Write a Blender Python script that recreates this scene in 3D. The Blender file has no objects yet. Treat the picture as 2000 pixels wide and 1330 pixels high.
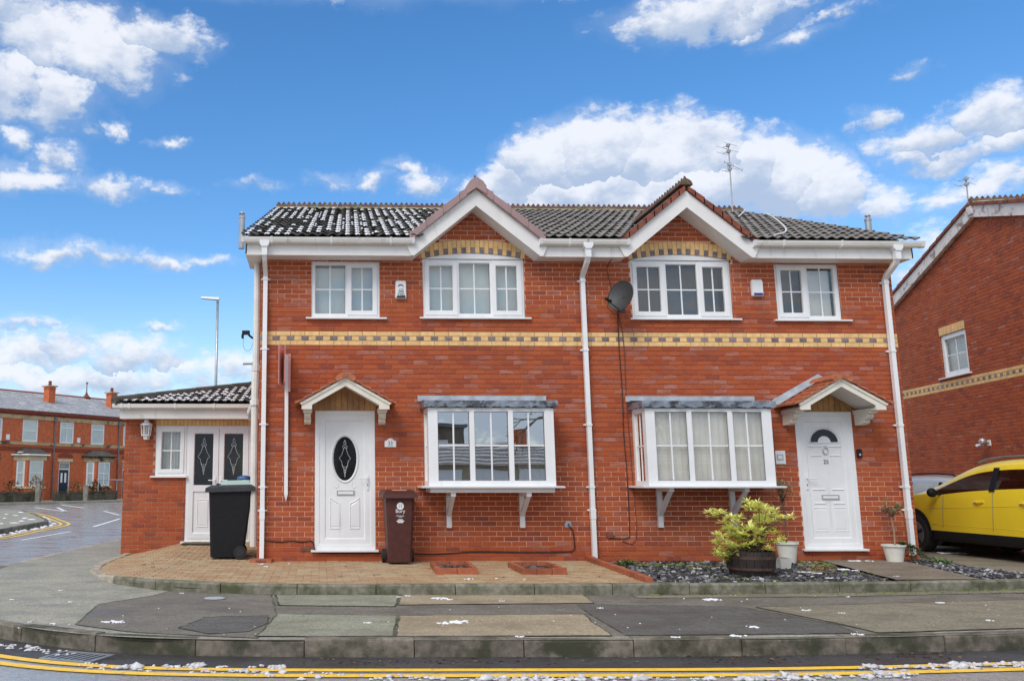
import bpy, math, random
from mathutils import Vector, Matrix, noise as mnoise
rnd = random.Random(7)
S = bpy.context.scene
COL = S.collection
R = math.radians
PI = math.pi

# ------------------------------------------------------------------ camera
cam = bpy.data.cameras.new('camera')
cam_ob = bpy.data.objects.new('camera', cam)
COL.objects.link(cam_ob)
cam.sensor_width = 36.0
cam.lens = 1690 * 36 / 2000
cam.shift_x = (1000 - 667) / 2000
cam.clip_start, cam.clip_end = 0.05, 3000
cam_ob.location = (0, -13.4, 1.2)
cam_ob.rotation_euler = (R(90 + 9.17), 0, R(-1.44))
S.camera = cam_ob

# ------------------------------------------------------------------ exposure
S.view_settings.view_transform = 'Standard'
S.view_settings.look = 'None'
S.view_settings.gamma = 1.0
S.view_settings.use_curve_mapping = False
S.view_settings.exposure = 0.50

# ------------------------------------------------------------------ world
W = bpy.data.worlds.new('World')
S.world = W
W.use_nodes = True
wt = W.node_tree
wt.nodes.clear()
SUN_EL, SUN_AZ = R(46), R(216)      # azimuth clockwise from +Y (behind the camera, a little to the left)

def N(t, typ, **kw):
    n = t.nodes.new(typ)
    for k, v in kw.items():
        if k.startswith('i_'):
            n.inputs[k[2:].replace('_', ' ')].default_value = v
        elif k.startswith('n_'):
            n.inputs[int(k[2:])].default_value = v
        else:
            setattr(n, k, v)
    return n

def M(t, op, a, b=None, c=None, clamp=False):
    n = t.nodes.new('ShaderNodeMath')
    n.operation = op
    n.use_clamp = clamp
    for i, x in enumerate((a, b, c)):
        if x is None:
            continue
        if isinstance(x, (int, float)):
            n.inputs[i].default_value = x
        else:
            t.links.new(x, n.inputs[i])
    return n.outputs[0]

def smooth(t, x, lo, hi):
    n = t.nodes.new('ShaderNodeMapRange')
    n.interpolation_type = 'SMOOTHSTEP'
    n.inputs[1].default_value = lo
    n.inputs[2].default_value = hi
    t.links.new(x, n.inputs[0])
    return n.outputs[0]

def mixc(t, f, a, b, blend='MIX'):
    n = t.nodes.new('ShaderNodeMix')
    n.data_type = 'RGBA'
    n.blend_type = blend
    if isinstance(f, (int, float)):
        n.inputs[0].default_value = f
    else:
        t.links.new(f, n.inputs[0])
    for i, x in ((6, a), (7, b)):
        if isinstance(x, (tuple, list)):
            n.inputs[i].default_value = (*x[:3], 1)
        else:
            t.links.new(x, n.inputs[i])
    return n.outputs[2]

sky = N(wt, 'ShaderNodeTexSky')
sky.sky_type = 'NISHITA'
sky.sun_disc = False
sky.sun_elevation = SUN_EL
sky.sun_rotation = SUN_AZ
sky.altitude = 0
sky.air_density = 1.0
sky.dust_density = 0.6
sky.ozone_density = 2.0
tc = N(wt, 'ShaderNodeTexCoord')
sep = N(wt, 'ShaderNodeSeparateXYZ')
wt.links.new(tc.outputs['Generated'], sep.inputs[0])
wx, wy, wz = sep.outputs

def wnoise(scale, detail=6, rough=0.55, off=0.0, sz=1.0):
    mp = N(wt, 'ShaderNodeMapping')
    mp.inputs['Location'].default_value = (off, off * 1.7, off * .3)
    mp.inputs['Scale'].default_value = (scale, scale, scale * sz)
    wt.links.new(tc.outputs['Generated'], mp.inputs[0])
    n = N(wt, 'ShaderNodeTexNoise')
    n.inputs['Scale'].default_value = 1
    n.inputs['Detail'].default_value = detail
    n.inputs['Roughness'].default_value = rough
    wt.links.new(mp.outputs[0], n.inputs['Vector'])
    return n.outputs['Fac']

n_fine = wnoise(26, 10, .62, 3.1, 1.6)
n_wisp = wnoise(60, 6, .6, 17.1, 2.2)
n_mid = wnoise(9, 5, .5, 7.7, 1.4)
n_warp = wnoise(22, 5, .6, 12.3)
n_warp2 = wnoise(22, 5, .6, 21.9)
az = M(wt, 'ADD', M(wt, 'ARCTAN2', wx, wy), M(wt, 'MULTIPLY', M(wt, 'SUBTRACT', n_warp, .5), .085))
el = M(wt, 'ADD', M(wt, 'ARCSINE', wz), M(wt, 'MULTIPLY', M(wt, 'SUBTRACT', n_warp2, .5), .05))
# cloud banks: azimuth, elevation, half width, half height (radians), weight
CL = [(-0.338, 0.476, 0.077, 0.044, 1.0), (-0.268, 0.465, 0.077, 0.041, 1.0), (-0.198, 0.486, 0.065, 0.022, 1.0), (-0.311, 0.412, 0.05, 0.041, 1.0), (-0.355, 0.488, 0.071, 0.036, 1.0), (-0.358, 0.364, 0.018, 0.012, 0.8), (-0.305, 0.349, 0.027, 0.017, 0.8), (-0.242, 0.385, 0.012, 0.008, 0.7), (-0.334, 0.324, 0.053, 0.013, 0.9), (-0.256, 0.326, 0.036, 0.012, 0.8), (-0.192, 0.328, 0.036, 0.006, 0.5), (-0.224, 0.472, 0.015, 0.018, 0.7), (-0.368, 0.425, 0.047, 0.041, 1.0), (0.008, 0.344, 0.024, 0.008, 0.6), (0.058, 0.341, 0.024, 0.008, 0.65), (0.101, 0.355, 0.021, 0.008, 0.7), (0.132, 0.34, 0.03, 0.014, 0.8), (-0.078, 0.337, 0.024, 0.006, 0.5), (-0.182, 0.378, 0.012, 0.004, 0.5), (0.452, 0.482, 0.095, 0.025, 1.0), (0.408, 0.478, 0.036, 0.015, 0.9), (0.504, 0.474, 0.065, 0.021, 0.9), (0.495, 0.454, 0.014, 0.007, 0.7), (0.536, 0.442, 0.03, 0.009, 0.65), (0.571, 0.454, 0.036, 0.005, 0.5), (0.258, 0.347, 0.053, 0.036, 1.0), (0.328, 0.357, 0.065, 0.038, 1.1), (0.394, 0.344, 0.071, 0.044, 1.1), (0.442, 0.343, 0.041, 0.036, 1.0), (0.476, 0.317, 0.053, 0.036, 1.0), (0.52, 0.303, 0.053, 0.036, 1.05), (0.557, 0.29, 0.036, 0.033, 1.0), (0.228, 0.327, 0.047, 0.03, 0.9), (0.37, 0.309, 0.178, 0.03, 1.0), (0.604, 0.269, 0.03, 0.018, 0.7), (0.606, 0.344, 0.019, 0.011, 0.8), (0.705, 0.33, 0.041, 0.024, 1.0), (0.66, 0.317, 0.059, 0.021, 0.9), (0.679, 0.301, 0.059, 0.013, 0.8), (0.638, 0.305, 0.03, 0.012, 0.7), (0.637, 0.384, 0.017, 0.005, 0.5), (0.699, 0.271, 0.047, 0.015, 0.75), (0.667, 0.263, 0.036, 0.012, 0.6), (0.714, 0.307, 0.036, 0.018, 0.9), (-0.302, 0.246, 0.044, 0.012, 0.75), (-0.252, 0.249, 0.065, 0.011, 0.7), (-0.183, 0.246, 0.065, 0.008, 0.6), (-0.333, 0.171, 0.027, 0.007, 0.65), (-0.181, 0.174, 0.017, 0.004, 0.4), (-0.323, 0.137, 0.047, 0.027, 0.9), (-0.297, 0.144, 0.041, 0.024, 0.9), (-0.225, 0.138, 0.047, 0.024, 0.85), (-0.191, 0.136, 0.036, 0.024, 0.8), (-0.262, 0.111, 0.118, 0.024, 0.75), (-0.133, 0.117, 0.077, 0.024, 0.6), (-0.322, 0.109, 0.071, 0.024, 0.7), (-0.092, 0.124, 0.041, 0.021, 0.6), (0.627, 0.194, 0.047, 0.036, 0.5)]
field = None
low = None
for a, e, ra, re, w in CL:
    if .2 < a < .6 and .28 < e < .37 and w >= .9: w *= 1.8          # the big solid cumulus
    elif w >= 1: w *= 1.12
    if .2 < a < .6 and .28 < e < .37 and w > 1.5: ra, re = ra * 1.08, re * 1.12
    da = M(wt, 'MULTIPLY', M(wt, 'SUBTRACT', az, a), 1 / (ra * 1.15))
    de = M(wt, 'MULTIPLY', M(wt, 'SUBTRACT', el, e), 1 / (re * 1.15))
    d2 = M(wt, 'ADD', M(wt, 'MULTIPLY', da, da), M(wt, 'MULTIPLY', de, de))
    v = M(wt, 'MULTIPLY', M(wt, 'SUBTRACT', 1.0, M(wt, 'SQRT', d2)), w)
    if field is None:
        field, low = v, de
    else:
        g_ = M(wt, 'GREATER_THAN', v, field)
        low = M(wt, 'ADD', low, M(wt, 'MULTIPLY', g_, M(wt, 'SUBTRACT', de, low)))
        field = M(wt, 'MAXIMUM', field, v)
field = M(wt, 'MAXIMUM', field, -1.0)
# the unseen rest of the sky: broken cloud, made denser to whiten the light
n_big = wnoise(3.2, 7, .55, 5.5, 2.2)
away = smooth(wt, M(wt, 'MAXIMUM', M(wt, 'ABSOLUTE', M(wt, 'SUBTRACT', M(wt, 'ARCTAN2', wx, wy), .2)), M(wt, 'ADD', M(wt, 'ARCSINE', wz), .35)), .7, .95)
generic = M(wt, 'ADD', M(wt, 'MULTIPLY', M(wt, 'SUBTRACT', n_big, .34), 3.0), M(wt, 'MULTIPLY', M(wt, 'SUBTRACT', away, 1.0), 4.0))
field = M(wt, 'MAXIMUM', field, generic)
dens = M(wt, 'ADD', M(wt, 'ADD', field, M(wt, 'MULTIPLY', M(wt, 'SUBTRACT', n_fine, .5), 2.0)), M(wt, 'MULTIPLY', M(wt, 'SUBTRACT', n_wisp, .5), .7))
alpha = smooth(wt, dens, -.12, .62)
veil = M(wt, 'MULTIPLY', smooth(wt, M(wt, 'ADD', field, M(wt, 'MULTIPLY', M(wt, 'SUBTRACT', n_mid, .5), .8)), -.4, .5), .28)
alpha = M(wt, 'MAXIMUM', alpha, veil)
alpha = M(wt, 'MULTIPLY', alpha, .93)
body = smooth(wt, M(wt, 'ADD', M(wt, 'MULTIPLY', low, -1.0), M(wt, 'ADD', M(wt, 'MULTIPLY', M(wt, 'SUBTRACT', n_fine, .5), -2.2), M(wt, 'MULTIPLY', M(wt, 'SUBTRACT', n_mid, .5), -2.6))), -.45, .70)
ccol = mixc(wt, body, (.70, .72, .77), (.36, .44, .58))
hs = N(wt, 'ShaderNodeHueSaturation')
hs.inputs['Saturation'].default_value = 1.30
hs.inputs['Value'].default_value = 1.0
wt.links.new(sky.outputs[0], hs.inputs['Color'])
skyc = mixc(wt, 1.0, hs.outputs[0], (.132, .134, .138), 'MULTIPLY')
CLOUD_GAIN = 0.93
haze_f = M(wt, 'MULTIPLY', M(wt, 'SUBTRACT', 1.0, smooth(wt, wz, -.02, .26)), .42)
skyc = mixc(wt, haze_f, skyc, (.50, .60, .74))
cl = mixc(wt, 1.0, ccol, (CLOUD_GAIN,) * 3, 'MULTIPLY')
final = mixc(wt, alpha, skyc, cl)
bg = N(wt, 'ShaderNodeBackground')
bg.inputs['Strength'].default_value = 1.0
wt.links.new(final, bg.inputs['Color'])
wo = N(wt, 'ShaderNodeOutputWorld')
wt.links.new(bg.outputs[0], wo.inputs[0])

# ------------------------------------------------------------------ sun (thin overcast over the street: soft)
sl = bpy.data.lights.new('sun', 'SUN')
sl.energy = 1.35
sl.angle = R(28)
sl.color = (1, .95, .88)
so = bpy.data.objects.new('sun', sl)
COL.objects.link(so)
so.location = (-8, -30, 40)
sd = Vector((math.sin(SUN_AZ) * math.cos(SUN_EL), math.cos(SUN_AZ) * math.cos(SUN_EL), math.sin(SUN_EL)))
so.rotation_euler = (-sd).to_track_quat('-Z', 'Y').to_euler()

# ------------------------------------------------------------------ mesh helpers
BASE = {}

class MB:
    def __init__(s):
        s.v, s.f, s.m, s.t = [], [], [], []

    def add(s, vs, fs, m=0, t=.5):
        o = len(s.v)
        s.v += [tuple(v) for v in vs]
        for f in fs:
            s.f.append(tuple(i + o for i in f))
            s.m.append(m)
            s.t.append(t)

    def quad(s, a, b, c, d, m=0, t=.5):
        s.add([a, b, c, d], [(0, 1, 2, 3)], m, t)

    def box(s, x0, x1, y0, y1, z0, z1, m=0, t=.5):
        s.add([(x0, y0, z0), (x1, y0, z0), (x1, y1, z0), (x0, y1, z0), (x0, y0, z1), (x1, y0, z1), (x1, y1, z1), (x0, y1, z1)],
              [(0, 3, 2, 1), (4, 5, 6, 7), (0, 1, 5, 4), (1, 2, 6, 5), (2, 3, 7, 6), (3, 0, 4, 7)], m, t)

    def prism(s, poly, ax, c0, c1, m=0, t=.5):
        """extrude a 2-D polygon along axis ax ('x': poly=(y,z), 'y': (x,z), 'z': (x,y))"""
        def P(p, c):
            return (c, p[0], p[1]) if ax == 'x' else ((p[0], c, p[1]) if ax == 'y' else (p[0], p[1], c))
        n = len(poly)
        s.add([P(p, c0) for p in poly] + [P(p, c1) for p in poly],
              [tuple(range(n))[::-1], tuple(range(n, 2 * n))] + [(i, (i + 1) % n, n + (i + 1) % n, n + i) for i in range(n)], m, t)

    def tube(s, path, r, n=6, m=0, t=.5, cap=True, rot=0.0):
        path = [Vector(p) for p in path]
        rs = r if isinstance(r, (list, tuple)) else [r] * len(path)
        rings = []
        ref = None
        for i, p in enumerate(path):
            d = (path[min(i + 1, len(path) - 1)] - path[max(i - 1, 0)]).normalized()
            if ref is None:
                ref = Vector((0, 0, 1)) if abs(d.z) < .9 else Vector((0, 1, 0))
            u = d.cross(ref)
            if u.length < 1e-4:
                u = d.orthogonal()
            u.normalize()
            w = u.cross(d).normalized()
            ref = w if abs(d.z) < .9 or True else ref
            rings.append([p + (u * math.cos(2 * PI * k / n + rot) + w * math.sin(2 * PI * k / n + rot)) * rs[i] for k in range(n)])
        vs = [v for rg in rings for v in rg]
        fs = []
        for i in range(len(path) - 1):
            for k in range(n):
                fs.append((i * n + k, i * n + (k + 1) % n, (i + 1) * n + (k + 1) % n, (i + 1) * n + k))
        if cap:
            fs.append(tuple(range(n))[::-1])
            fs.append(tuple(range((len(path) - 1) * n, len(path) * n)))
        s.add(vs, fs, m, t)

    def lathe(s, prof, c=(0, 0, 0), n=20, m=0, t=.5):
        vs, fs = [], []
        for r, z in prof:
            for k in range(n):
                a = 2 * PI * k / n
                vs.append((c[0] + r * math.cos(a), c[1] + r * math.sin(a), c[2] + z))
        for i in range(len(prof) - 1):
            for k in range(n):
                fs.append((i * n + k, i * n + (k + 1) % n, (i + 1) * n + (k + 1) % n, (i + 1) * n + k))
        fs.append(tuple(range(n))[::-1])
        fs.append(tuple(range((len(prof) - 1) * n, len(prof) * n)))
        s.add(vs, fs, m, t)

    def lump(s, c, rx, ry, rz, rr, nu=7, nv=4, m=0, t=.5, amp=.35):
        vs, fs = [], []
        ph = rr.random() * 50
        for j in range(nv + 1):
            th = PI * j / nv
            for i in range(nu):
                a = 2 * PI * i / nu
                k = 1 + amp * (mnoise.noise(Vector((math.cos(a) * math.sin(th) * 1.3 + ph, math.sin(a) * math.sin(th) * 1.3, math.cos(th) * 1.3))) * 1.6)
                vs.append((c[0] + rx * k * math.sin(th) * math.cos(a), c[1] + ry * k * math.sin(th) * math.sin(a), c[2] + rz * k * math.cos(th)))
        for j in range(nv):
            for i in range(nu):
                fs.append((j * nu + i, (j + 1) * nu + i, (j + 1) * nu + (i + 1) % nu, j * nu + (i + 1) % nu))
        s.add(vs, fs, m, t)

    def mesh(s, name, mats, smooth=False, off=(0, 0, 0)):
        me = bpy.data.meshes.new(name)
        ox, oy, oz = off
        me.from_pydata([(x - ox, y - oy, z - oz) for x, y, z in s.v], [], s.f)
        for mt in (mats if isinstance(mats, (list, tuple)) else [mats]):
            me.materials.append(mt)
        me.polygons.foreach_set('material_index', s.m)
        if smooth:
            me.polygons.foreach_set('use_smooth', [True] * len(s.f))
        at = me.attributes.new('tint', 'FLOAT', 'FACE')
        at.data.foreach_set('value', s.t)
        me.update()
        return me

    def build(s, name, mats, parent=None, smooth=False, label=None, kind=None, cat=None, group=None):
        off = BASE.get(parent.name, (0, 0, 0)) if parent else (0, 0, 0)
        me = s.mesh(name, mats, smooth, off)
        o = bpy.data.objects.new(name, me)
        COL.objects.link(o)
        if parent:
            o.parent = parent
        BASE[o.name] = off
        props(o, label, cat, group, kind)
        return o

def props(o, label=None, cat=None, group=None, kind=None):
    if label: o['label'] = label
    if cat: o['category'] = cat
    if group: o['group'] = group
    if kind: o['kind'] = kind

def thing(name, label, cat, loc=(0, 0, 0), rz=0.0, group=None):
    """an Empty at the thing's base; parts are given in world coordinates unless the thing is turned (then local)"""
    o = bpy.data.objects.new(name, None)
    o.empty_display_size = .2
    COL.objects.link(o)
    o.location = loc
    o.rotation_euler = (0, 0, rz)
    BASE[o.name] = tuple(loc) if rz == 0 else (0, 0, 0)
    props(o, label, cat, group)
    return o

def inst(name, me, parent, loc, rot=(0, 0, 0), scale=None):
    o = bpy.data.objects.new(name, me)
    COL.objects.link(o)
    b = BASE.get(parent.name, (0, 0, 0)) if parent else (0, 0, 0)
    o.parent = parent
    o.location = (loc[0] - b[0], loc[1] - b[1], loc[2] - b[2])
    o.rotation_euler = rot
    if scale: o.scale = scale
    return o

def text(name, body, size, loc, rot, m, parent=None, depth=.002, align='CENTER', sx=1.0):
    cu = bpy.data.curves.new(name, 'FONT')
    cu.body = body
    cu.size = size
    cu.extrude = depth
    cu.align_x = align
    cu.align_y = 'CENTER'
    tmp = bpy.data.objects.new('tmp', cu)
    COL.objects.link(tmp)
    dg = bpy.context.evaluated_depsgraph_get()
    me = bpy.data.meshes.new_from_object(tmp.evaluated_get(dg))
    bpy.data.objects.remove(tmp)
    me.name = name
    me.materials.clear()
    me.materials.append(m)
    o = inst(name, me, parent, loc, rot)
    o.scale = (sx, 1, 1)
    BASE[o.name] = BASE.get(parent.name, (0, 0, 0))
    return o

# ------------------------------------------------------------------ materials
def newmat(name):
    m = bpy.data.materials.new(name)
    m.use_nodes = True
    t = m.node_tree
    b = t.nodes['Principled BSDF']
    return m, t, b

def tnoise(t, scale=(1, 1, 1), detail=4, rough=.55, off=0.0, obj=False):
    if obj:
        src = N(t, 'ShaderNodeTexCoord').outputs['Object']
    else:
        src = N(t, 'ShaderNodeNewGeometry').outputs['Position']
    mp = N(t, 'ShaderNodeMapping')
    mp.inputs['Scale'].default_value = scale
    mp.inputs['Location'].default_value = (off, off, off)
    t.links.new(src, mp.inputs[0])
    n = N(t, 'ShaderNodeTexNoise')
    n.inputs['Scale'].default_value = 1
    n.inputs['Detail'].default_value = detail
    n.inputs['Roughness'].default_value = rough
    t.links.new(mp.outputs[0], n.inputs['Vector'])
    return n.outputs['Fac']

def tint_out(t):
    a = N(t, 'ShaderNodeAttribute')
    a.attribute_name = 'tint'
    return a.outputs['Fac']

def bump(t, b, h, strength=.3, dist=.004):
    n = N(t, 'ShaderNodeBump')
    n.inputs['Strength'].default_value = strength
    n.inputs['Distance'].default_value = dist
    t.links.new(h, n.inputs['Height'])
    t.links.new(n.outputs[0], b.inputs['Normal'])

def ramp(t, x, stops):
    n = N(t, 'ShaderNodeValToRGB')
    cr = n.color_ramp
    while len(cr.elements) < len(stops):
        cr.elements.new(.5)
    for e, (p, c) in zip(cr.elements, stops):
        e.position = p
        e.color = (*c, 1)
    t.links.new(x, n.inputs[0])
    return n.outputs[0]

def pbr(name, col, rough=.5, var=.12, scale=6.0, metal=0.0, bumps=0.0, bscale=60.0, dirt=None, dscale=2.0, dlo=.55, dhi=.75, spec=.5, tintvar=0.0, sz=1.0, dsz=1.0):
    m, t, b = newmat(name)
    n = tnoise(t, (scale, scale, scale * sz), 5)
    lo = tuple(max(0, c * (1 - var)) for c in col)
    hi = tuple(min(1, c * (1 + var)) for c in col)
    c = mixc(t, smooth(t, n, .3, .7), lo, hi)
    if tintvar:
        tv = M(t, 'ADD', M(t, 'MULTIPLY', M(t, 'SUBTRACT', tint_out(t), .5), 2 * tintvar), 1.0)
        cmb = N(t, 'ShaderNodeCombineXYZ')
        for i in range(3): t.links.new(tv, cmb.inputs[i])
        c = mixc(t, 1.0, c, cmb.outputs[0], 'MULTIPLY')
    if dirt:
        dn = tnoise(t, (dscale, dscale, dscale * dsz), 6, .65, 9.0)
        c = mixc(t, smooth(t, dn, dlo, dhi), c, dirt)
    t.links.new(c, b.inputs['Base Color'])
    b.inputs['Roughness'].default_value = rough
    b.inputs['Metallic'].default_value = metal
    b.inputs['Specular IOR Level'].default_value = spec
    if bumps:
        bump(t, b, tnoise(t, (bscale, bscale, bscale), 4), bumps)
    return m

def brick_mat(name, ramp_stops, bloom=(.50, .27, .23), bl=.5, warm=.35):
    m, t, b = newmat(name)
    tn = tint_out(t)
    c = ramp(t, tn, ramp_stops)
    n = tnoise(t, (9, 9, 22), 5, .6)
    c = mixc(t, M(t, 'MULTIPLY', smooth(t, n, .35, .75), warm), c, (.47, .125, .055))
    n2 = tnoise(t, (5, 5, 26), 4, .6, 4.0)
    # kiln bloom on the bricks whose tint is above .8
    f = M(t, 'MULTIPLY', smooth(t, tn, .8, .95), smooth(t, n2, .38, .62))
    c = mixc(t, M(t, 'MULTIPLY', f, bl), c, bloom)
    st_ = tnoise(t, (3.2, 3.2, .45), 5, .6, 6.0)
    c = mixc(t, M(t, 'MULTIPLY', smooth(t, st_, .5, .78), .38), c, (.20, .062, .038))
    bg_ = tnoise(t, (1.0, 1.0, 1.3), 4, .6, 14.0)
    c = mixc(t, M(t, 'MULTIPLY', smooth(t, bg_, .5, .75), .22), c, (.52, .19, .10))
    n3 = tnoise(t, (60, 60, 60), 3, .6, 2.0)
    c = mixc(t, M(t, 'MULTIPLY', smooth(t, n3, .55, .8), .3), c, (.16, .05, .035))
    t.links.new(c, b.inputs['Base Color'])
    b.inputs['Roughness'].default_value = .8
    b.inputs['Specular IOR Level'].default_value = .25
    bump(t, b, tnoise(t, (90, 90, 140), 4), .35, .004)
    return m

MAT = {}
MAT['brick'] = brick_mat('red_brick', [(0, (.41, .092, .033)), (.25, (.45, .105, .037)), (.5, (.38, .080, .031)), (.68, (.34, .072, .033)), (.78, (.26, .065, .042)), (.9, (.38, .105, .058))])
MAT['old_brick'] = brick_mat('orange_red_brick', [(0, (.42, .075, .024)), (.5, (.38, .07, .026)), (1, (.34, .06, .026))], bl=.2)
MAT['yellow_brick'] = pbr('buff_brick', (.80, .52, .23), .8, .12, 12, bumps=.3, tintvar=.10, dirt=(.62, .36, .14), dscale=9, dlo=.55, dhi=.9)
MAT['blue_brick'] = pbr('blue_brick', (.20, .185, .20), .7, .25, 14, bumps=.3, tintvar=.25)

def mortar_mat():
    m, t, b = newmat('mortar')
    n = tnoise(t, (1.1, 1.1, 1.6), 5, .6, 2.0)
    g = N(t, 'ShaderNodeNewGeometry')
    sp = N(t, 'ShaderNodeSeparateXYZ')
    t.links.new(g.outputs['Position'], sp.inputs[0])
    # the lower lifts and the top lifts were pointed with a paler mix than the middle
    lift = M(t, 'SUBTRACT', 1.0, M(t, 'MULTIPLY', smooth(t, sp.outputs[2], 1.25, 1.75), M(t, 'SUBTRACT', 1.0, smooth(t, sp.outputs[2], 3.6, 4.2))))
    f = smooth(t, M(t, 'ADD', M(t, 'MULTIPLY', lift, .42), M(t, 'MULTIPLY', n, .8)), .45, .85)
    c = mixc(t, f, (.42, .14, .075), (.84, .46, .30))
    low = M(t, 'SUBTRACT', 1.0, smooth(t, M(t, 'ADD', sp.outputs[2], M(t, 'MULTIPLY', M(t, 'SUBTRACT', n, .5), .35)), .12, .34))
    c = mixc(t, M(t, 'MULTIPLY', low, .8), c, (.40, .085, .032))
    t.links.new(c, b.inputs['Base Color'])
    b.inputs['Roughness'].default_value = .9
    bump(t, b, tnoise(t, (120, 120, 120), 3), .4, .003)
    return m
MAT['mortar'] = mortar_mat()
MAT['mortar2'] = pbr('grey_mortar', (.50, .26, .16), .9, .25, 5, bumps=.3)
MAT['buff_mortar'] = pbr('buff_mortar', (.46, .25, .12), .9, .2, 8, bumps=.3)

MAT['upvc'] = pbr('white_plastic', (.83, .835, .835), .32, .03, 3, dirt=(.66, .64, .60), dscale=7, dlo=.56, dhi=.85, dsz=.12)
MAT['upvc_old'] = pbr('weathered_white_plastic', (.76, .74, .69), .42, .06, 2, dirt=(.36, .31, .24), dscale=5.0, dlo=.55, dhi=.85, sz=3, dsz=.5)
MAT['board'] = pbr('painted_board', (.80, .78, .75), .45, .05, 2, dirt=(.50, .44, .38), dscale=7.0, dlo=.56, dhi=.9, dsz=.25)
MAT['cream'] = pbr('cream_board', (.80, .75, .64), .45, .05, 3, dirt=(.45, .40, .30), dscale=5, dlo=.6, dhi=.9)
MAT['soffit'] = pbr('soffit_board', (.78, .77, .74), .5, .05, 3)
MAT['gasket'] = pbr('grey_gasket', (.16, .16, .17), .6, .1)
MAT['dark'] = pbr('dark_interior', (.02, .02, .022), .9, .2)  # near-black stands for the shade inside rooms, wheel wells and the drain
MAT['blind'] = pbr('pale_blind', (.84, .87, .84), .8, .06, 1.2)
MAT['net'] = pbr('net_curtain', (.90, .87, .80), .85, .08, 5.0, sz=.5)
MAT['curtain'] = pbr('cream_curtain', (.70, .68, .58), .85, .10, 3)
MAT['dim_room'] = pbr('dim_room_grey', (.15, .18, .21), .85, .15, 1.5)  # grey-blue colour stands for the unlit room behind the glass

def glass_mat(name, refl=.2, tint=(.9, .95, .95), rough=.01, wob=.0):
    m, t, b = newmat(name)
    t.nodes.remove(b)
    out = [n for n in t.nodes if n.type == 'OUTPUT_MATERIAL'][0]
    tr = N(t, 'ShaderNodeBsdfTransparent'); tr.inputs[0].default_value = (*tint, 1)
    gl = N(t, 'ShaderNodeBsdfGlossy'); gl.inputs['Roughness'].default_value = rough
    gl.inputs['Color'].default_value = (1.0, .98, .94, 1)
    fr = N(t, 'ShaderNodeLayerWeight'); fr.inputs['Blend'].default_value = .35
    f = M(t, 'ADD', M(t, 'MULTIPLY', fr.outputs['Fresnel'], .6), refl, clamp=True)
    if wob:
        bn = N(t, 'ShaderNodeBump'); bn.inputs['Strength'].default_value = wob; bn.inputs['Distance'].default_value = .02
        t.links.new(tnoise(t, (2.2, 2.2, 2.2), 1), bn.inputs['Height'])
        t.links.new(bn.outputs[0], gl.inputs['Normal'])
    mx = N(t, 'ShaderNodeMixShader')
    t.links.new(f, mx.inputs[0]); t.links.new(tr.outputs[0], mx.inputs[1]); t.links.new(gl.outputs[0], mx.inputs[2])
    t.links.new(mx.outputs[0], out.inputs[0])
    return m
MAT['glass'] = glass_mat('window_glass', .10)
MAT['glass_bay'] = glass_mat('reflective_window_glass', .58, (.8, .85, .85), .004, .035)
MAT['glass_net'] = glass_mat('net_window_glass', .08, (.98, .98, .97))
MAT['glass_dark'] = pbr('dark_glass', (.012, .014, .014), .06, .3, 20, spec=.5)
MAT['lead'] = pbr('lead_sheet', (.24, .27, .31), .42, .3, 5, metal=.35, bumps=.2, bscale=14, dirt=(.07, .075, .085), dscale=4.5, dlo=.5, dhi=.62)
MAT['lead_light'] = pbr('pale_lead', (.45, .49, .53), .5, .2, 6, metal=.2)
MAT['sash_bar'] = MAT['upvc']

def tile_mat(name, a, bcol, moss, mo):
    m, t, b = newmat(name)
    n = tnoise(t, (3, 3, 3), 5, .6)
    c = mixc(t, smooth(t, n, .3, .7), a, bcol)
    tv = tint_out(t)
    oi = N(t, 'ShaderNodeObjectInfo')
    c = mixc(t, M(t, 'MULTIPLY', oi.outputs['Random'], .35), c, tuple(x * .55 for x in a))
    n2 = tnoise(t, (14, 14, 14), 5, .7, 5)
    c = mixc(t, smooth(t, n2, mo, mo + .14), c, moss)
    n3 = tnoise(t, (40, 40, 40), 3, .7, 8)
    c = mixc(t, M(t, 'MULTIPLY', smooth(t, n3, .58, .72), .5), c, (.40, .39, .36))
    # nose of the tile: tint 0 = front edge, dark shade under the roll painted on
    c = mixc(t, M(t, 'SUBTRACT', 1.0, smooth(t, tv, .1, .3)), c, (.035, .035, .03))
    t.links.new(c, b.inputs['Base Color'])
    b.inputs['Roughness'].default_value = .85
    b.inputs['Specular IOR Level'].default_value = .25
    bump(t, b, tnoise(t, (70, 70, 70), 4), .4, .004)
    return m
MAT['tile'] = tile_mat('grey_concrete_tile', (.20, .18, .165), (.27, .245, .225), (.12, .13, .06), .66)
MAT['tile_mossy'] = tile_mat('mossy_dark_tile', (.085, .08, .07), (.13, .12, .105), (.10, .11, .04), .56)
MAT['ridge'] = pbr('ridge_clay', (.13, .065, .05), .85, .3, 8, bumps=.3, dirt=(.16, .17, .07), dscale=6, dlo=.5, dhi=.7)
MAT['ridge_mortar'] = pbr('ridge_mortar', (.42, .38, .28), .9, .2, 8, dirt=(.20, .21, .09), dscale=5, dlo=.45, dhi=.6)
MAT['mauve'] = pbr('mauve_verge_plastic', (.36, .235, .225), .45, .08, 3)
MAT['verge_red'] = pbr('red_verge_clay', (.25, .07, .04), .8, .25, 10, bumps=.3, dirt=(.08, .05, .04), dscale=7, dlo=.5, dhi=.7)
MAT['canopy_tile'] = pbr('terracotta_tile', (.43, .14, .065), .75, .22, 12, bumps=.25, dirt=(.13, .06, .045), dscale=8, dlo=.52, dhi=.75)
MAT['timber'] = pbr('varnished_timber', (.42, .22, .075), .45, .25, 3, dirt=(.25, .11, .04), dscale=6, dlo=.5, dhi=.7, tintvar=.15)
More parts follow.
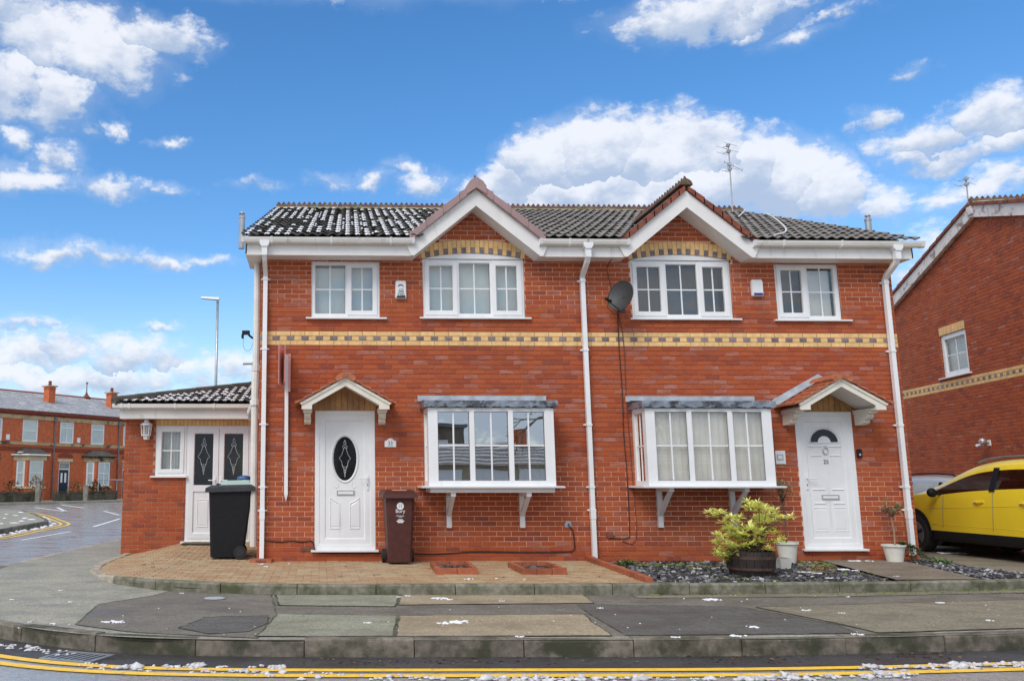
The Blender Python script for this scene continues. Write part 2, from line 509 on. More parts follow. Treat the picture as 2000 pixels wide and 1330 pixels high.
MAT['terracotta_dark'] = pbr('stained_terracotta', (.20, .08, .05), .8, .25, 10)
MAT['black_plastic'] = pbr('black_plastic', (.011, .011, .013), .55, .2, 30, bumps=.25, bscale=200, spec=.3)
MAT['grey_plastic'] = pbr('grey_lid_plastic', (.03, .03, .031), .45, .25, 9, bumps=.15)
MAT['rubber'] = pbr('rubber', (.02, .02, .02), .8, .2)
MAT['brown_plastic'] = pbr('brown_plastic', (.075, .018, .012), .55, .2, 12, bumps=.15, bscale=150)
MAT['mint'] = pbr('pale_green_plastic', (.42, .56, .50), .4, .1, 8)
MAT['blue_plastic'] = pbr('blue_plastic', (.04, .10, .25), .4, .1, 8)
MAT['white_print'] = pbr('white_print', (.85, .85, .85), .5, .02)
MAT['black_print'] = pbr('black_print', (.015, .015, .015), .5, .02)
MAT['grey_print'] = pbr('grey_print', (.30, .32, .34), .5, .02)
MAT['navy'] = pbr('navy_plastic', (.015, .035, .06), .3, .1)
MAT['royal'] = pbr('royal_blue_lens', (.02, .03, .22), .2, .1)
MAT['steel'] = pbr('galvanised_steel', (.42, .44, .46), .4, .1, 6, metal=.7)
MAT['alu'] = pbr('aluminium', (.50, .48, .48), .4, .1, 6, metal=.6)
MAT['dish'] = pbr('dark_grey_mesh', (.05, .05, .05), .55, .15, 20)
MAT['cable'] = pbr('black_cable', (.018, .012, .011), .6, .1)
MAT['red_cable'] = pbr('brick_red_cable', (.16, .045, .03), .7, .1)
MAT['white_cable'] = pbr('white_cable', (.72, .70, .66), .5, .1)
MAT['sign_pink'] = pbr('faded_red_sign', (.74, .38, .33), .5, .12, 3, dirt=(.66, .45, .42), dscale=4, dlo=.5, dhi=.8)
MAT['white_timber'] = pbr('white_painted_timber', (.80, .79, .78), .5, .05, 3)
MAT['chrome'] = pbr('polished_metal', (.62, .62, .64), .22, .05, 3, metal=.9)
MAT['lantern_glass'] = glass_mat('lantern_glass', .25, (.85, .9, .9))
MAT['soil'] = pbr('dark_soil', (.035, .026, .02), .95, .4, 30, bumps=.8, bscale=40)
MAT['planter_brick'] = pbr('painted_planter_brick', (.36, .105, .045), .75, .15, 10, bumps=.3, tintvar=.2)
MAT['pot'] = pbr('cream_pot', (.72, .70, .62), .5, .06, 6, dirt=(.40, .34, .22), dscale=6, dlo=.58, dhi=.85)
MAT['barrel'] = pbr('dark_barrel', (.03, .021, .018), .6, .35, 9, bumps=.3, sz=.2)
MAT['twig'] = pbr('brown_stem', (.13, .085, .055), .85, .25, 30)
MAT['tan_stem'] = pbr('tan_stem', (.38, .24, .15), .85, .2, 30)

def leaf_mat(name, c0, c1, c2):
    m, t, b = newmat(name)
    c = ramp(t, tint_out(t), [(0, c0), (.5, c1), (1, c2)])
    t.links.new(c, b.inputs['Base Color'])
    b.inputs['Roughness'].default_value = .5
    b.inputs['Subsurface Weight'].default_value = 0
    # thin leaf: part of the light passes through
    tr = N(t, 'ShaderNodeBsdfTranslucent')
    t.links.new(c, tr.inputs[0])
    mx = N(t, 'ShaderNodeMixShader'); mx.inputs[0].default_value = .25
    out = [n for n in t.nodes if n.type == 'OUTPUT_MATERIAL'][0]
    t.links.new(b.outputs[0], mx.inputs[1]); t.links.new(tr.outputs[0], mx.inputs[2])
    t.links.new(mx.outputs[0], out.inputs[0])
    return m
MAT['leaf_yellow'] = leaf_mat('yellow_green_leaf', (.26, .40, .06), (.78, .80, .15), (.95, .93, .42))
MAT['leaf_green'] = leaf_mat('green_leaf', (.03, .07, .02), (.08, .15, .035), (.22, .32, .09))
MAT['leaf_grey'] = leaf_mat('olive_leaf', (.06, .10, .035), (.14, .19, .07), (.48, .50, .36))
MAT['leaf_dark'] = leaf_mat('dark_hedge_leaf', (.015, .02, .01), (.03, .04, .015), (.06, .07, .03))
MAT['leaf_rust'] = leaf_mat('rusty_plant', (.12, .05, .02), (.26, .13, .05), (.38, .32, .12))
MAT['moss'] = pbr('moss', (.14, .17, .04), .95, .4, 25, bumps=1.0, bscale=50)
MAT['dead_leaf'] = leaf_mat('dead_leaf', (.08, .025, .015), (.16, .06, .03), (.40, .26, .10))
MAT['snow'] = pbr('snow', (.86, .86, .88), .7, .04, 20, bumps=.5, bscale=90, spec=.3)
MAT['slush'] = pbr('grey_slush', (.64, .62, .63), .5, .12, 18, bumps=.6, bscale=60, dirt=(.30, .27, .26), dscale=14, dlo=.48, dhi=.75)
# ================================================================== ground
def asphalt(name, a, bcol, agg=.5, rough=.75, scale=220, wet=0.0, moss=0.0, stain=None, puddle=False, blot=.55):
    m, t, b = newmat(name)
    big = tnoise(t, (.9, .9, .9), 5, .6, 3)
    c = mixc(t, smooth(t, big, .3, .7), a, bcol)
    scale = scale * .42
    g = tnoise(t, (scale, scale, scale), 3, .7, 1)
    c = mixc(t, M(t, 'MULTIPLY', smooth(t, g, .50, .66), agg), c, tuple(min(1, x * 1.9) for x in bcol))
    g2 = tnoise(t, (scale * .8,) * 3, 3, .7, 7)
    c = mixc(t, M(t, 'MULTIPLY', smooth(t, g2, .52, .68), agg), c, tuple(x * .35 for x in a))
    g3 = tnoise(t, (30, 34, 30), 5, .8, 11)
    c = mixc(t, M(t, 'MULTIPLY', smooth(t, g3, .46, .62), .65), c, tuple(x * .48 for x in a))
    g4 = tnoise(t, (24, 30, 24), 5, .8, 61)
    c = mixc(t, M(t, 'MULTIPLY', smooth(t, g4, .55, .68), .5), c, tuple(min(1, x * 1.6) for x in bcol))
    bl_ = tnoise(t, (1.6, 2.6, 1), 6, .62, 41)
    c = mixc(t, M(t, 'MULTIPLY', smooth(t, bl_, .42, .66), blot), c, tuple(x * .55 for x in a))
    bl2 = tnoise(t, (7, 9, 1), 5, .7, 47)
    c = mixc(t, M(t, 'MULTIPLY', smooth(t, bl2, .5, .72), .35), c, tuple(min(1, x * 1.35) for x in bcol))
    if moss:
        mn = tnoise(t, (4, 4, 4), 6, .7, 17)
        c = mixc(t, M(t, 'MULTIPLY', smooth(t, mn, .52, .72), moss), c, (.13, .14, .05))
    if stain:
        sn = tnoise(t, (2.2, 2.2, 2.2), 5, .65, 23)
        c = mixc(t, M(t, 'MULTIPLY', smooth(t, sn, .5, .7), .6), c, stain)
    t.links.new(c, b.inputs['Base Color'])
    r = rough
    if puddle:
        pn = tnoise(t, (1.1, 3.0, 1.0), 4, .5, 31)
        r = M(t, 'SUBTRACT', rough, M(t, 'MULTIPLY', smooth(t, pn, .55, .68), rough - .08))
        t.links.new(r, b.inputs['Roughness'])
    else:
        t.links.new(M(t, 'SUBTRACT', rough, M(t, 'MULTIPLY', smooth(t, bl_, .42, .66), .32 if blot > .2 else .14)), b.inputs['Roughness'])
    b.inputs['Specular IOR Level'].default_value = .35 + wet
    bump(t, b, g, .5 if blot > .2 else .15, .004)
    return m
MAT['road'] = asphalt('road_asphalt', (.30, .29, .275), (.36, .35, .335), .45, .30, 160, .25, blot=.12)
MAT['pave_tar'] = asphalt('old_footway_tarmac', (0.306, 0.291, 0.232), (0.377, 0.360, 0.288), .6, .8, 150, moss=.25)
MAT['pave_dark'] = asphalt('dark_patch_tarmac', (0.163, 0.145, 0.119), (0.209, 0.187, 0.155), .6, .8, 170, moss=.2)
MAT['pave_black'] = asphalt('blackish_patch_tarmac', (0.102, 0.096, 0.086), (0.138, 0.130, 0.117), .6, .75, 170)
MAT['pave_green'] = asphalt('pale_concrete_patch', (0.255, 0.256, 0.185), (0.316, 0.310, 0.232), .5, .8, 150, moss=.2)
MAT['pave_tan'] = asphalt('tan_concrete_patch', (0.337, 0.271, 0.176), (0.408, 0.330, 0.224), .5, .8, 150, moss=.12)
MAT['pave_brown'] = asphalt('brownish_old_tarmac', (0.224, 0.197, 0.142), (0.275, 0.241, 0.176), .6, .85, 150, moss=.55)
MAT['path'] = asphalt('path_concrete', (0.204, 0.163, 0.120), (0.265, 0.217, 0.163), .5, .85, 130, moss=.4)
MAT['gutter_wet'] = asphalt('wet_gutter', (.05, .048, .048), (.075, .07, .07), .5, .55, 120, stain=(.06, .035, .025), puddle=True)
MAT['yellow_line'] = pbr('yellow_line_paint', (.93, .57, .05), .55, .08, 12, bumps=.3, dirt=(.36, .27, .14), dscale=9, dlo=.55, dhi=.75)
MAT['white_line'] = pbr('white_line_paint', (.75, .75, .74), .55, .06, 9, dirt=(.40, .40, .42), dscale=8, dlo=.58, dhi=.75)
MAT['kerb'] = pbr('concrete_kerb', (.22, .205, .155), .8, .25, 14, bumps=.6, bscale=90, dirt=(.075, .08, .035), dscale=3.6, dlo=.40, dhi=.68, tintvar=.12)
MAT['kerb_pale'] = pbr('pale_kerb', (.42, .37, .29), .85, .15, 9, bumps=.4, bscale=120, dirt=(.22, .17, .12), dscale=5, dlo=.5, dhi=.7)
MAT['kerb_road'] = pbr('old_road_kerb', (.175, .148, .115), .7, .3, 14, bumps=.7, bscale=90, dirt=(.05, .05, .026), dscale=3.4, dlo=.38, dhi=.64, tintvar=.15)
MAT['paver'] = brick_mat('block_paver', [(0, (.37, .245, .14)), (.3, (.42, .31, .18)), (.55, (.33, .20, .11)), (.8, (.46, .355, .21)), (1, (.37, .28, .165))], (.42, .36, .24), .6, warm=.12)
MAT['sand'] = pbr('joint_sand', (.10, .07, .05), .95, .3, 20)
def slate_mat():
    m, t, b = newmat('slate_chip')
    c = ramp(t, tint_out(t), [(0, (.022, .021, .022)), (.35, (.065, .063, .068)), (.6, (.14, .138, .148)), (.8, (.25, .245, .25)), (.93, (.42, .41, .40)), (1, (.62, .61, .59))])
    n = tnoise(t, (40, 40, 40), 4, .7)
    c = mixc(t, M(t, 'MULTIPLY', smooth(t, n, .5, .7), .4), c, (.09, .085, .08))
    t.links.new(c, b.inputs['Base Color'])
    b.inputs['Roughness'].default_value = .55
    return m
MAT['slate'] = slate_mat()

ZR, ZP = -.25, -.11         # carriageway and footway levels (front paving is 0)

road = MB()
road.quad((-900, -900, ZR), (900, -900, ZR), (900, 1500, ZR), (-900, 1500, ZR))
road_ob = road.build('road', MAT['road'], kind='structure')

def catmull(pts, n=6):
    out = []
    P = [Vector((*p, 0)) for p in pts]
    for i in range(len(P) - 1):
        p0, p1, p2, p3 = P[max(i - 1, 0)], P[i], P[i + 1], P[min(i + 2, len(P) - 1)]
        for k in range(n):
            u = k / n
            q = .5 * ((2 * p1) + (-p0 + p2) * u + (2 * p0 - 5 * p1 + 4 * p2 - p3) * u * u + (-p0 + 3 * p1 - 3 * p2 + p3) * u ** 3)
            out.append((q.x, q.y))
    out.append((P[-1].x, P[-1].y))
    return out

def resample(pts, step):
    L = [0]
    for a, b in zip(pts, pts[1:]):
        L.append(L[-1] + math.dist(a, b))
    n = max(1, int(L[-1] / step))
    out = []
    j = 0
    for i in range(n + 1):
        s = min(i * step, L[-1])
        while j < len(L) - 2 and L[j + 1] < s:
            j += 1
        u = (s - L[j]) / max(1e-9, L[j + 1] - L[j])
        out.append((pts[j][0] + (pts[j + 1][0] - pts[j][0]) * u, pts[j][1] + (pts[j + 1][1] - pts[j][1]) * u))
    return out

def offset(pts, d):
    """shift a polyline to its right-hand side (looking along it) by d"""
    out = []
    for i in range(len(pts)):
        a, b = pts[max(i - 1, 0)], pts[min(i + 1, len(pts) - 1)]
        t = Vector((b[0] - a[0], b[1] - a[1])).normalized()
        out.append((pts[i][0] + t.y * d, pts[i][1] - t.x * d))
    return out

def ribbon(mb, path, d0, d1, z, m=0):
    a, b = offset(path, d0), offset(path, d1)
    zf = z if callable(z) else (lambda x, y: z)
    for i in range(len(path) - 1):
        q = [b[i], b[i + 1], a[i + 1], a[i]]
        mb.quad(*[(x, y, zf(x, y)) for x, y in q], m)

# front edge of the footway along the carriageway, from the side road round the corner and on past the drive
K2 = catmull([(-2.6, 34), (-3.5, 22), (-4.2, 12), (-4.5, 7.2), (-4.77, 3.5), (-4.93, .5), (-4.85, -1.6), (-4.4, -3.2), (-3.7, -4.35), (-2.98, -4.92), (-2.36, -5.38), (-1.61, -5.71), (-.52, -5.87), (1.6, -5.93), (3.75, -5.93), (6.15, -5.72), (9, -5.3), (13, -4.5), (20, -2.5)], 6)
pv = MB()
poly = K2 + [(40, 8), (40, 45), (0, 45)]
pv.add([(x, y, ZP) for x, y in poly], [tuple(range(len(poly)))[::1]])
pavement = pv.build('pavement', MAT['pave_tar'], kind='structure')
pavement.data.polygons[0].flip() if pavement.data.polygons[0].normal.z < 0 else None

def stones(path, step, zt, zb, w, mat, name, parent, joint=.012, ztop=None, chamfer=.02, vary=.006):
    """kerb stones, each an object of its own; outer face on the right-hand side of the path"""
    pts = resample(path, step)
    out = []
    for i in range(len(pts) - 1):
        a, b = Vector((*pts[i], 0)), Vector((*pts[i + 1], 0))
        t = (b - a).normalized()
        nrm = Vector((t.y, -t.x, 0))
        a2, b2 = a + t * joint / 2, b - t * joint / 2
        dz = rnd.uniform(-vary, vary)
        za = (ztop(a.x, a.y) if ztop else zt) + dz
        zb_ = (ztop(b.x, b.y) if ztop else zt) + dz + rnd.uniform(-vary, vary) * .5
        lx = rnd.uniform(-vary, vary)
        mb = MB()
        vs = []
        for p, z in ((a2, za), (b2, zb_)):
            o = nrm * lx
            prof = [(0.0, zb), (0.0, z - chamfer), (-chamfer * .8, z), (-w, z - .003), (-w, zb)]
            vs += [((p + o + nrm * d).x, (p + o + nrm * d).y, h) for d, h in prof]
        fs = [(0, 1, 2, 3, 4), (9, 8, 7, 6, 5)] + [(k, k + 5, (k + 1) % 5 + 5, (k + 1) % 5) for k in range(5)]
        mb.add(vs, fs, 0, rnd.random())
        out.append(mb.build(name, mat, parent))
    return out

# ---- road kerb
kz = MB()
ribbon(kz, K2, -.02, -.115, ZP - .03)
road_kerb = kz.build('road_kerb', MAT['sand'], kind='structure')
i0 = min(range(len(K2)), key=lambda i: abs(K2[i][1] - .5) + (0 if K2[i][0] < -4 else 50))
stones(K2[:i0 + 1], .914, ZP + .006, ZR - .05, .125, MAT['kerb_pale'], 'kerb_stone', road_kerb)
stones(K2[i0:], .914, ZP + .006, ZR - .05, .125, MAT['kerb_road'], 'kerb_stone', road_kerb, .009)

# ---- front paving: gently falling towards the left corner
def sstep(x, a, b):
    u = min(1, max(0, (x - a) / (b - a)))
    return u * u * (3 - 2 * u)
def zpave(x, y):
    b = .045 * max(0, y)
    return b - (.10 + b) * sstep(-x, 2.2, 3.45)
K1 = catmull([(-3.5, 2.6), (-3.52, 1.3), (-3.46, .3), (-3.22, -.7), (-2.8, -1.6), (-2.2, -2.35), (-1.4, -2.82), (-.14, -3.06), (1.5, -3.13), (3.4, -3.14), (5.5, -3.05), (7.1, -2.92), (8.7, -2.72), (9.6, -2.5)], 6)
K1in = offset(K1, -.13)
bed = MB()
nx, ny = 40, 26
def inside(x, y, poly):
    c = False
    j = len(poly) - 1
    for i in range(len(poly)):
        xi, yi = poly[i]; xj, yj = poly[j]
        if (yi > y) != (yj > y) and x < (xj - xi) * (y - yi) / (yj - yi) + xi:
            c = not c
        j = i
    return c
pave_poly = [p for p in K1in if p[0] < 4.0] + [(3.97, -3.0), (4.07, .02), (-.95, .02), (-.95, 2.62), (-3.4, 2.62)]
cells = 60
for i in range(cells):
    for j in range(cells):
        x0, x1 = -3.6 + 7.8 * i / cells, -3.6 + 7.8 * (i + 1) / cells
        y0, y1 = -3.2 + 5.9 * j / cells, -3.2 + 5.9 * (j + 1) / cells
        if inside((x0 + x1) / 2, (y0 + y1) / 2, pave_poly):
            bed.add([(x0, y0, zpave(x0, y0) - .012), (x1, y0, zpave(x1, y0) - .012), (x1, y1, zpave(x1, y1) - .012), (x0, y1, zpave(x0, y1) - .012)], [(0, 1, 2, 3)])
paving = bed.build('block_paving', MAT['sand'], kind='structure')
blocks = []
row = 0
y = -3.1
while y < 2.58:
    x = -3.7 + (.1 if row % 2 else 0)
    while x < 4.1:
        cx, cy = x + .1, y + .05
        if inside(cx, cy, pave_poly) and inside(cx - .06, cy, pave_poly) | inside(cx + .06, cy, pave_poly):
            blocks.append((cx, cy, zpave(cx, cy) + rnd.uniform(-.003, .003), rnd.choice([.05, .2, .3, .45, .6, .75, .85, .95]), (zpave(cx + .1, cy) - zpave(cx - .1, cy)) / .2))
        x += .2
    y += .1
    row += 1
blocks.sort(key=lambda b: math.dist((b[0], b[1]), (0, -13.4)))
pm = {}
for tt in [.05, .2, .3, .45, .6, .75, .85, .95]:
    mb = MB()
    h, w2, d2, ch = .0, .0955, .0455, .006
    top = [(-w2 + ch, -d2 + ch, 0), (w2 - ch, -d2 + ch, 0), (w2 - ch, d2 - ch, 0), (-w2 + ch, d2 - ch, 0)]
    mid = [(-w2, -d2, -ch), (w2, -d2, -ch), (w2, d2, -ch), (-w2, d2, -ch)]
    bot = [(a, b, -.04) for a, b, _ in mid]
    mb.add(top + mid + bot, [(0, 1, 2, 3)] + [(4 + k, 4 + (k + 1) % 4, (k + 1) % 4, k) for k in range(4)] + [(8 + k, 8 + (k + 1) % 4, 4 + (k + 1) % 4, 4 + k) for k in range(4)], 0, tt)
    pm[tt] = mb
pmesh = {k: v.mesh('paver', MAT['paver']) for k, v in pm.items()}
for b in blocks[:300]:
    inst('paver', pmesh[b[3]], paving, b[:3], (0, -math.atan(b[4]), rnd.uniform(-.01, .01)))
rest = MB()
for b in blocks[300:]:
    src = pm[b[3]]
    rest.add([(v[0] + b[0], v[1] + b[1], v[2] + b[2] + v[0] * b[4]) for v in src.v], src.f, 0, b[3])
rest.build('paving_blocks', MAT['paver'], paving, kind='stuff')

# ---- garden kerb between the footway and the paving / slate bed
kb = MB()
ribbon(kb, K1, -.03, -.12, lambda x, y: zpave(x, y) - .06)
garden_kerb = kb.build('garden_kerb', MAT['sand'], kind='structure')
ka = [p for p in K1 if p[1] > -2.0 and p[0] < 0]
kbp = K1[len(ka) - 1:]
stones(ka, .46, 0, ZP - .05, .13, MAT['kerb_pale'], 'kerb_stone', garden_kerb, .008, ztop=lambda x, y: zpave(x, y) + .012)
stones(kbp, .914, 0, ZP - .05, .13, MAT['kerb'], 'kerb_stone', garden_kerb, .010, ztop=lambda x, y: zpave(x, y) + .012)

# ---- repairs and slabs in the footway: thin overlays
def sheet(name, pts, z, m, parent=None, kind='structure', jit=.0):
    mb = MB()
    P = []
    for i in range(len(pts)):
        a, b = pts[i], pts[(i + 1) % len(pts)]
        n = max(1, int(math.dist(a, b) / .12)) if jit else 1
        for k in range(n):
            u = k / n
            P.append((a[0] + (b[0] - a[0]) * u + rnd.uniform(-jit, jit), a[1] + (b[1] - a[1]) * u + rnd.uniform(-jit, jit)))
    area = sum(P[i][0] * P[(i + 1) % len(P)][1] - P[(i + 1) % len(P)][0] * P[i][1] for i in range(len(P)))
    if area < 0:
        P = P[::-1]
    mb.add([(x, y, z) for x, y in P], [tuple(range(len(P)))])
    o = mb.build(name, m, parent, kind=kind)
    if jit and name != 'garden_path':      # the worn joint round a repair
        sm = MB()
        n = len(P)
        for i in range(n):
            a, b = P[i], P[(i + 1) % n]
            L = math.dist(a, b)
            if L < 1e-4: continue
            w = .009 + .007 * mnoise.noise(Vector((a[0] * 3, a[1] * 3, 1)))
            nx_, ny_ = -(b[1] - a[1]) / L * w, (b[0] - a[0]) / L * w
            sm.quad((a[0] - nx_, a[1] - ny_, z + .0015), (b[0] - nx_, b[1] - ny_, z + .0015), (b[0] + nx_, b[1] + ny_, z + .0015), (a[0] + nx_, a[1] + ny_, z + .0015))
        sm.build('pavement_seam', MAT['seam'], None, kind=kind)
    return o
MAT['seam'] = pbr('mossy_joint', (.065, .06, .045), .95, .4, 9, dirt=(.16, .16, .09), dscale=5, dlo=.45, dhi=.6)
sheet('pavement_patch', [(-1.55, -2.42), (-.55, -3.02), (-.42, -4.5), (-.52, -5.82), (-1.2, -5.62), (-1.66, -5.48), (-2.24, -5.06), (-2.35, -3.75), (-1.9, -3.05), (-1.75, -2.5)], ZP + .004, MAT['pave_dark'], jit=.008)
sheet('pavement_patch', [(-.5, -4.6), (-.48, -5.05), (-.62, -5.5), (-.95, -5.6), (-1.25, -5.3), (-1.1, -4.7)], ZP + .008, MAT['pave_black'], jit=.012)
sheet('pavement_patch', [(-.52, -3.03), (9.5, -2.6), (13, -1.8), (13, -4.45), (9, -5.12), (6.1, -5.56), (3.75, -5.77), (1.6, -5.78), (-.5, -5.73)], ZP + .002, MAT['pave_dark'])
sheet('pavement_slab', [(-.5, -3.06), (.92, -3.1), (.80, -4.03), (-.42, -3.9)], ZP + .008, MAT['pave_green'], jit=.008)
sheet('pavement_slab', [(-.40, -4.5), (.76, -4.63), (.63, -5.77), (-.53, -5.74)], ZP + .008, MAT['pave_green'], jit=.010)
sheet('pavement_slab', [(.955, -3.1), (3.05, -3.12), (2.96, -3.82), (.84, -3.9)], ZP + .008, MAT['pave_tan'], jit=.006)
sheet('pavement_slab', [(.785, -4.64), (2.62, -4.59), (2.55, -5.1), (2.5, -5.79), (.655, -5.77)], ZP + .008, MAT['pave_tan'], jit=.008)
sheet('pavement_patch', [(2.75, -3.9), (4.4, -4.1), (4.75, -5.3), (4.65, -5.72), (2.62, -5.76), (2.68, -4.6)], ZP + .006, MAT['pave_black'], jit=.006)
sheet('pavement_patch', [(4.55, -4.15), (8.6, -3.55), (11.5, -2.6), (12.6, -4.35), (9, -5.08), (6.15, -5.52), (4.85, -5.7), (4.8, -5.2)], ZP + .007, MAT['pave_brown'], jit=.006)
sheet('pavement_patch', [(3.6, -3.2), (8.6, -2.83), (8.5, -3.05), (6, -3.35), (3.6, -3.42)], ZP + .005, MAT['pave_brown'], jit=.02)

# ---- wet gutter strip and double yellow lines
g = MB()
ribbon(g, K2[i0:], -.02, .42, ZR + .004)
g.build('gutter', MAT['gutter_wet'], kind='structure')
yl = MB()
ribbon(yl, K2[i0:], .455, .555, ZR + .008)
ribbon(yl, K2[i0:], .65, .75, ZR + .008)
yl.build('double_yellow_line', MAT['yellow_line'], kind='structure')
# ---- far side of the junction
ISL = catmull([(-30, 33), (-20, 31.5), (-15.0, 28.6), (-12.2, 23.9), (-10.1, 19.0), (-9.0, 16.2), (-8.75, 14.3), (-8.7, 12.2), (-8.6, 9), (-9.4, 5.5), (-11.5, 2.5), (-16, 0), (-26, -2)], 6)
isl = MB()
pts = ISL + [(-60, 0), (-60, 33)]
isl.add([(x, y, ZP) for x, y in pts], [tuple(range(len(pts)))[::-1]])
far_pave = isl.build('far_pavement', MAT['pave_tar'], kind='structure')
if far_pave.data.polygons[0].normal.z < 0: far_pave.data.polygons[0].flip()
kz = MB()
ribbon(kz, ISL, .02, .1, ZP - .03)
far_kerb = kz.build('far_kerb', MAT['sand'], kind='structure')
stones(ISL[::-1], .914, ZP + .006, ZR - .05, .125, MAT['kerb_road'], 'kerb_stone', far_kerb)
fy = MB()
ribbon(fy, ISL, -.35, -.45, ZR + .008)
ribbon(fy, ISL, -.6, -.7, ZR + .008)
fy.build('far_yellow_line', MAT['yellow_line'], kind='structure')
wl = MB()
for a, b, w in [((-7.3, 8.48), (-7.1, 12.12), .11), ((-7.11, 14.6), (-7.61, 20.48), .13), ((-10.3, 29.0), (-8.41, 23.93), .13), ((-15.34, 34.51), (-14.13, 34.48), .22), ((-14.13, 34.48), (-11.87, 28.24), .17),
                ((-11.87, 28.24), (-15.34, 34.51), .17), ((-19.01, 39.51), (-17.18, 39.46), .25), ((-15.35, 39.42), (-12.43, 33.56), .2), ((-16.8, 41.71), (-15.76, 41.68), .25), ((-22.5, 41), (-20.5, 41), .25), ((-14.2, 43.0), (-9.5, 43.2), .25)]:
    ribbon(wl, [a, b], -w / 2, w / 2, ZR + .006)
wl.build('white_road_marking', MAT['white_line'], kind='structure')
far_walk = MB()
u = Vector((.585, .811, 0)).normalized(); nv = Vector((u.y, -u.x, 0))
P0 = Vector((-20.7, 43.1, 0))
q = [P0 - u * 30 + nv * 4.6, P0 + u * 40 + nv * 4.6, P0 + u * 40 + nv * -12, P0 - u * 30 + nv * -12]
far_walk.prism([(p.x, p.y) for p in q], 'z', ZR - .1, ZP)
far_walk.build('terrace_footway', MAT['pave_tar'], kind='structure')

# ---- driveway, slate bed
dr = [(9.7, -2.55), (9.35, .05), (9.35, 14), (15.8, 14), (14.5, 2.5), (13.6, -2.2)]
sheet('driveway', dr, ZP + .010, MAT['pave_brown'])
bedp = [p for p in K1in if p[0] > 3.85] + [(9.28, 0.4), (9.22, .4), (9.22, .02), (4.1, .02), (3.97, -2.9)]
sheet('garden_soil', bedp, -.035, MAT['soil'])
sheet('garden_path', [(7.62, -.02), (8.86, -.06), (8.12, -2.62), (7.05, -2.68)], .004, MAT['path'], jit=.008)
# ================================================================== brickwork
BH, BL, JT = .075, .225, .012
ZB0 = -.015
BANDK = 44
MESHC = {}
def brick_mesh(w, h, ti, matkey, dep=.1):
    key = (round(w, 3), round(h, 3), ti, matkey)
    if key not in MESHC:
        mb = MB()
        c = .003
        w2, h2 = w / 2, h / 2
        fr = [(-w2 + c, 0, -h2 + c), (w2 - c, 0, -h2 + c), (w2 - c, 0, h2 - c), (-w2 + c, 0, h2 - c)]
        md = [(-w2, c, -h2), (w2, c, -h2), (w2, c, h2), (-w2, c, h2)]
        bk = [(a, dep, b) for a, _, b in md]
        mb.add(fr + md + bk, [(0, 1, 2, 3)] + [(4 + k, 4 + (k + 1) % 4, (k + 1) % 4, k) for k in range(4)] + [(8 + k, 8 + (k + 1) % 4, 4 + (k + 1) % 4, 4 + k) for k in range(4)], 0, ti)
        MESHC[key] = (mb, mb.mesh('brick', MAT[matkey]))
    return MESHC[key]

def cut(iv, a, b):
    out = []
    for p, q in iv:
        if b <= p or a >= q:
            out.append((p, q))
        else:
            if a > p: out.append((p, a))
            if b < q: out.append((b, q))
    return out

def course_layout(u0, u1, z0, z1, opens, allow=None, skip=(), seed=1, bloomf=None):
    """bricks (u, z, w, h, tint) of a stretcher-bond wall; opens: f(z)->[(a,b)], allow: f(z)->(a,b)"""
    rr = random.Random(seed)
    out = []
    k = int(round((z0 - ZB0) / BH))
    while ZB0 + k * BH < z1 - .02:
        za, zb = ZB0 + k * BH, ZB0 + (k + 1) * BH
        zm = (za + zb) / 2
        if k not in skip:
            iv = [(u0, u1)]
            if allow:
                lo, hi = allow(zm)
                iv = [(max(u0, lo), min(u1, hi))] if hi - lo > .05 else []
            for a, b in opens(zm):
                iv = cut(iv, a, b)
            ph = 0 if k % 2 else BL / 2
            for p, q in iv:
                n0 = math.floor((p - ph) / BL)
                x = n0 * BL + ph
                while x < q:
                    a, b = max(x + JT / 2, p + (.002 if x < p else 0)), min(x + BL - JT / 2, q)
                    if b - a > .03:
                        bf = bloomf(zm) if bloomf else .12
                        r = rr.random()
                        if r < bf: t = rr.choice([.86, .9, .95])
                        else: t = rr.choice([.02, .1, .2, .28, .35, .45, .52, .6, .66] if rr.random() < .9 else [.72, .77])
                        out.append(((a + b) / 2, zm, b - a, BH - JT, t))
                    x += BL
        k += 1
    return out

def emit(layout, place, parent, matkey, name, limit, key, restname, rotz=0.0):
    """place(u,d,z)->point. The `limit` bricks first by key are single objects, the rest one joined part."""
    order = sorted(layout, key=key)
    rr = random.Random(5)
    for u_, z, w, h, t in order[:limit]:
        inst(name, brick_mesh(w, h, t, matkey)[1], parent, place(u_, rr.uniform(-.001, .0025), z), (0, 0, rotz))
    mb = MB()
    c, s = math.cos(rotz), math.sin(rotz)
    for u_, z, w, h, t in order[limit:]:
        src = brick_mesh(w, h, t, matkey)[0]
        px, py, pz = place(u_, rr.uniform(-.001, .0025), z)
        mb.add([(px + v[0] * c - v[1] * s, py + v[0] * s + v[1] * c, pz + v[2]) for v in src.v], src.f, 0, t)
    if mb.v:
        mb.build(restname, MAT[matkey], parent, kind='stuff')

def backing(mb, u0, u1, z0, z1, rects, y, m=0):
    us = sorted({u0, u1, *[min(max(c, u0), u1) for r in rects for c in r[:2]]})
    zs = sorted({z0, z1, *[min(max(c, z0), z1) for r in rects for c in r[2:]]})
    for i in range(len(us) - 1):
        for j in range(len(zs) - 1):
            cu, cz = (us[i] + us[i + 1]) / 2, (zs[j] + zs[j + 1]) / 2
            if not any(r[0] < cu < r[1] and r[2] < cz < r[3] for r in rects):
                mb.quad((us[i], y, zs[j]), (us[i + 1], y, zs[j]), (us[i + 1], y, zs[j + 1]), (us[i], y, zs[j + 1]), m)

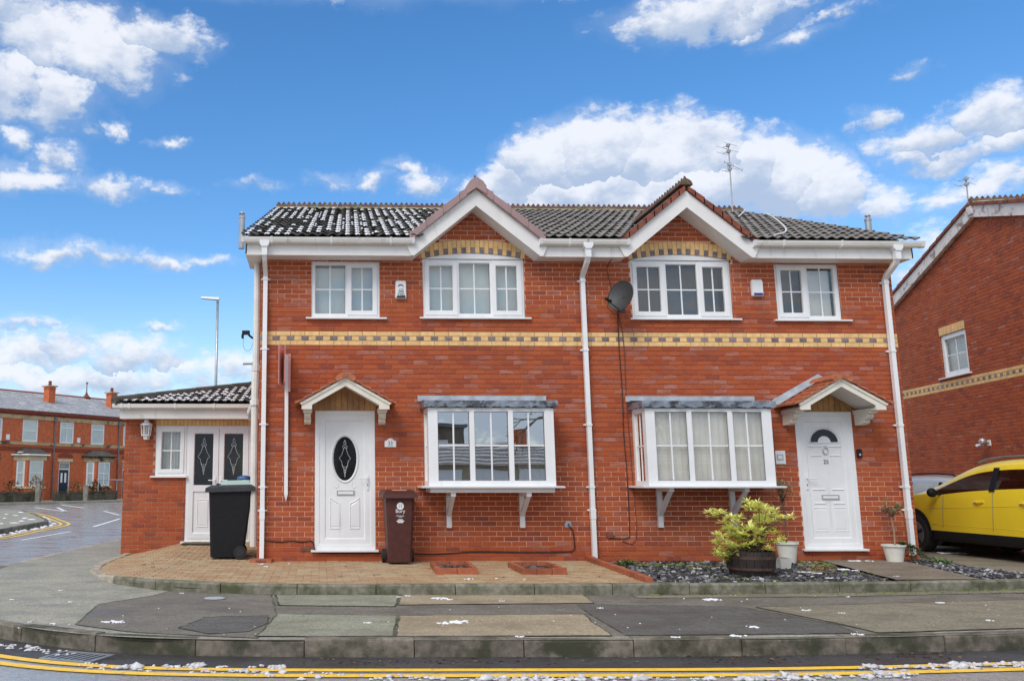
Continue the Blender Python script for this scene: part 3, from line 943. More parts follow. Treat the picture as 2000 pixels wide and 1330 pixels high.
# ================================================================== the pair of houses
XL, XM, XR = -.94, 4.16, 9.21
house_l = thing('semi_detached_house', 'left brick semi with snowy roof tiles, mauve gable edging and oval-glass door', 'house', (1.6, 4, 0), group='pair of semi-detached houses')
house_r = thing('semi_detached_house', 'right brick semi with bare grey roof, red gable edging and fan-light door', 'house', (6.7, 4, 0), group='pair of semi-detached houses')
ZS = 4.66                      # soffit
GC_L, GC_R = 2.44, 5.78        # centres of the two gables
WIN = {'A': (-.14, .94, 3.735, 4.65), 'B': (1.63, 3.25, 3.745, 4.69), 'C': (4.97, 6.59, 3.745, 4.69), 'D': (7.31, 8.35, 3.735, 4.65)}
DOOR = {'L': (-.07, .85, .17, 2.262), 'R': (7.44, 8.345, .17, 2.262)}
BAY = {'L': (1.61, 3.49), 'R': (4.87, 6.78)}
ARC0, ARC1, ARCR, ARCT = 4.70, 4.79, .085, .21
def arc_low(u_, c):            # underside of the brick arch over the wide windows
    return ARC0 + (ARC1 - ARC0) * (1 - ((u_ - c) / .81) ** 2)
def openings(z):
    o = []
    for k in WIN:
        a, b, z0, z1 = WIN[k]
        if z0 - .03 < z < z1 + .01: o.append((a - .004, b + .004))
    for k in DOOR:
        a, b, z0, z1 = DOOR[k]
        if z0 - .03 < z < z1 + .12: o.append((a - .004, b + .004))
    for k in BAY:
        a, b = BAY[k]
        if 1.14 < z < 2.24: o.append((a + .03, b - .03))
    for c in (GC_L, GC_R):
        if 4.66 < z < 4.93: o.append((c - .84, c + .84))
        elif 4.93 <= z < 5.01:
            h = .81 * math.sqrt(max(0, 1 - (z - ARC0 - ARCT - .01) / (ARC1 - ARC0)))
            o.append((c - h, c + h))
    return o
def bloom(z):
    return .05 if z < 1.3 else (.26 if z < 3.3 else .13)
low = course_layout(XL, XR, ZB0, ZS, openings, skip=(BANDK, BANDK + 1, BANDK + 2), seed=3, bloomf=bloom)
def gable_allow(c):
    return lambda z: (c - (5.52 - z) / .83, c + (5.52 - z) / .83)
gl = course_layout(1.4, 3.5, ZS + .01, 5.5, openings, gable_allow(GC_L), seed=4)
gr = course_layout(4.7, 6.9, ZS + .01, 5.5, openings, gable_allow(GC_R), seed=6)
camd = lambda b: math.dist((b[0], 0, b[1]), (0, -13.4, 1.2))
face = lambda u_, d, z: (u_, -d, z)

# ---- side extension (part of the left house), front wall set back
YE = 2.6
EWIN, EDOOR = (-3.0, -2.435, 1.285, 2.19), (-2.43, -1.255, .12, 2.19)
def eopen(z):
    o = []
    if EWIN[2] - .03 < z < 2.295: o.append((EWIN[0] - .003, EDOOR[1] + .003)) if z > 2.19 else o.append((EWIN[0] - .003, EWIN[1] + .003))
    if z < 2.19: o.append((EDOOR[0] - .003, EDOOR[1] + .003))
    return o
ext = course_layout(-3.56, -.95, -.165, 2.33, eopen, seed=8, bloomf=lambda z: .04)

allL = [b for b in low if b[0] < XM] + gl
allR = [b for b in low if b[0] >= XM] + gr
emit(allL, face, house_l, 'brick', 'brick', 300, camd, 'brickwork')
emit(allR, face, house_r, 'brick', 'brick', 300, camd, 'brickwork')
emit(ext, lambda u_, d, z: (u_, YE - d, z), house_l, 'brick', 'brick', 0, camd, 'extension_brickwork')

# mortar behind the bricks and the carcass of the building
RY, RZ, EY, EZ = 5.0, 7.10, -.45, 4.905       # ridge and eave line of the main roof
SL = (RZ - EZ) / (RY - EY)
YB = 10.0
for h, a, b, keys, gc in ((house_l, XL, XM, 'AB', GC_L), (house_r, XM, XR, 'CD', GC_R)):
    mb = MB()
    rects = [WIN[k] for k in keys] + [DOOR['L' if h is house_l else 'R']] + [(BAY['L' if h is house_l else 'R'][0] + .04, BAY['L' if h is house_l else 'R'][1] - .04, 1.14, 2.25)]
    backing(mb, a, b, -.15, ZS, rects, .0085)
    g0 = 5.55
    mb.add([(gc - (g0 - ZS) / .83, .0085, ZS), (gc - .83, .0085, ZS), (gc - .83, .0085, 4.72), (gc, .0085, 4.80), (gc + .83, .0085, 4.72), (gc + .83, .0085, ZS), (gc + (g0 - ZS) / .83, .0085, ZS), (gc, .0085, g0)], [(0, 1, 2, 3, 7), (7, 3, 4, 5, 6)])
    mb.build('mortar_joints', MAT['mortar'], h)
    mb = MB()       # side, back and party walls
    xs = a + .0085 if h is house_l else b - .0085
    mb.add([(xs, .1, -.15), (xs, YB, -.15), (xs, YB, EZ - .05), (xs, RY, RZ - .15), (xs, .1, EZ)], [(0, 1, 2, 3, 4)])
    mb.quad((a, YB, -.15), (b, YB, -.15), (b, YB, EZ), (a, YB, EZ))
    mb.quad((XM, .12, 0), (XM, YB, 0), (XM, YB, RZ - .3), (XM, .12, EZ - .2))
    mb.build('wall', MAT['mortar2'], h)
    side = course_layout(.11, YB, ZB0, 7.0, lambda z: [], lambda z: (max(.11, EY + (z + .22 - EZ) / SL), min(YB, 2 * RY - EY - (z + .22 - EZ) / SL)), seed=41, bloomf=lambda z: .08)
    sg_ = -1 if h is house_l else 1
    xw_ = a if h is house_l else b
    emit(side, lambda u_, d, z, xw_=xw_, sg_=sg_: (xw_ + sg_ * d, u_, z), h, 'brick', 'brick', 0, camd, 'side_brickwork', sg_ * PI / 2)
    mb = MB()
    for z in (.1, 2.55):
        mb.quad((a + .02, .11, z), (b - .02, .11, z), (b - .02, YB - .05, z), (a + .02, YB - .05, z))
    mb.quad((a + .05, 1.6, .1), (b - .05, 1.6, .1), (b - .05, 1.6, 4.8), (a + .05, 1.6, 4.8))
    mb.build('inner_wall', MAT['dark'], h)

# ---- buff and blue string course
for i in range(-1, 46):
    x = XL + .0 + i * .2262 + .03
    h = house_l if x + .11 < XM else house_r
    for k, kk in ((BANDK, 0), (BANDK + 2, 0)):
        a, b = max(XL, x), min(XR, x + .2262 - .01)
        if b - a > .04:
            inst('band_brick', brick_mesh(round(b - a, 3), .065, rnd.choice([.2, .5, .8]), 'yellow_brick')[1], h, ((a + b) / 2, -.004, ZB0 + (k + .5) * BH))
    a, b = max(XL, x - .055), min(XR, x + .047)
    if b - a > .03:
        inst('band_brick', brick_mesh(round(b - a, 3), .058, rnd.choice([.1, .5, .9]), 'blue_brick')[1], h, ((a + b) / 2, -.006, ZB0 + (BANDK + 1.5) * BH))
    a, b = max(XL, x + .057), min(XR, x + .161)
    if b - a > .03:
        inst('band_brick', brick_mesh(round(b - a, 3), .065, rnd.choice([.2, .5, .8]), 'yellow_brick')[1], h, ((a + b) / 2, -.004, ZB0 + (BANDK + 1.5) * BH))
mb = MB(); mb.box(XL, XM, -.0005, .02, ZB0 + BANDK * BH, ZB0 + (BANDK + 3) * BH); mb.build('band_mortar', MAT['buff_mortar'], house_l)
mb = MB(); mb.box(XM, XR, -.0005, .02, ZB0 + BANDK * BH, ZB0 + (BANDK + 3) * BH); mb.build('band_mortar', MAT['buff_mortar'], house_r)

# ---- brick arches over the wide upper windows
def wedge(c, ua, ub, f0, f1, matkey, parent, name, y0=-.005):
    """one arch brick between stations ua..ub; f0,f1: fractions of the ring height"""
    def pt(u_, f):
        zl = arc_low(u_, c)
        lean = (u_ - c) * .035
        return (u_ + lean * f, zl + ARCT * f)
    a0, a1, b0, b1 = pt(ua, f0), pt(ua, f1), pt(ub, f0), pt(ub, f1)
    cx, cz = sum(p[0] for p in (a0, a1, b0, b1)) / 4, sum(p[1] for p in (a0, a1, b0, b1)) / 4
    mb = MB()
    mb.prism([(p[0] - cx, p[1] - cz) for p in (a0, b0, b1, a1)], 'y', y0, .08, 0, rnd.choice([.2, .5, .8]))
    inst(name, mb.mesh(name, MAT[matkey]), parent, (cx, 0, cz))
for c, h in ((GC_L, house_l), (GC_R, house_r)):
    n = 23
    st = 1.66 / n
    for i in range(n):
        ua, ub = c - .83 + i * st + .004, c - .83 + (i + 1) * st - .004
        if i % 2 == 1:
            wedge(c, ua, ub, 0, .40, 'blue_brick', h, 'arch_brick', -.007)
            wedge(c, ua, ub, .44, 1, 'yellow_brick', h, 'arch_brick')
        else:
            wedge(c, ua, ub, 0, 1, 'yellow_brick', h, 'arch_brick')
    mb = MB()
    pts = [(c - .84 + 1.68 * i / 16) for i in range(17)]
    for a, b in zip(pts, pts[1:]):
        mb.quad((a, .002, arc_low(a, c) - .0), (b, .002, arc_low(b, c) - .0), (b + (b - c) * .035, .002, arc_low(b, c) + ARCT + .01), (a + (a - c) * .035, .002, arc_low(a, c) + ARCT + .01))
    mb.build('arch_mortar', MAT['buff_mortar'], h)

# ---- windows -------------------------------------------------------
def frame(mb, x0, x1, z0, z1, w, y0, y1, m=0, bev=.012):
    """rectangular frame with mitred, slightly splayed inner edge"""
    o = [(x0, z0), (x1, z0), (x1, z1), (x0, z1)]
    i = [(x0 + w, z0 + w), (x1 - w, z0 + w), (x1 - w, z1 - w), (x0 + w, z1 - w)]
    j = [(x0 + w + bev, z0 + w + bev), (x1 - w - bev, z0 + w + bev), (x1 - w - bev, z1 - w - bev), (x0 + w + bev, z1 - w - bev)]
    vs = [(a, y0, b) for a, b in o] + [(a, y0, b) for a, b in i] + [(a, y0 + bev, b) for a, b in j] + [(a, y1, b) for a, b in j] + [(a, y1, b) for a, b in o]
    fs = []
    for k in range(4):
        n = (k + 1) % 4
        fs += [(k, n, 4 + n, 4 + k), (4 + k, 4 + n, 8 + n, 8 + k), (8 + k, 8 + n, 12 + n, 12 + k), (n, k, 16 + k, 16 + n)]
    mb.add(vs, fs, m)

def window(parent, x0, x1, z0, z1, yf, lights, glass='glass', back='blind', backd=.10, sill=True, mull=.045, cross=True, sillx=(.085, .11), midz=None, frame_w=.052, names=True):
    """yf: y of the outer frame face (towards -y). lights: [(xa, xb, opening?)]"""
    mb = MB()
    frame(mb, x0, x1, z0, z1, frame_w, yf, yf + .07)
    for (a, b, o_), (c, d, _) in zip(lights, lights[1:]):
        mb.box((b + c) / 2 - mull / 2, (b + c) / 2 + mull / 2, yf + .001, yf + .069, z0 + frame_w, z1 - frame_w)
    w = mb.build('window', MAT['upvc'], parent)
    for i, (a, b, op) in enumerate(lights):
        la = x0 + frame_w if i == 0 else a + mull / 2
        lb = x1 - frame_w if i == len(lights) - 1 else b - mull / 2
        za, zb = z0 + frame_w, z1 - frame_w
        if op:
            sb = MB()
            frame(sb, la - .012, lb + .012, za - .012, zb + .012, .058, yf - .016, yf + .05)
            sb.build('sash', MAT['upvc'], w)
            gs = MB()
            ga, gb, gza, gzb = la + .046, lb - .046, za + .046, zb - .046
        else:
            ga, gb, gza, gzb = la, lb, za, zb
            gs = MB()
        gy = yf + .03 if op else yf + .04
        p = MB()
        p.quad((ga, gy, gza), (gb, gy, gza), (gb, gy, gzb), (ga, gy, gzb))
        p.build('pane', MAT[glass], w)
        frame(gs, ga - .001, gb + .001, gza - .001, gzb + .001, .006, gy - .012, gy - .002, bev=.001)
        gs.build('gasket', MAT['gasket'], w)
        if cross:
            cb = MB()
            cx = (ga + gb) / 2
            cz = midz if midz else (gza + gzb) / 2
            cb.box(cx - .010, cx + .010, gy - .008, gy + .008, gza, gzb)
            cb.box(ga, gb, gy - .0075, gy + .0075, cz - .010, cz + .010)
            cb.build('glazing_bar', MAT['upvc'], w)
    if back:
        bb = MB()
        n = 28 if back in ('net', 'curtain') else 1
        for k in range(n):
            xa, xb = x0 + .03 + (x1 - x0 - .06) * k / n, x0 + .03 + (x1 - x0 - .06) * (k + 1) / n
            ya = yf + .07 + backd + (.012 * math.sin(k * 2.1) if n > 1 else 0)
            yb = yf + .07 + backd + (.012 * math.sin((k + 1) * 2.1) if n > 1 else 0)
            bb.quad((xa, ya, z0 + .03), (xb, yb, z0 + .03), (xb, yb, z1 - .03), (xa, ya, z1 - .03))
        bb.build('net_curtain' if n > 1 else 'blind', MAT[back], w)  # a grey back is no blind but a sheet coloured as the unlit room
    if sill:
        sb = MB()
        sb.prism([(yf + .03, z0 - .028), (yf - .085, z0 - .034), (yf - .085, z0 - .010), (yf + .0, z0 + .001), (yf + .03, z0 + .001)], 'x', x0 - sillx[0], x1 + sillx[1])
        sb.build('sill', MAT['upvc'], w)
    return w
YW = .028
wa = window(house_l, *WIN['A'], YW, [(-.14, .42, False), (.42, .94, True)])
wb = window(house_l, *WIN['B'], YW, [(1.63, 2.19, True), (2.19, 2.73, False), (2.73, 3.25, True)], sillx=(.06, .085))
wc = window(house_r, *WIN['C'], YW, [(4.97, 5.53, True), (5.53, 6.07, False), (6.07, 6.59, True)], back='dim_room', backd=.3, glass='glass_net', sillx=(.05, .11))
wd = window(house_r, *WIN['D'], YW, [(7.31, 7.83, True), (7.83, 8.35, False)], back='dim_room', backd=.3, glass='glass_net', sillx=(.07, .13))
for c, w in ((GC_L, wb), (GC_R, wc)):       # arched head filling
    mb = MB()
    pts = [(c - .81 + 1.62 * i / 14) for i in range(15)]
    mb.prism([(pts[0], 4.6905)] + [(pts[-1], 4.6905)] + [(p, arc_low(p, c) - .004) for p in pts[::-1]], 'y', .012, .09)
    mb.build('arched_head', MAT['upvc'], w)
    mb = MB(); mb.box(c - .80, c + .80, .0105, .0115, 4.687, 4.694); mb.build('head_joint', MAT['gasket'], w)
# a towel and bottles on the inner sill of the right-hand window
bb = MB(); bb.quad((7.86, .16, 3.80), (8.28, .16, 3.80), (8.28, .16, 4.58), (7.86, .20, 4.58)); bb.build('roller_blind', MAT['blind'], wd)

# ---- square bay windows
def bay(parent, xa, xb, brackets, back, glass, lightbreaks, board):
    YF = -.55
    z0, z1 = 1.12, 2.265
    mb = MB()
    pw = .142
    mb.box(xa, xa + pw, YF, YF + .07, z0, z1)
    mb.box(xb - pw, xb, YF, YF + .07, z0, z1)
    mb.box(xa + pw + .0005, xb - pw - .0005, YF + .002, YF + .066, z0, z0 + .075)
    mb.box(xa + pw + .0005, xb - pw - .0005, YF + .002, YF + .066, z1 - .05, z1)
    br = [xa + pw] + list(lightbreaks) + [xb - pw]
    for m_ in lightbreaks:
        mb.box(m_ - .037, m_ + .037, YF + .001, YF + .068, z0 + .0755, z1 - .0505)
    # side frames
    for xs, s in ((xa, 1), (xb, -1)):
        x0_, x1_ = (xs, xs + .06) if s > 0 else (xs - .06, xs)
        e = .0015
        x0_, x1_ = x0_ + e, x1_ - e
        mb.box(x0_, x1_, YF + .071, YF + .13, z0, z1)
        mb.box(x0_, x1_, -.075, .02, z0, z1)
        mb.box(x0_, x1_, YF + .131, -.076, z0, z0 + .07)
        mb.box(x0_, x1_, YF + .131, -.076, z1 - .06, z1)
        mb.box(x0_ + .02, x1_ - .02, YF + .131, -.076, 1.70, 1.722)
        mb.box(x0_ + .02, x1_ - .02, (YF - .0) / 2 - .008 + .03, (YF - .0) / 2 + .008 + .03, z0 + .071, 1.699)
        mb.box(x0_ + .02, x1_ - .02, (YF - .0) / 2 - .008 + .03, (YF - .0) / 2 + .008 + .03, 1.723, z1 - .061)
    w = mb.build('bay_window', MAT['upvc'], parent)
    for i in range(3):
        a = br[i] + (0 if i == 0 else .037)
        b = br[i + 1] - (0 if i == 2 else .037)
        p = MB()
        p.quad((a, YF + .035, z0 + .075), (b, YF + .035, z0 + .075), (b, YF + .035, z1 - .05), (a, YF + .035, z1 - .05))
        p.build('pane', MAT[glass], w)
        g = MB()
        frame(g, a - .001, b + .001, z0 + .074, z1 - .049, .007, YF + .02, YF + .03, bev=.001)
        g.build('gasket', MAT['gasket'], w)
        cb = MB()
        cx = (a + b) / 2
        cb.box(cx - .011, cx + .011, YF + .024, YF + .046, z0 + .076, z1 - .051)
        cb.box(a, b, YF + .0245, YF + .0455, 1.70, 1.722)
        cb.build('glazing_bar', MAT['upvc'], w)
    for xs in (xa + .03, xb - .03):
        p = MB()
        p.quad((xs, YF + .13, z0 + .07), (xs, -.076, z0 + .07), (xs, -.076, z1 - .06), (xs, YF + .13, z1 - .06))
        p.build('side_pane', MAT['glass'], w)
    fl = MB()
    fl.box(xa + .03, xb - .03, YF + .075, .10, z0 - .002, z0 + .03)
    fl.box(xa + .02, xb - .02, YF + .06, .10, z1 - .02, z1 + .02)
    fl.build('lining', MAT['upvc'], w)
    # sill and lower board
    sb = MB()
    sb.prism([(.02, z0 - .03), (YF - .085, z0 - .03), (YF - .09, z0 - .008), (YF - .01, z0 - .0005), (.02, z0 - .0005)], 'x', xa - .11, xb + .11)
    sb.build('sill', MAT['upvc'], w)
    if board:
        lb = MB(); lb.box(xa + .02, xb - .02, YF - .0, -.002, 1.022, 1.088); lb.build('under_board', MAT['white_timber'], w)
    # lead roof: sloping sheet, dressed front drip with a scalloped edge, wall flashing
    L = MB()
    zf, zt = 2.375, 2.43
    L.add([(xa - .06, YF - .05, zf), (xb + .06, YF - .05, zf), (xb + .03, 0, zt), (xa - .03, 0, zt)], [(0, 1, 2, 3)])
    n = 52
    def drip(pa, pb, n):
        for k in range(n):
            q0, q1 = k / n, (k + 1) / n
            f = lambda q: 2.268 + .018 * abs(math.sin(q * n * .62)) + rnd.uniform(-.006, .006)
            wv = lambda q: .008 * math.sin(q * n * .9)
            P = lambda q, z, o=0: (pa[0] + (pb[0] - pa[0]) * q, pa[1] + (pb[1] - pa[1]) * q - (wv(q) if o else 0), z)
            L.add([P(q0, zf), P(q1, zf), P(q1, 2.33, 1), P(q0, 2.33, 1), P(q1, f(q1), 1), P(q0, f(q0), 1)], [(3, 2, 1, 0), (5, 4, 2, 3)])
    drip((xa - .06, YF - .05), (xb + .06, YF - .05), n)
    drip((xa - .06, -.0), (xa - .06, YF - .05), 14)
    drip((xb + .06, YF - .05), (xb + .06, -.0), 14)
    L.build('lead_roof', MAT['lead'], w)
    F = MB(); F.box(xa - .09, xb + .04, -.016, -.004, zt - .02, 2.50); F.build('lead_flashing', MAT['lead_light'], w)
    if back == 'room':
        bb = MB()
        n = 10
        for k in range(n):
            x0_ = xb - .52 + .40 * k / n; x1_ = xb - .52 + .40 * (k + 1) / n
            bb.quad((x0_, YF + .14 + .025 * math.sin(k * 2.2), z0 + .04), (x1_, YF + .14 + .025 * math.sin(k * 2.2 + 2.2), z0 + .04), (x1_, YF + .14 + .025 * math.sin(k * 2.2 + 2.2), z1 - .05), (x0_, YF + .14 + .025 * math.sin(k * 2.2), z1 - .05))
        bb.build('curtain', MAT['curtain'], w)
    else:
        bb = MB()
        n = 60
        for k in range(n):
            x0_ = xa + .07 + (xb - xa - .14) * k / n; x1_ = xa + .07 + (xb - xa - .14) * (k + 1) / n
            f = lambda q: YF + .10 + .006 * math.sin(q * 1.9) + .005 * math.sin(q * .7)
            bb.quad((x0_, f(k), z0 + .04), (x1_, f(k + 1), z0 + .04), (x1_, f(k + 1), z1 - .05), (x0_, f(k), z1 - .05))
        bb.build('net_curtain', MAT['net'], w)
    for bx in brackets:
        bm = MB()
        zt_ = 1.021 if board else 1.089
        bm.box(bx - .038, bx + .038, -.055, -.002, .49, zt_)
        bm.box(bx - .036, bx + .036, YF + .02, -.056, zt_ - .055, zt_ - .0005)
        bm.prism([(-.056, .66), (-.056, .76), (YF + .10, zt_ - .056), (YF + .04, zt_ - .056)], 'x', bx - .030, bx + .030)
        bm.build('bracket', MAT['white_timber'], parent)
    return w
bay(house_l, *BAY['L'], (1.97, 3.09), 'room', 'glass_bay', (2.262, 2.843), True)
bay(house_r, *BAY['R'], (5.215, 6.345), 'net', 'glass_net', (5.535, 6.155), False)

# ---- doors
def oval_pts(cx, cz, rx, rz, n=28):
    return [(cx + rx * math.cos(2 * PI * k / n), cz + rz * math.sin(2 * PI * k / n)) for k in range(n)]
def ring(mb, pts_o, pts_i, y, yo, m=0):
    n = len(pts_o)
    vs = [(a, yo, b) for a, b in pts_o] + [(a, y, b) for a, b in [((p[0] + q[0]) / 2, (p[1] + q[1]) / 2) for p, q in zip(pts_o, pts_i)]] + [(a, yo, b) for a, b in pts_i]
    fs = []
    for k in range(n):
        q = (k + 1) % n
        fs += [(k, n + k, n + q, q)[::-1], (n + k, 2 * n + k, 2 * n + q, n + q)[::-1]]
    mb.add(vs, fs, m)
def motif(cx, cz, sx, sz, y, parent):
    mb = MB()
    def t(pts):
        mb.tube([(cx + a * sx, y, cz + b * sz) for a, b in pts], .0045, 5)
    for s in (1, -1):
        t([(0, .62), (s * .12, .48), (s * .2, .34), (s * .28, .2), (s * .52, 0), (s * .3, -.14), (s * .24, -.34), (s * .14, -.5), (0, -.75)])
        t([(0, .95), (s * .1, .82), (s * .05, .7), (s * .22, .62), (s * .12, .48)])
        t([(s * .24, -.34), (s * .1, -.45), (0, -.42)])
        t([(0, -.5), (s * .08, -.62), (0, -.95)])
    mb.build('leaded_motif', MAT['lead_light'], parent)
def panel(mb, pts, y, d=.012, w=.022, m=0):
    """raised moulding along a closed outline (x,z)"""
    cx = sum(p[0] for p in pts) / len(pts); cz = sum(p[1] for p in pts) / len(pts)
    def sh(p, k):
        dx, dz = p[0] - cx, p[1] - cz
        l = math.hypot(dx, dz)
        return (p[0] - dx / l * k * 1.3, p[1] - dz / l * k * 1.3)
    o, mi, i = pts, [sh(p, w * .4) for p in pts], [sh(p, w) for p in pts]
    i2 = [sh(p, w * 1.6) for p in pts]
    n = len(pts)
    vs = [(a, y, b) for a, b in o] + [(a, y - d, b) for a, b in mi] + [(a, y + .002, b) for a, b in i] + [(a, y - d * .5, b) for a, b in i2]
    fs = []
    for k in range(n):
        q = (k + 1) % n
        for L in range(3):
            fs.append((L * n + k, L * n + q, (L + 1) * n + q, (L + 1) * n + k))
    fs.append(tuple(3 * n + k for k in range(n)))
    mb.add(vs, fs, m)
def door(parent, x0, x1, z0, z1, kind):
    mb = MB()
    frame(mb, x0, x1, z0, z1, .066, .004, .08)
    f = mb.build('door_frame', MAT['upvc'], parent)
    s = MB(); s.prism([(.03, z0 - .028), (-.075, z0 - .032), (-.075, z0 - .006), (.0, z0 - .0005), (.03, z0 - .0005)], 'x', x0 - .055, x1 + .045); s.build('threshold', MAT['upvc'], f)
    a, b, za, zb = x0 + .068, x1 - .068, z0 + .068, z1 - .068
    d = MB()
    frame(d, a, b, za, zb, .085, .012, .05, bev=.014)
    pa, pb, pza, pzb = a + .099, b - .099, za + .099, zb - .099
    Y = .026
    cx = (pa + pb) / 2
    if kind == 'oval':
        cz, rx, rz = z0 + 1.36, .178, .335
        n = 28
        op = oval_pts(cx, cz, rx, rz, n)
        rect = []
        for k in range(n):          # matching points on the panel outline
            an = 2 * PI * k / n
            c_, s_ = math.cos(an), math.sin(an)
            kx = ((pb - pa) / 2) / abs(c_) if abs(c_) > 1e-6 else 1e9
            up = (pzb - cz) if s_ > 0 else (cz - pza)
            kz = up / abs(s_) if abs(s_) > 1e-6 else 1e9
            k_ = min(kx, kz)
            rect.append((cx + c_ * k_, cz + s_ * k_))
        d.add([(p[0], Y, p[1]) for p in rect] + [(p[0], Y, p[1]) for p in op], [(k, (k + 1) % n, n + (k + 1) % n, n + k) for k in range(n)])
        for sx_ in (pa, pb):
            for sz_ in (pza, pzb):
                ks = [k for k in range(n) if (abs(rect[k][0] - sx_) < 1e-6) != (abs(rect[(k + 1) % n][0] - sx_) < 1e-6) and (rect[k][1] - cz) * (sz_ - cz) > 0 and (rect[k][0] - cx + rect[(k + 1) % n][0] - cx) * (sx_ - cx) > 0][:1]
                ks = [ks[0], (ks[0] + 1) % n] if ks else sorted(range(n), key=lambda k: math.dist(rect[k], (sx_, sz_)))[:2]
                d.add([(sx_, Y, sz_)] + [(rect[k][0], Y, rect[k][1]) for k in ks], [(0, 1, 2)])
        bk_ = oval_pts(cx, cz, rx + .02, rz + .02, n)
        d.add([(p[0], Y + .004, p[1]) for p in rect] + [(p[0], Y + .004, p[1]) for p in bk_], [(k, (k + 1) % n, n + (k + 1) % n, n + k) for k in range(n)])
        ring(d, oval_pts(cx, cz, rx + .045, rz + .045), oval_pts(cx, cz, rx, rz), Y - .018, Y)
        for s_ in (-1, 1):
            x_i, x_o = cx + s_ * .075, cx + s_ * .225
            zb_ = z0 + .30
            pts = [(x_i, zb_), (x_o, zb_), (x_o, z0 + .78), (x_o - s_ * .06, z0 + .735), (x_i + s_ * .0, z0 + .69)]
            panel(d, pts if s_ > 0 else pts[::-1], Y)
            for q in (0, 1):      # small scrolls round the oval
                zc = cz + (.37 if q else -.41)
                d.tube([(cx + s_ * (.13 + .03 * math.cos(k)), Y - .002, zc + .035 * math.sin(k) * (1 if q else -1) + k * .004) for k in [i * .6 for i in range(8)]], .006, 5)
    else:
        cz = z0 + 1.62
        d.quad((pa, Y, pza), (pb, Y, pza), (pb, Y, pzb), (pa, Y, pzb))
        arc = lambda r: [(cx + r * 1.08 * math.cos(PI * k / 16), cz + r * math.sin(PI * k / 16)) for k in range(17)]
        ring(d, arc(.245) + [(cx - .2, cz - .03), (cx + .2, cz - .03)], arc(.205) + [(cx - .16, cz), (cx + .16, cz)], Y - .014, Y - .001)
        def hl(xc, zc, w):
            d.prism([(Y, zc - .012), (Y - .012, zc + .004), (Y, zc + .02)], 'x', xc - w / 2, xc + w / 2)
        for s_ in (-1, 1):
            hl(cx + s_ * .155, cz - .075, .21); hl(cx + s_ * .15, cz - .215, .17)
            hl(cx + s_ * .15, z0 + .885, .19); hl(cx + s_ * .15, z0 + .675, .17)
            panel(d, [(cx + s_ * .15 - .11, z0 + .25), (cx + s_ * .15 + .11, z0 + .25), (cx + s_ * .15 + .11, z0 + .62), (cx + s_ * .15 - .11, z0 + .62)], Y, .008)
    dd = d.build('door', MAT['upvc'], parent)
    g = MB()
    if kind == 'oval':
        n = 28
        op = oval_pts(cx, cz, rx + .004, rz + .004, n)
        g.add([(p[0], Y + .004, p[1]) for p in op], [tuple(range(n))])
        g.build('oval_glass', MAT['glass_dark'], dd)
        motif(cx, cz, .17, .30, Y + .001, dd)
    else:
        o = [(cx + .2 * 1.08 * math.cos(PI * k / 16), cz + .2 * math.sin(PI * k / 16)) for k in range(17)]
        i = [(cx + .095 * 1.08 * math.cos(PI * k / 16), cz + .095 * math.sin(PI * k / 16)) for k in range(17)]
        g.add([(p[0], Y - .004, p[1]) for p in o] + [(p[0], Y - .004, p[1]) for p in i], [(k, k + 1, 18 + k, 17 + k)[::-1] for k in range(16)])
        g.build('fan_glass', MAT['glass_dark'], dd)
        text('door_number', '25', .085, (cx, Y - .004, cz - .31), (PI / 2, 0, 0), MAT['black_print'], dd)
        k = MB(); k.tube([(cx + .04 * math.cos(t), Y - .016, cz - .135 + .055 * math.sin(t)) for t in [2 * PI * i / 14 + PI / 2 for i in range(15)]], .007, 6); k.box(cx - .016, cx + .016, Y - .026, Y, cz - .09, cz - .06)
        k.build('knocker', MAT['alu'], dd)
    lx = cx + (.01 if kind == 'oval' else .02)
    lb = MB(); zl = z0 + (.845 if kind == 'oval' else .775)
    frame(lb, lx - .135, lx + .135, zl - .035, zl + .035, .012, Y - .016, Y, bev=.003); lb.box(lx - .118, lx + .118, Y - .010, Y - .002, zl - .018, zl + .018)
    lbo = lb.build('letterbox', MAT['alu'], dd)
    fl_ = MB(); fl_.box(lx - .118, lx + .118, Y - .0125, Y - .0105, zl - .02, zl + .02); fl_.build('letter_flap', MAT['upvc'], lbo)
    h = MB()
    s_ = 1 if kind == 'oval' else -1
    hx = (b - .045) if s_ > 0 else (a + .045)
    zh = z0 + 1.02
    h.box(hx - .016, hx + .016, -.004, .0125, zh - .13, zh + .09)
    h.tube([(hx, -.004, zh + .04), (hx, -.045, zh + .04), (hx - s_ * .03, -.05, zh + .04), (hx - s_ * .13, -.05, zh + .038)], .009, 6)
    h.build('handle', MAT['upvc'], dd)
    kk = MB(); kk.box(hx - .007, hx + .007, -.007, -.0045, zh - .075, zh - .045); kk.build('keyhole', MAT['gasket'], dd)
    return dd
door(house_l, *DOOR['L'], 'oval')
door(house_r, *DOOR['R'], 'fan')

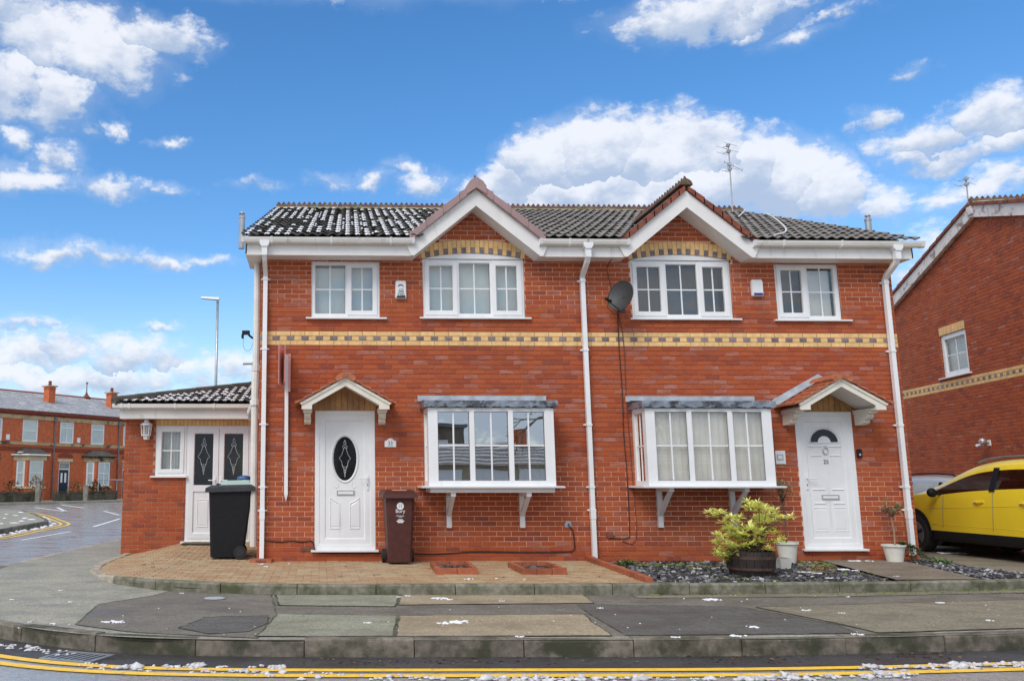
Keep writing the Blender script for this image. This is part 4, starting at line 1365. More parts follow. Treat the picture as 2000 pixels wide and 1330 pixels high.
# ---- gabled canopies over the doors
def canopy(parent, cx, YF, lead):
    hw, ap, ft = .655, 2.70, 2.33       # half width, apex and foot height of the barge board top
    s = (ap - ft) / hw
    mb = MB()
    for sg in (-1, 1):
        mb.prism([(cx, ap), (cx, ap - .105), (cx + sg * .50, ap - .105 - .50 * s), (cx + sg * .50, ft - .085), (cx + sg * hw, ft - .085), (cx + sg * hw, ft)][::sg], 'y', YF, YF + .04)
        mb.prism([(cx + sg * .50, ft - .05), (cx + sg * .635, ft - .05), (cx + sg * .635, ft - .083), (cx + sg * .50, ft - .083)][::sg], 'y', YF + .041, -.003)
        mb.prism([(cx + sg * .0, ap - .02), (cx + sg * hw, ft - .02), (cx + sg * (hw + .035), ft + .005), (cx, ap + .022)][::sg], 'y', YF - .018, YF - .0005)
    can = mb.build('door_canopy', MAT['cream'], parent)
    sf = MB()
    for sg in (-1, 1):
        sf.prism([(cx, ap - .075), (cx + sg * .60, ap - .075 - .60 * s), (cx + sg * .60, ap - .06 - .60 * s), (cx, ap - .06)][::sg], 'y', YF + .042, -.004)
    sf.build('canopy_soffit', MAT['soffit'], can)
    n = 11
    for k in range(n):       # timber boarding in the gable
        xa, xb = cx - .49 + .98 * k / n, cx - .49 + .98 * (k + 1) / n - .006
        z = lambda x: ap - .085 - abs(x - cx) * s
        if min(z(xa), z(xb)) > 2.268 or True:
            t = MB()
            top = [(xa, max(2.27, z(xa))), (xb, max(2.27, z(xb)))]
            if xa < cx < xb: top.insert(1, (cx, z(cx)))
            t.prism([(xa, 2.264), (xb, 2.264)] + top[::-1], 'y', -.014 + (.0 if k % 2 else .002), .01, 0, rnd.random())
            t.build('board', MAT['timber'], can)
    # tile courses
    rows = 6
    for sg in (-1, 1):
        for r in range(rows):
            q0, q1 = (r + .0) / rows, (r + 1.18) / rows
            W = hw + .10
            x0_, x1_ = cx + sg * W * (1 - q0), cx + sg * max(0, W * (1 - q1))
            z0_, z1_ = ap + .050 - W * (1 - q0) * s + .034, ap + .045 - max(0, W * (1 - q1)) * s
            nn = 4
            for j in range(nn):
                ya, yb = YF - .045 + (-.002 - YF + .045) * j / nn, YF - .045 + (-.002 - YF + .045) * (j + 1) / nn - .004
                t = MB()
                dz = rnd.uniform(-.002, .002)
                t.prism([(x0_, z0_ - .036 + dz), (x0_, z0_ + dz), (x1_, z1_ + dz), (x1_, z1_ - .012 + dz)][::sg], 'y', ya, yb)
                t.build('canopy_tile', MAT['canopy_tile'], can)
    rb = MB()
    for j in range(2):
        ya, yb = YF - .06 + (-.003 - YF + .06) * j / 2, YF - .06 + (-.003 - YF + .06) * (j + 1) / 2 - .004
        t = MB()
        prof = [(cx + .17 * math.sin(a), ap - .045 + .135 * math.cos(a)) for a in [R(-68 + 136 * k / 8) for k in range(9)]]
        t.prism(prof[::-1] + [(cx - .13, ap - .045), (cx, ap + .02), (cx + .13, ap - .045)], 'y', ya, yb)
        t.build('ridge_tile', MAT['canopy_tile'], can)
    lf = MB()
    for sg in (-1, 1):
        W = hw + .09
        if lead:
            lf.prism([(cx, ap + .08), (cx + sg * W, ap + .08 - W * s), (cx + sg * W, ap + .085 - W * s), (cx, ap + .09)][::sg], 'y', -.17, -.004)
            lf.prism([(cx, ap + .155), (cx + sg * (W + .02), ap + .165 - W * s), (cx + sg * (W + .02), ap + .07 - W * s), (cx, ap + .06)][::-sg], 'y', -.012, -.003)
        else:
            for r in range(5):
                q0, q1 = r / 5, (r + .8) / 5
                xa, xb = cx + sg * (W * (1 - q0)), cx + sg * (W * (1 - q1))
                lf.prism([(xa, ap + .072 - W * (1 - q0) * s), (xb, ap + .072 - W * (1 - q1) * s), (xb, ap + .10 - W * (1 - q1) * s), (xa, ap + .10 - W * (1 - q0) * s)][::-sg], 'y', -.03, -.003)
    lf.build('lead_flashing', MAT['lead_light'], can)
    for sg in (-1, 1):       # scrolled corbels
        c = MB()
        x0_, x1_ = cx + sg * .50 + (0 if sg > 0 else -.0), cx + sg * .60
        xa, xb = min(x0_, x1_) + sg * .02, max(x0_, x1_) + sg * .02
        prof = [(-.003, ft - .084), (YF + .20, ft - .084), (YF + .20, ft - .12), (YF + .27, ft - .125), (YF + .25, ft - .165), (YF + .29, ft - .20), (YF + .37, ft - .215), (YF + .36, ft - .245), (YF + .41, ft - .275), (YF + .50, ft - .285), (-.003, ft - .285)]
        c.prism(prof, 'x', xa, xb)
        c.box(xa - .015, xb + .015, YF + .18, -.003, ft - .115, ft - .0845)
        c.build('corbel', MAT['cream'], can)
    return can
canopy(house_l, .385, -.52, False)
canopy(house_r, 7.865, -.60, True)
# ================================================================== roofs
def tile_mb(w, ln, n=12, A=.033, period=None, lift=.034, thick=.02):
    period = period or w / 2
    mb = MB()
    prof = [(-w / 2 + w * i / n, A * (.5 + .5 * math.cos(2 * PI * (-w / 2 + w * i / n) / period)) ** .85) for i in range(n + 1)]
    top0 = [(x, 0, h + lift) for x, h in prof]
    top1 = [(x, ln, h + .004) for x, h in prof]
    nose = [(x, .004, h + lift - thick) for x, h in prof]
    k = n + 1
    mb.add(top0 + top1, [(i, i + 1, k + i + 1, k + i) for i in range(n)], 0, .6)
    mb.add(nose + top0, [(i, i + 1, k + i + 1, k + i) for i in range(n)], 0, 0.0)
    return mb
ANG = math.atan(SL)
ROWS = 16
SLEN = math.hypot(RY - EY, RZ - EZ)
G = SLEN / ROWS
NC = 34
TW = 10.64 / NC
tmb = tile_mb(TW + .004, G + .07)
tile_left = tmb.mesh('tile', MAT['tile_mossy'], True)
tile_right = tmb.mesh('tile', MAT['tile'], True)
GAP0, GS = 5.80, .82          # gable roof apex height and slope
tilesL, tilesR = [], []
snow_spots = []
for r in range(ROWS):
    q = r / ROWS
    y = EY + (RY - EY) * q
    z = EZ + (RZ - EZ) * q
    la, lb = -1.22 + .24 * q, 9.42 - .12 * q
    for i in range(NC):
        x = la + (lb - la) * (i + .5) / NC
        hid = False
        for c in (GC_L, GC_R):
            gz = GAP0 - GS * abs(x - c)
            if z + .10 < gz - .02 and abs(x - c) < 1.16:
                hid = True
        if hid:
            continue
        # lower edge of the verge is covered by the gable foot
        (tilesL if x < XM else tilesR).append((x, y, z))
        if x < GC_L - .2 or (x < XM - .9 and z > 6.5 and rnd.random() < .4):
            snow_spots.append((x, y, z))
for h, lst, me, in ((house_l, tilesL, tile_left), (house_r, tilesR, tile_right)):
    for x, y, z in lst[:300]:
        m_ = me
        if h is house_l and x > GC_L: m_ = tile_right
        inst('tile', m_, h, (x + rnd.uniform(-.004, .004), y, z + rnd.uniform(-.003, .004)), (ANG + rnd.uniform(-.012, .012), rnd.uniform(-.008, .008), rnd.uniform(-.008, .008)))
sn = MB()
ca, sa = math.cos(ANG), math.sin(ANG)
rr = random.Random(12)
def snow_strip(mb, x, y, z, w0, v0, v1, h, ca, sa):
    """a slug of snow lying in the trough of a tile"""
    n = 4
    rows_ = []
    for k in range(n + 1):
        v = v0 + (v1 - v0) * k / n
        e = .35 if k in (0, n) else 1
        w = w0 * (rr.uniform(.75, 1.1)) * (.6 if k in (0, n) else 1)
        ww = h * e + .03 * (1 - v / .43) + .006
        for u_, dz in ((-w, -.012), (-w * .55, .55 * .012), (0, .012), (w * .55, .006), (w, -.012)):
            W_ = ww + dz
            rows_.append((x + u_ + rr.uniform(-.004, .004), y + v * ca - W_ * sa, z + v * sa + W_ * ca))
    mb.add(rows_, [(k * 5 + i, k * 5 + i + 1, (k + 1) * 5 + i + 1, (k + 1) * 5 + i) for k in range(n) for i in range(4)])
for x, y, z in snow_spots:
    for s_ in (-.5, .5):
        d = mnoise.noise(Vector((x * .9, y * .8, 3.3))) + .25 * mnoise.noise(Vector((x * 5, y * 5, 1)))
        if rr.random() < .80 + d * .9:
            snow_strip(sn, x + s_ * TW / 2, y, z, rr.uniform(.045, .062), rr.uniform(.0, .03), G + rr.choice([.03, .04, .05, rr.uniform(-.14, .0)]), .016, ca, sa)
        if rr.random() < .14 + d * .4:
            snow_strip(sn, x + s_ * TW / 2 + .079, y, z, .02, .02, rr.uniform(.1, .2), .034, ca, sa)
sn.build('roof_snow', MAT['snow'], house_l, True, kind='stuff')
for h, a, b in ((house_l, XL, XM), (house_r, XM, XR)):
    mb = MB()
    xa = a - .22 if h is house_l else a
    xb = b if h is house_l else b + .17
    gc_ = GC_L if h is house_l else GC_R
    yf_ = .12
    zf_ = EZ - .02 + SL * (yf_ - EY)
    for p_, q_, y_, z_ in ((xa, gc_ - 1.02, EY + .05, EZ - .01), (gc_ - 1.02, gc_ + 1.02, yf_, zf_), (gc_ + 1.02, xb, EY + .05, EZ - .01)):
        mb.quad((p_, y_, z_), (q_, y_, z_), (q_, RY, RZ - .03), (p_ + (.2 if p_ == xa and h is house_l else 0), RY, RZ - .03))
    mb.quad((xa + .2, RY, RZ - .03), (xb, RY, RZ - .03), (xb, 10.4, EZ - .01), (xa, 10.4, EZ - .01))
    mb.build('roof_deck', MAT['tile'], h)
# left and right verges: undercloak and barge board
for h, xs, xt, sg in ((house_l, -1.16, -.93, -1), (house_r, 9.36, 9.24, 1)):
    mb = MB()
    for o in (0, sg * .02):
        pass
    A = [(xs, EY + .1, EZ - .25), (xs, EY + .1, EZ + .01), (xt, RY, RZ - .01), (xt, RY, RZ - .27)]
    B = [(x - sg * .02, y, z) for x, y, z in A]
    mb.add(A + B, [(0, 1, 2, 3), (7, 6, 5, 4), (0, 4, 5, 1), (1, 5, 6, 2), (2, 6, 7, 3), (3, 7, 4, 0)])
    A = [(xs, 10.4, EZ - .25), (xs, 10.4, EZ + .01), (xt, RY, RZ - .01), (xt, RY, RZ - .27)]
    mb.add(A, [(0, 1, 2, 3)])
    mb.build('barge_board', MAT['board'], h)
    sb = MB()
    sb.quad((xs, EY + .12, EZ - .235), (xs - sg * .2, EY + .12, EZ - .235), (xt - sg * .04, RY, RZ - .26), (xt, RY, RZ - .26))
    sb.build('verge_soffit', MAT['soffit'], h)

# ---- crested ridge tiles
def ridge_unit(ln=.45, nt=4, r=.105, th=.065):
    mb = MB()
    prof = [(-r, -.05), (-r * .75, .012), (-r * .3, .045), (0, .052), (r * .3, .045), (r * .75, .012), (r, -.05)]
    mb.prism(prof, 'x', -ln / 2 + .006, ln / 2 - .006)
    st = (ln - .012) / nt
    for k in range(nt):
        x0 = -ln / 2 + .006 + k * st
        mb.prism([(x0 + .004, .045), (x0 + st - .004, .045), (x0 + st * .72, .045 + th * .55), (x0 + st / 2, .045 + th), (x0 + st * .28, .045 + th * .55)], 'y', -.012, .012)
    return mb
rme = ridge_unit().mesh('ridge_tile', MAT['ridge'])
x = -.98 + .225
while x < 9.3:
    h = house_l if x < XM else house_r
    if all(True for c in (GC_L, GC_R)):
        inst('ridge_tile', rme, h, (x, RY, RZ + .06 + rnd.uniform(-.004, .004)), (0, rnd.uniform(-.012, .012), 0))
    x += .452
for h, a, b in ((house_l, -.98, XM), (house_r, XM, 9.3)):
    mb = MB()
    mb.prism([(RY - .13, RZ - .03), (RY - .12, RZ + .02), (RY + .12, RZ + .02), (RY + .13, RZ - .03)], 'x', a, b)
    mb.build('ridge_bedding', MAT['ridge_mortar'], h)

# ---- eaves: fascia, soffit, gutter
def gutter_run(h, a, b, outlets=()):
    g = MB()
    g.prism([(-.352, 4.822), (-.42, 4.806), (-.455, 4.826), (-.472, 4.865), (-.480, 4.90), (-.470, 4.902), (-.455, 4.87), (-.352, 4.87)], 'x', a, b)
    go = g.build('gutter', MAT['upvc_old'], h)
    x = a + .45
    while x < b - .2:
        c = MB(); c.prism([(-.353, 4.80), (-.423, 4.797), (-.462, 4.82), (-.488, 4.908), (-.478, 4.908), (-.353, 4.875)], 'x', x - .016, x + .016); c.build('gutter_bracket', MAT['upvc'], go)
        x += .92
    for e in (a, b):
        c = MB(); c.prism([(-.353, 4.815), (-.422, 4.80), (-.46, 4.822), (-.485, 4.905), (-.353, 4.905)], 'x', e - .022, e + .022); c.build('stop_end', MAT['upvc'], go)
    return go
gutter_run(house_l, -1.2, 1.44)
gutter_run(house_l, 3.43, XM - .002)
gutter_run(house_r, XM + .002, 4.80)
gutter_run(house_r, 6.80, 9.47)
for h, a, b in ((house_l, -1.16, 1.46), (house_l, 3.43, XM), (house_r, XM, 4.79), (house_r, 6.77, 9.36)):
    mb = MB(); mb.box(a, b, -.35, -.332, 4.645, 4.83); mb.build('fascia', MAT['board'], h)
    mb = MB(); mb.box(a + .0, b - .0, -.331, .002, 4.657, 4.67); mb.build('soffit', MAT['soffit'], h)
mb = MB(); mb.box(-1.16, -.95, -.33, .6, 4.652, 4.80); mb.build('eaves_box', MAT['board'], house_l)
mb = MB(); mb.box(9.22, 9.355, -.33, .6, 4.652, 4.80); mb.build('eaves_box', MAT['board'], house_r)

# ---- the two front gables
for h, c, kind in ((house_l, GC_L, 'mauve'), (house_r, GC_R, 'red')):
    for sg in (-1, 1):
        mb = MB()
        mb.prism([(c, 5.72), (c, 5.45), (c + sg * .985, 4.643), (c + sg * 1.03, 4.643), (c + sg * 1.105, 4.815)][::sg], 'y', -.392, -.351)
        mb.build('barge_board', MAT['board'], h)
        mb = MB()
        mb.prism([(c, 5.462), (c + sg * .98, 4.658), (c + sg * .985, 4.672), (c, 5.476)][::sg], 'y', -.350, .002)
        mb.prism([(c + sg * .965, 4.672), (c + sg * .985, 4.656), (c + sg * 1.03, 4.656), (c + sg * 1.03, 4.672)][::sg], 'y', -.350, .002)
        mb.build('gable_soffit', MAT['soffit'], h)
        # roof slope of the gable, in courses
        rows = 7
        L = 1.2
        for r in range(rows):
            d0, d1 = L * (1 - r / rows), L * (1 - (r + 1.15) / rows)
            d1 = max(d1, 0)
            zz0, zz1 = GAP0 - GS * d0, GAP0 - GS * d1
            mb = MB()
            mb.prism([(c + sg * d0, zz0 - .0), (c + sg * d0, zz0 + .03), (c + sg * d1, zz1 + .006), (c + sg * d1, zz1 - .03)][::sg], 'y', -.34, 2.3)
            mb.build('tile_course', MAT['tile'], h)
    if kind == 'mauve':
        for sg in (-1, 1):
            n = 4
            D0 = 1.06
            for k in range(n):
                a, b = D0 * (1 - k / n), D0 * (1 - (k + 1) / n) + .004
                if k == n - 1: b = .10
                f = lambda d: 5.722 - GS * d
                mb = MB()
                mb.prism([(c + sg * a, f(a) + .0), (c + sg * a, f(a) + .135), (c + sg * b, f(b) + .118), (c + sg * b, f(b) + .0)][::sg], 'y', -.462, -.30)
                mb.prism([(c + sg * a, f(a) + .01), (c + sg * a, f(a) + .142), (c + sg * (a - .03), f(a - .03) + .142), (c + sg * (a - .03), f(a - .03) + .01)][::sg], 'y', -.468, -.2985)
                mb.build('verge_tile', MAT['mauve'], h)
        mb = MB()
        mb.prism([(c - .16, 5.722 - .16 * GS + .02), (c, 5.72), (c + .16, 5.722 - .16 * GS + .02), (c + .155, 5.75), (c + .10, 5.83), (c, 5.895), (c - .10, 5.83), (c - .155, 5.75)], 'y', -.478, -.25)
        mb.build('apex_cap', MAT['mauve'], h)
        mb = MB(); mb.tube([(c - .01, -.4, 5.88), (c - .01, -.4, 5.94)], [.022, .012], 6); mb.build('finial', MAT['ridge'], h)
        y = -.02
    else:
        for sg in (-1, 1):
            n = 8
            D0 = 1.10
            for k in range(n):
                a, b = D0 * (1 - k / n), max(.03, D0 * (1 - (k + 1.12) / n))
                f = lambda d: 5.722 - GS * d
                jz = rnd.uniform(-.006, .006)
                mb = MB()
                mb.prism([(c + sg * a, f(a) + .004), (c + sg * a, f(a) + .105 + jz), (c + sg * b, f(b) + .085 + jz), (c + sg * b, f(b) + .004)][::sg], 'y', -.440, -.30, 0, rnd.random())
                mb.build('verge_tile', MAT['verge_red'], h)
        y = -.215
    gme = rme if kind != 'mauve' else rme
    yy = y
    while yy < 2.0:
        o = inst('ridge_tile', gme, h, (c, yy, 5.86 if kind != 'mauve' else 5.80), (0, 0, PI / 2))
        yy += .452

# ---- downpipes
def downpipe(h, x, zout=4.80, zb=.05, m='upvc'):
    p = MB()
    p.tube([(x, -.41, zout), (x, -.41, 4.63), (x, -.36, 4.57), (x, -.12, 4.43), (x, -.065, 4.37), (x, -.065, zb)], .048, 4, rot=PI / 4)
    o = p.build('downpipe', MAT[m], h)
    c = MB()
    c.prism([(x - .075, 4.865), (x + .075, 4.865), (x + .075, 4.80), (x + .042, 4.755), (x - .042, 4.755), (x - .075, 4.80)], 'y', -.468, -.353); c.box(x - .042, x + .042, -.452, -.368, 4.62, 4.7545)
    c.build('outlet', MAT['upvc'], o)
    for z in (4.33, 3.22, 2.05, 1.10, .75):
        c = MB(); c.box(x - .041, x + .041, -.106, -.0, z - .02, z + .02); c.box(x - .07, x + .07, -.03, -.001, z - .010, z + .010); c.build('pipe_clip', MAT['upvc'], o)
    c = MB(); c.box(x - .0395, x + .0395, -.1045, -.026, .62, .73); c.build('pipe_joint', MAT['upvc'], o)
    return o
downpipe(house_l, -.862)
downpipe(house_l, XM + .005, zb=.02)
downpipe(house_r, 9.06, zb=.07)
sp = MB()
sp.tube([(-1.01, .22, 4.75), (-1.01, .22, 2.95)], .056, 10)
sp.tube([(-1.01, .22, 2.95), (-1.015, .22, 2.85), (-1.02, .22, 2.3), (-1.01, .22, .2)], [.062, .066, .058, .058], 10)
sp.tube([(-1.01, .22, 3.0), (-1.01, .22, 2.9)], .072, 10); sp.tube([(-1.02, .22, 2.45), (-1.02, .22, 2.36)], .08, 10); sp.tube([(-1.02, .30, 2.42), (-1.12, .5, 2.28), (-1.12, .8, 2.2)], .05, 8)
sp.build('soil_pipe', MAT['upvc_old'], house_l)
ab = MB(); ab.box(-.28, -.075, -.012, .0, .145, .208)
for i in range(6):
    for j in range(2): ab.box(-.268 + i * .033, -.245 + i * .033, -.0155, -.0121, .153 + j * .027, .170 + j * .027)
ab.build('air_brick', MAT['terracotta_dark'], house_l)

# ================================================================== side extension
mb = MB()
backing(mb, -3.56, -.96, -.25, 2.4, [EWIN, EDOOR], YE + .0085)
mb.build('extension_mortar', MAT['mortar2'], house_l)
mb = MB()
mb.quad((-3.555, YE + .03, -.25), (-3.555, 7.5, -.25), (-3.555, 7.5, 2.4), (-3.555, YE + .03, 2.4)); mb.quad((-3.55, 7.5, -.25), (-.95, 7.5, -.25), (-.95, 7.5, 2.4), (-3.55, 7.5, 2.4))
mb.build('extension_wall', MAT['old_brick'], house_l)
mb = MB(); mb.quad((-3.5, YE + 1.2, -.2), (-.95, YE + 1.2, -.2), (-.95, YE + 1.2, 2.4), (-3.5, YE + 1.2, 2.4)); mb.quad((-3.5, YE + .05, .05), (-1, YE + .05, .05), (-1, YE + 1.2, .05), (-3.5, YE + 1.2, .05)); mb.build('extension_inside', MAT['dark'], house_l)
for i in range(24):
    x = -3.0 + .0728 * i + .036
    inst('soldier_brick', brick_mesh(.064, .098, rnd.choice([.2, .5, .8]), 'yellow_brick')[1], house_l, (x, YE - .003, 2.246))
mb = MB(); mb.box(-3.002, -1.25, YE + .001, YE + .02, 2.19, 2.296); mb.build('soldier_mortar', MAT['buff_mortar'], house_l)
mb = MB(); mb.box(-3.60, -.965, 2.30, 2.318, 2.297, 2.47); mb.build('extension_fascia', MAT['upvc_old'], house_l)
mb = MB(); mb.box(-3.60, -.965, 2.319, YE + .002, 2.30, 2.312); mb.build('extension_soffit', MAT['soffit'], house_l)
g = MB(); g.prism([(2.298, 2.475), (2.235, 2.462), (2.195, 2.49), (2.185, 2.555), (2.195, 2.556), (2.21, 2.52), (2.298, 2.52)], 'x', -3.72, -.965)
go = g.build('extension_gutter', MAT['upvc_old'], house_l)
for x in (-3.55, -3.42, -2.6, -1.9):
    c = MB(); c.prism([(2.297, 2.462), (2.233, 2.452), (2.19, 2.484), (2.176, 2.562), (2.297, 2.562)], 'x', x - .018, x + .018); c.build('gutter_bracket', MAT['upvc'], go)
ES = .22
EA = math.atan(ES)
et = tile_mb(.3, .42, A=.032).mesh('tile', MAT['tile_mossy'], True)
rest = MB(); esn = MB()
eca, esa = math.cos(EA), math.sin(EA)
src = tile_mb(.3, .42, A=.032)
for r in range(9):
    y = 2.20 + r * .34 * eca
    z = 2.57 + r * .34 * esa
    for i in range(10):
        x = -3.72 + .15 + i * .296
        if x > -1.05: continue
        if x < -3.68 + .88 * (y - 2.2) + .05: continue
        rest.add([(x + v[0], y + v[1] * eca - v[2] * esa, z + v[1] * esa + v[2] * eca) for v in src.v], src.f, 0, .6)
        for k, t in enumerate(src.t): rest.t[len(rest.t) - len(src.t) + k] = t
        for s_ in (-.5, .5):
            if rr.random() < .93 - .25 * max(0, x + 2.0): snow_strip(esn, x + s_ * .15, y, z, rr.uniform(.042, .062), 0, .36, .014, eca, esa)
            if rr.random() < .35: snow_strip(esn, x + s_ * .15 + .075, y, z, .03, .1, .3, .034, eca, esa)
rest.build('extension_roof_tiles', MAT['tile_mossy'], house_l, True, kind='stuff')
esn.build('extension_roof_snow', MAT['snow'], house_l, True, kind='stuff')
mb = MB()
mb.add([(-3.70, 2.2, 2.55), (-.96, 2.2, 2.55), (-.96, 5.1, 2.55 + 2.9 * ES), (-1.15, 5.1, 2.55 + 2.9 * ES), (-3.7, 7.6, 2.55)], [(0, 1, 2, 3), (0, 3, 4)])
mb.build('extension_roof_deck', MAT['tile_mossy'], house_l)
for k in range(8):
    a, b = k / 8, (k + 1.06) / 8
    P = lambda q: (-3.70 + 2.55 * q, 2.2 + 2.9 * q, 2.60 + 2.9 * ES * q)
    mb = MB(); mb.tube([P(a), P(b)], [.088, .082], 8); mb.build('hip_tile', MAT['tile_mossy'], house_l)

ew = window(house_l, *EWIN, YE + .02, [(-3.0, -2.435, True)], back='net', sillx=(.07, .03), frame_w=.058)
ba = MB(); ba.quad((-2.42, YE + .1, 2.0), (-1.26, YE + .1, 2.0), (-1.26, YE + .1, 2.1), (-2.42, YE + .1, 2.1))
mb = MB(); frame(mb, *EDOOR, .045, YE + .012, YE + .08)
ef = mb.build('double_door_frame', MAT['upvc'], house_l)
s = MB(); s.prism([(YE + .04, .092), (YE - .075, .085), (YE - .075, .108), (YE + .01, .1195), (YE + .04, .1195)], 'x', EDOOR[0] - .06, EDOOR[1] + .03); s.build('threshold', MAT['upvc'], ef)
xm = (EDOOR[0] + EDOOR[1]) / 2
for a, b, s_ in ((EDOOR[0] + .047, xm - .004, 1), (xm + .004, EDOOR[1] - .047, -1)):
    z0, z1 = EDOOR[2] + .047, EDOOR[3] - .047
    d = MB()
    frame(d, a, b, z0, z1, .088, YE + .0, YE + .05)
    d.box(a + .0885, b - .0885, YE + .002, YE + .05, 1.0, 1.115)
    d.quad((a + .08, YE + .022, z0 + .08), (b - .08, YE + .022, z0 + .08), (b - .08, YE + .022, 1.02), (a + .08, YE + .022, 1.02))
    panel(d, [(a + .17, z0 + .20), (b - .17, z0 + .20), (b - .17, .86), (a + .17, .86)], YE + .022, .012)
    dd = d.build('glazed_door', MAT['upvc'], house_l)
    p = MB(); p.quad((a + .095, YE + .024, 1.115), (b - .095, YE + .024, 1.115), (b - .095, YE + .024, z1 - .095), (a + .095, YE + .024, z1 - .095)); p.build('pane', MAT['glass_dark'], dd)
    motif((a + b) / 2, 1.63, .21, .35, YE + .02, dd)
    hx = b - .05 if s_ > 0 else a + .05
    hh = MB(); hh.box(hx - .013, hx + .013, YE - .012, YE + .0005, 1.02, 1.26); hh.tube([(hx, YE - .01, 1.2), (hx, YE - .05, 1.2), (hx - s_ * .12, YE - .05, 1.2)], .010, 6); hh.build('handle', MAT['upvc'], dd)
# ================================================================== fittings on the fronts
# alarm boxes
def alarm(x0, x1, z0, z1, label, kind):
    t = thing('alarm_box', label, 'alarm box', ((x0 + x1) / 2, 0, z0), group='alarm boxes')
    w = x1 - x0
    mb = MB()
    o = [(x0 + .012, z0), (x1 - .012, z0), (x1, z0 + .02), (x1 - (.005 if kind else 0), z1 - .03), (x1 - .02, z1), (x0 + .02, z1), (x0 + (.005 if kind else 0), z1 - .03), (x0, z0 + .02)]
    cx, cz = (x0 + x1) / 2, (z0 + z1) / 2
    i = [(cx + (a - cx) * .86, cz + (b - cz) * .9) for a, b in o]
    n = 8
    mb.add([(a, 0, b) for a, b in o] + [(a, -.035, b) for a, b in o] + [(a, -.058, b) for a, b in i], [(k, (k + 1) % n, n + (k + 1) % n, n + k) for k in range(n)] + [(n + k, n + (k + 1) % n, 2 * n + (k + 1) % n, 2 * n + k) for k in range(n)] + [tuple(range(2 * n, 3 * n))])
    mb.build('cover', MAT['upvc'], t)
    mb = MB(); mb.box(x0 + .022, x1 - .022, -.0615, -.02, z0 + (.008 if kind else .012), z0 + (.045 if kind else .05)); mb.build('lens', MAT['navy' if kind else 'royal'], t)
    if kind:
        Y = -.0585
        mb = MB()
        mb.prism([(cx - .055, z1 - .105), (cx - .03, z1 - .07), (cx + .0, z1 - .062), (cx + .03, z1 - .075), (cx + .055, z1 - .11), (cx + .02, z1 - .085), (cx - .01, z1 - .083)], 'y', Y - .002, Y + .001)
        mb.build('logo', MAT['black_print'], t)
        text('lettering', 'ALARM', .022, (cx + .005, Y, z1 - .138), (PI / 2, 0, 0), MAT['black_print'], t, .0015)
        text('lettering', '888', .058, (cx + .003, Y, z1 - .178), (PI / 2, 0, 0), MAT['black_print'], t, .0015)
        text('lettering', '9985', .058, (cx + .002, Y, z1 - .226), (PI / 2, 0, 0), MAT['black_print'], t, .0015)
alarm(1.185, 1.365, 4.03, 4.32, 'white alarm box with black numerals between the two upper left windows', True)
alarm(6.90, 7.085, 4.10, 4.375, 'plain white alarm box with a blue lens between the upper right windows', False)

# satellite dish
t = thing('satellite_dish', 'dark grey oval satellite dish on an arm fixed to the brick wall', 'satellite dish', (4.72, 0, 3.95))
mb = MB()
cdir = Vector((-.80, -.58, .22)).normalized()
ctr = Vector((4.66, -.36, 4.03))
u1 = cdir.cross(Vector((0, 0, 1))).normalized(); u2 = u1.cross(cdir).normalized()
nr, na = 6, 28
vs, fs = [], []
for i in range(nr + 1):
    q = i / nr
    for k in range(na):
        a = 2 * PI * k / na
        p = ctr + (u1 * math.cos(a) * .225 + u2 * math.sin(a) * .245) * q + cdir * (-.075 * (1 - q * q))
        vs.append(p)
for i in range(nr):
    for k in range(na):
        fs.append((i * na + k, i * na + (k + 1) % na, (i + 1) * na + (k + 1) % na, (i + 1) * na + k))
mb.add(vs, fs)
rim = [vs[nr * na + k] for k in range(na)]
mb.tube(rim + [rim[0]], .007, 5)
mb.build('reflector', MAT['dish'], t, True)
mb = MB()
focus = ctr + cdir * .28 - u2 * .18
mb.tube([ctr - u2 * .235 + cdir * .0, focus + Vector((0, 0, -.02))], .011, 5)
mb.build('feed_arm', MAT['dish'], t)
mb = MB(); mb.tube([focus, focus + cdir * .07], [.02, .028], 8); mb.tube([focus - cdir * .05, focus], [.03, .02], 8); mb.build('receiver', MAT['black_plastic'], t)
mb = MB(); mb.tube([ctr - cdir * .07, ctr - cdir * .14 - u2 * .03, Vector((4.80, -.05, 3.92)), Vector((4.80, -.005, 3.92))], .018, 6); mb.box(4.75, 4.85, -.012, .0, 3.83, 4.01); mb.build('wall_bracket', MAT['dish'], t)
mb = MB(); mb.tube([focus, focus + Vector((.0, .06, -.10)), focus + Vector((.12, .14, -.19)), (4.74, -.06, 3.83)], .005, 5); mb.build('feed_cable', MAT['cable'], t)

def cable(name, pts, r, m, label, cat='cable', n=3, group=None):
    P = []
    V = [Vector(p) for p in pts]
    for i in range(len(V) - 1):
        p0, p1, p2, p3 = V[max(i - 1, 0)], V[i], V[i + 1], V[min(i + 2, len(V) - 1)]
        for k in range(n):
            u = k / n
            P.append(.5 * ((2 * p1) + (-p0 + p2) * u + (2 * p0 - 5 * p1 + 4 * p2 - p3) * u * u + (-p0 + 3 * p1 - 3 * p2 + p3) * u ** 3))
    P.append(V[-1])
    mb = MB(); mb.tube(P, r, 5)
    o = mb.build(name, MAT[m], None, label=label, cat=cat, group=group)
    return o
cable('cable', [(4.73, -.012, 3.84), (4.72, -.010, 3.3), (4.735, -.010, 2.6), (4.725, -.010, 1.9), (4.745, -.010, 1.2), (4.735, -.010, .42), (4.70, -.010, .335), (4.58, -.012, .325), (4.42, -.012, .33)], .007, 'cable', 'black cable running straight down the wall from the satellite dish')
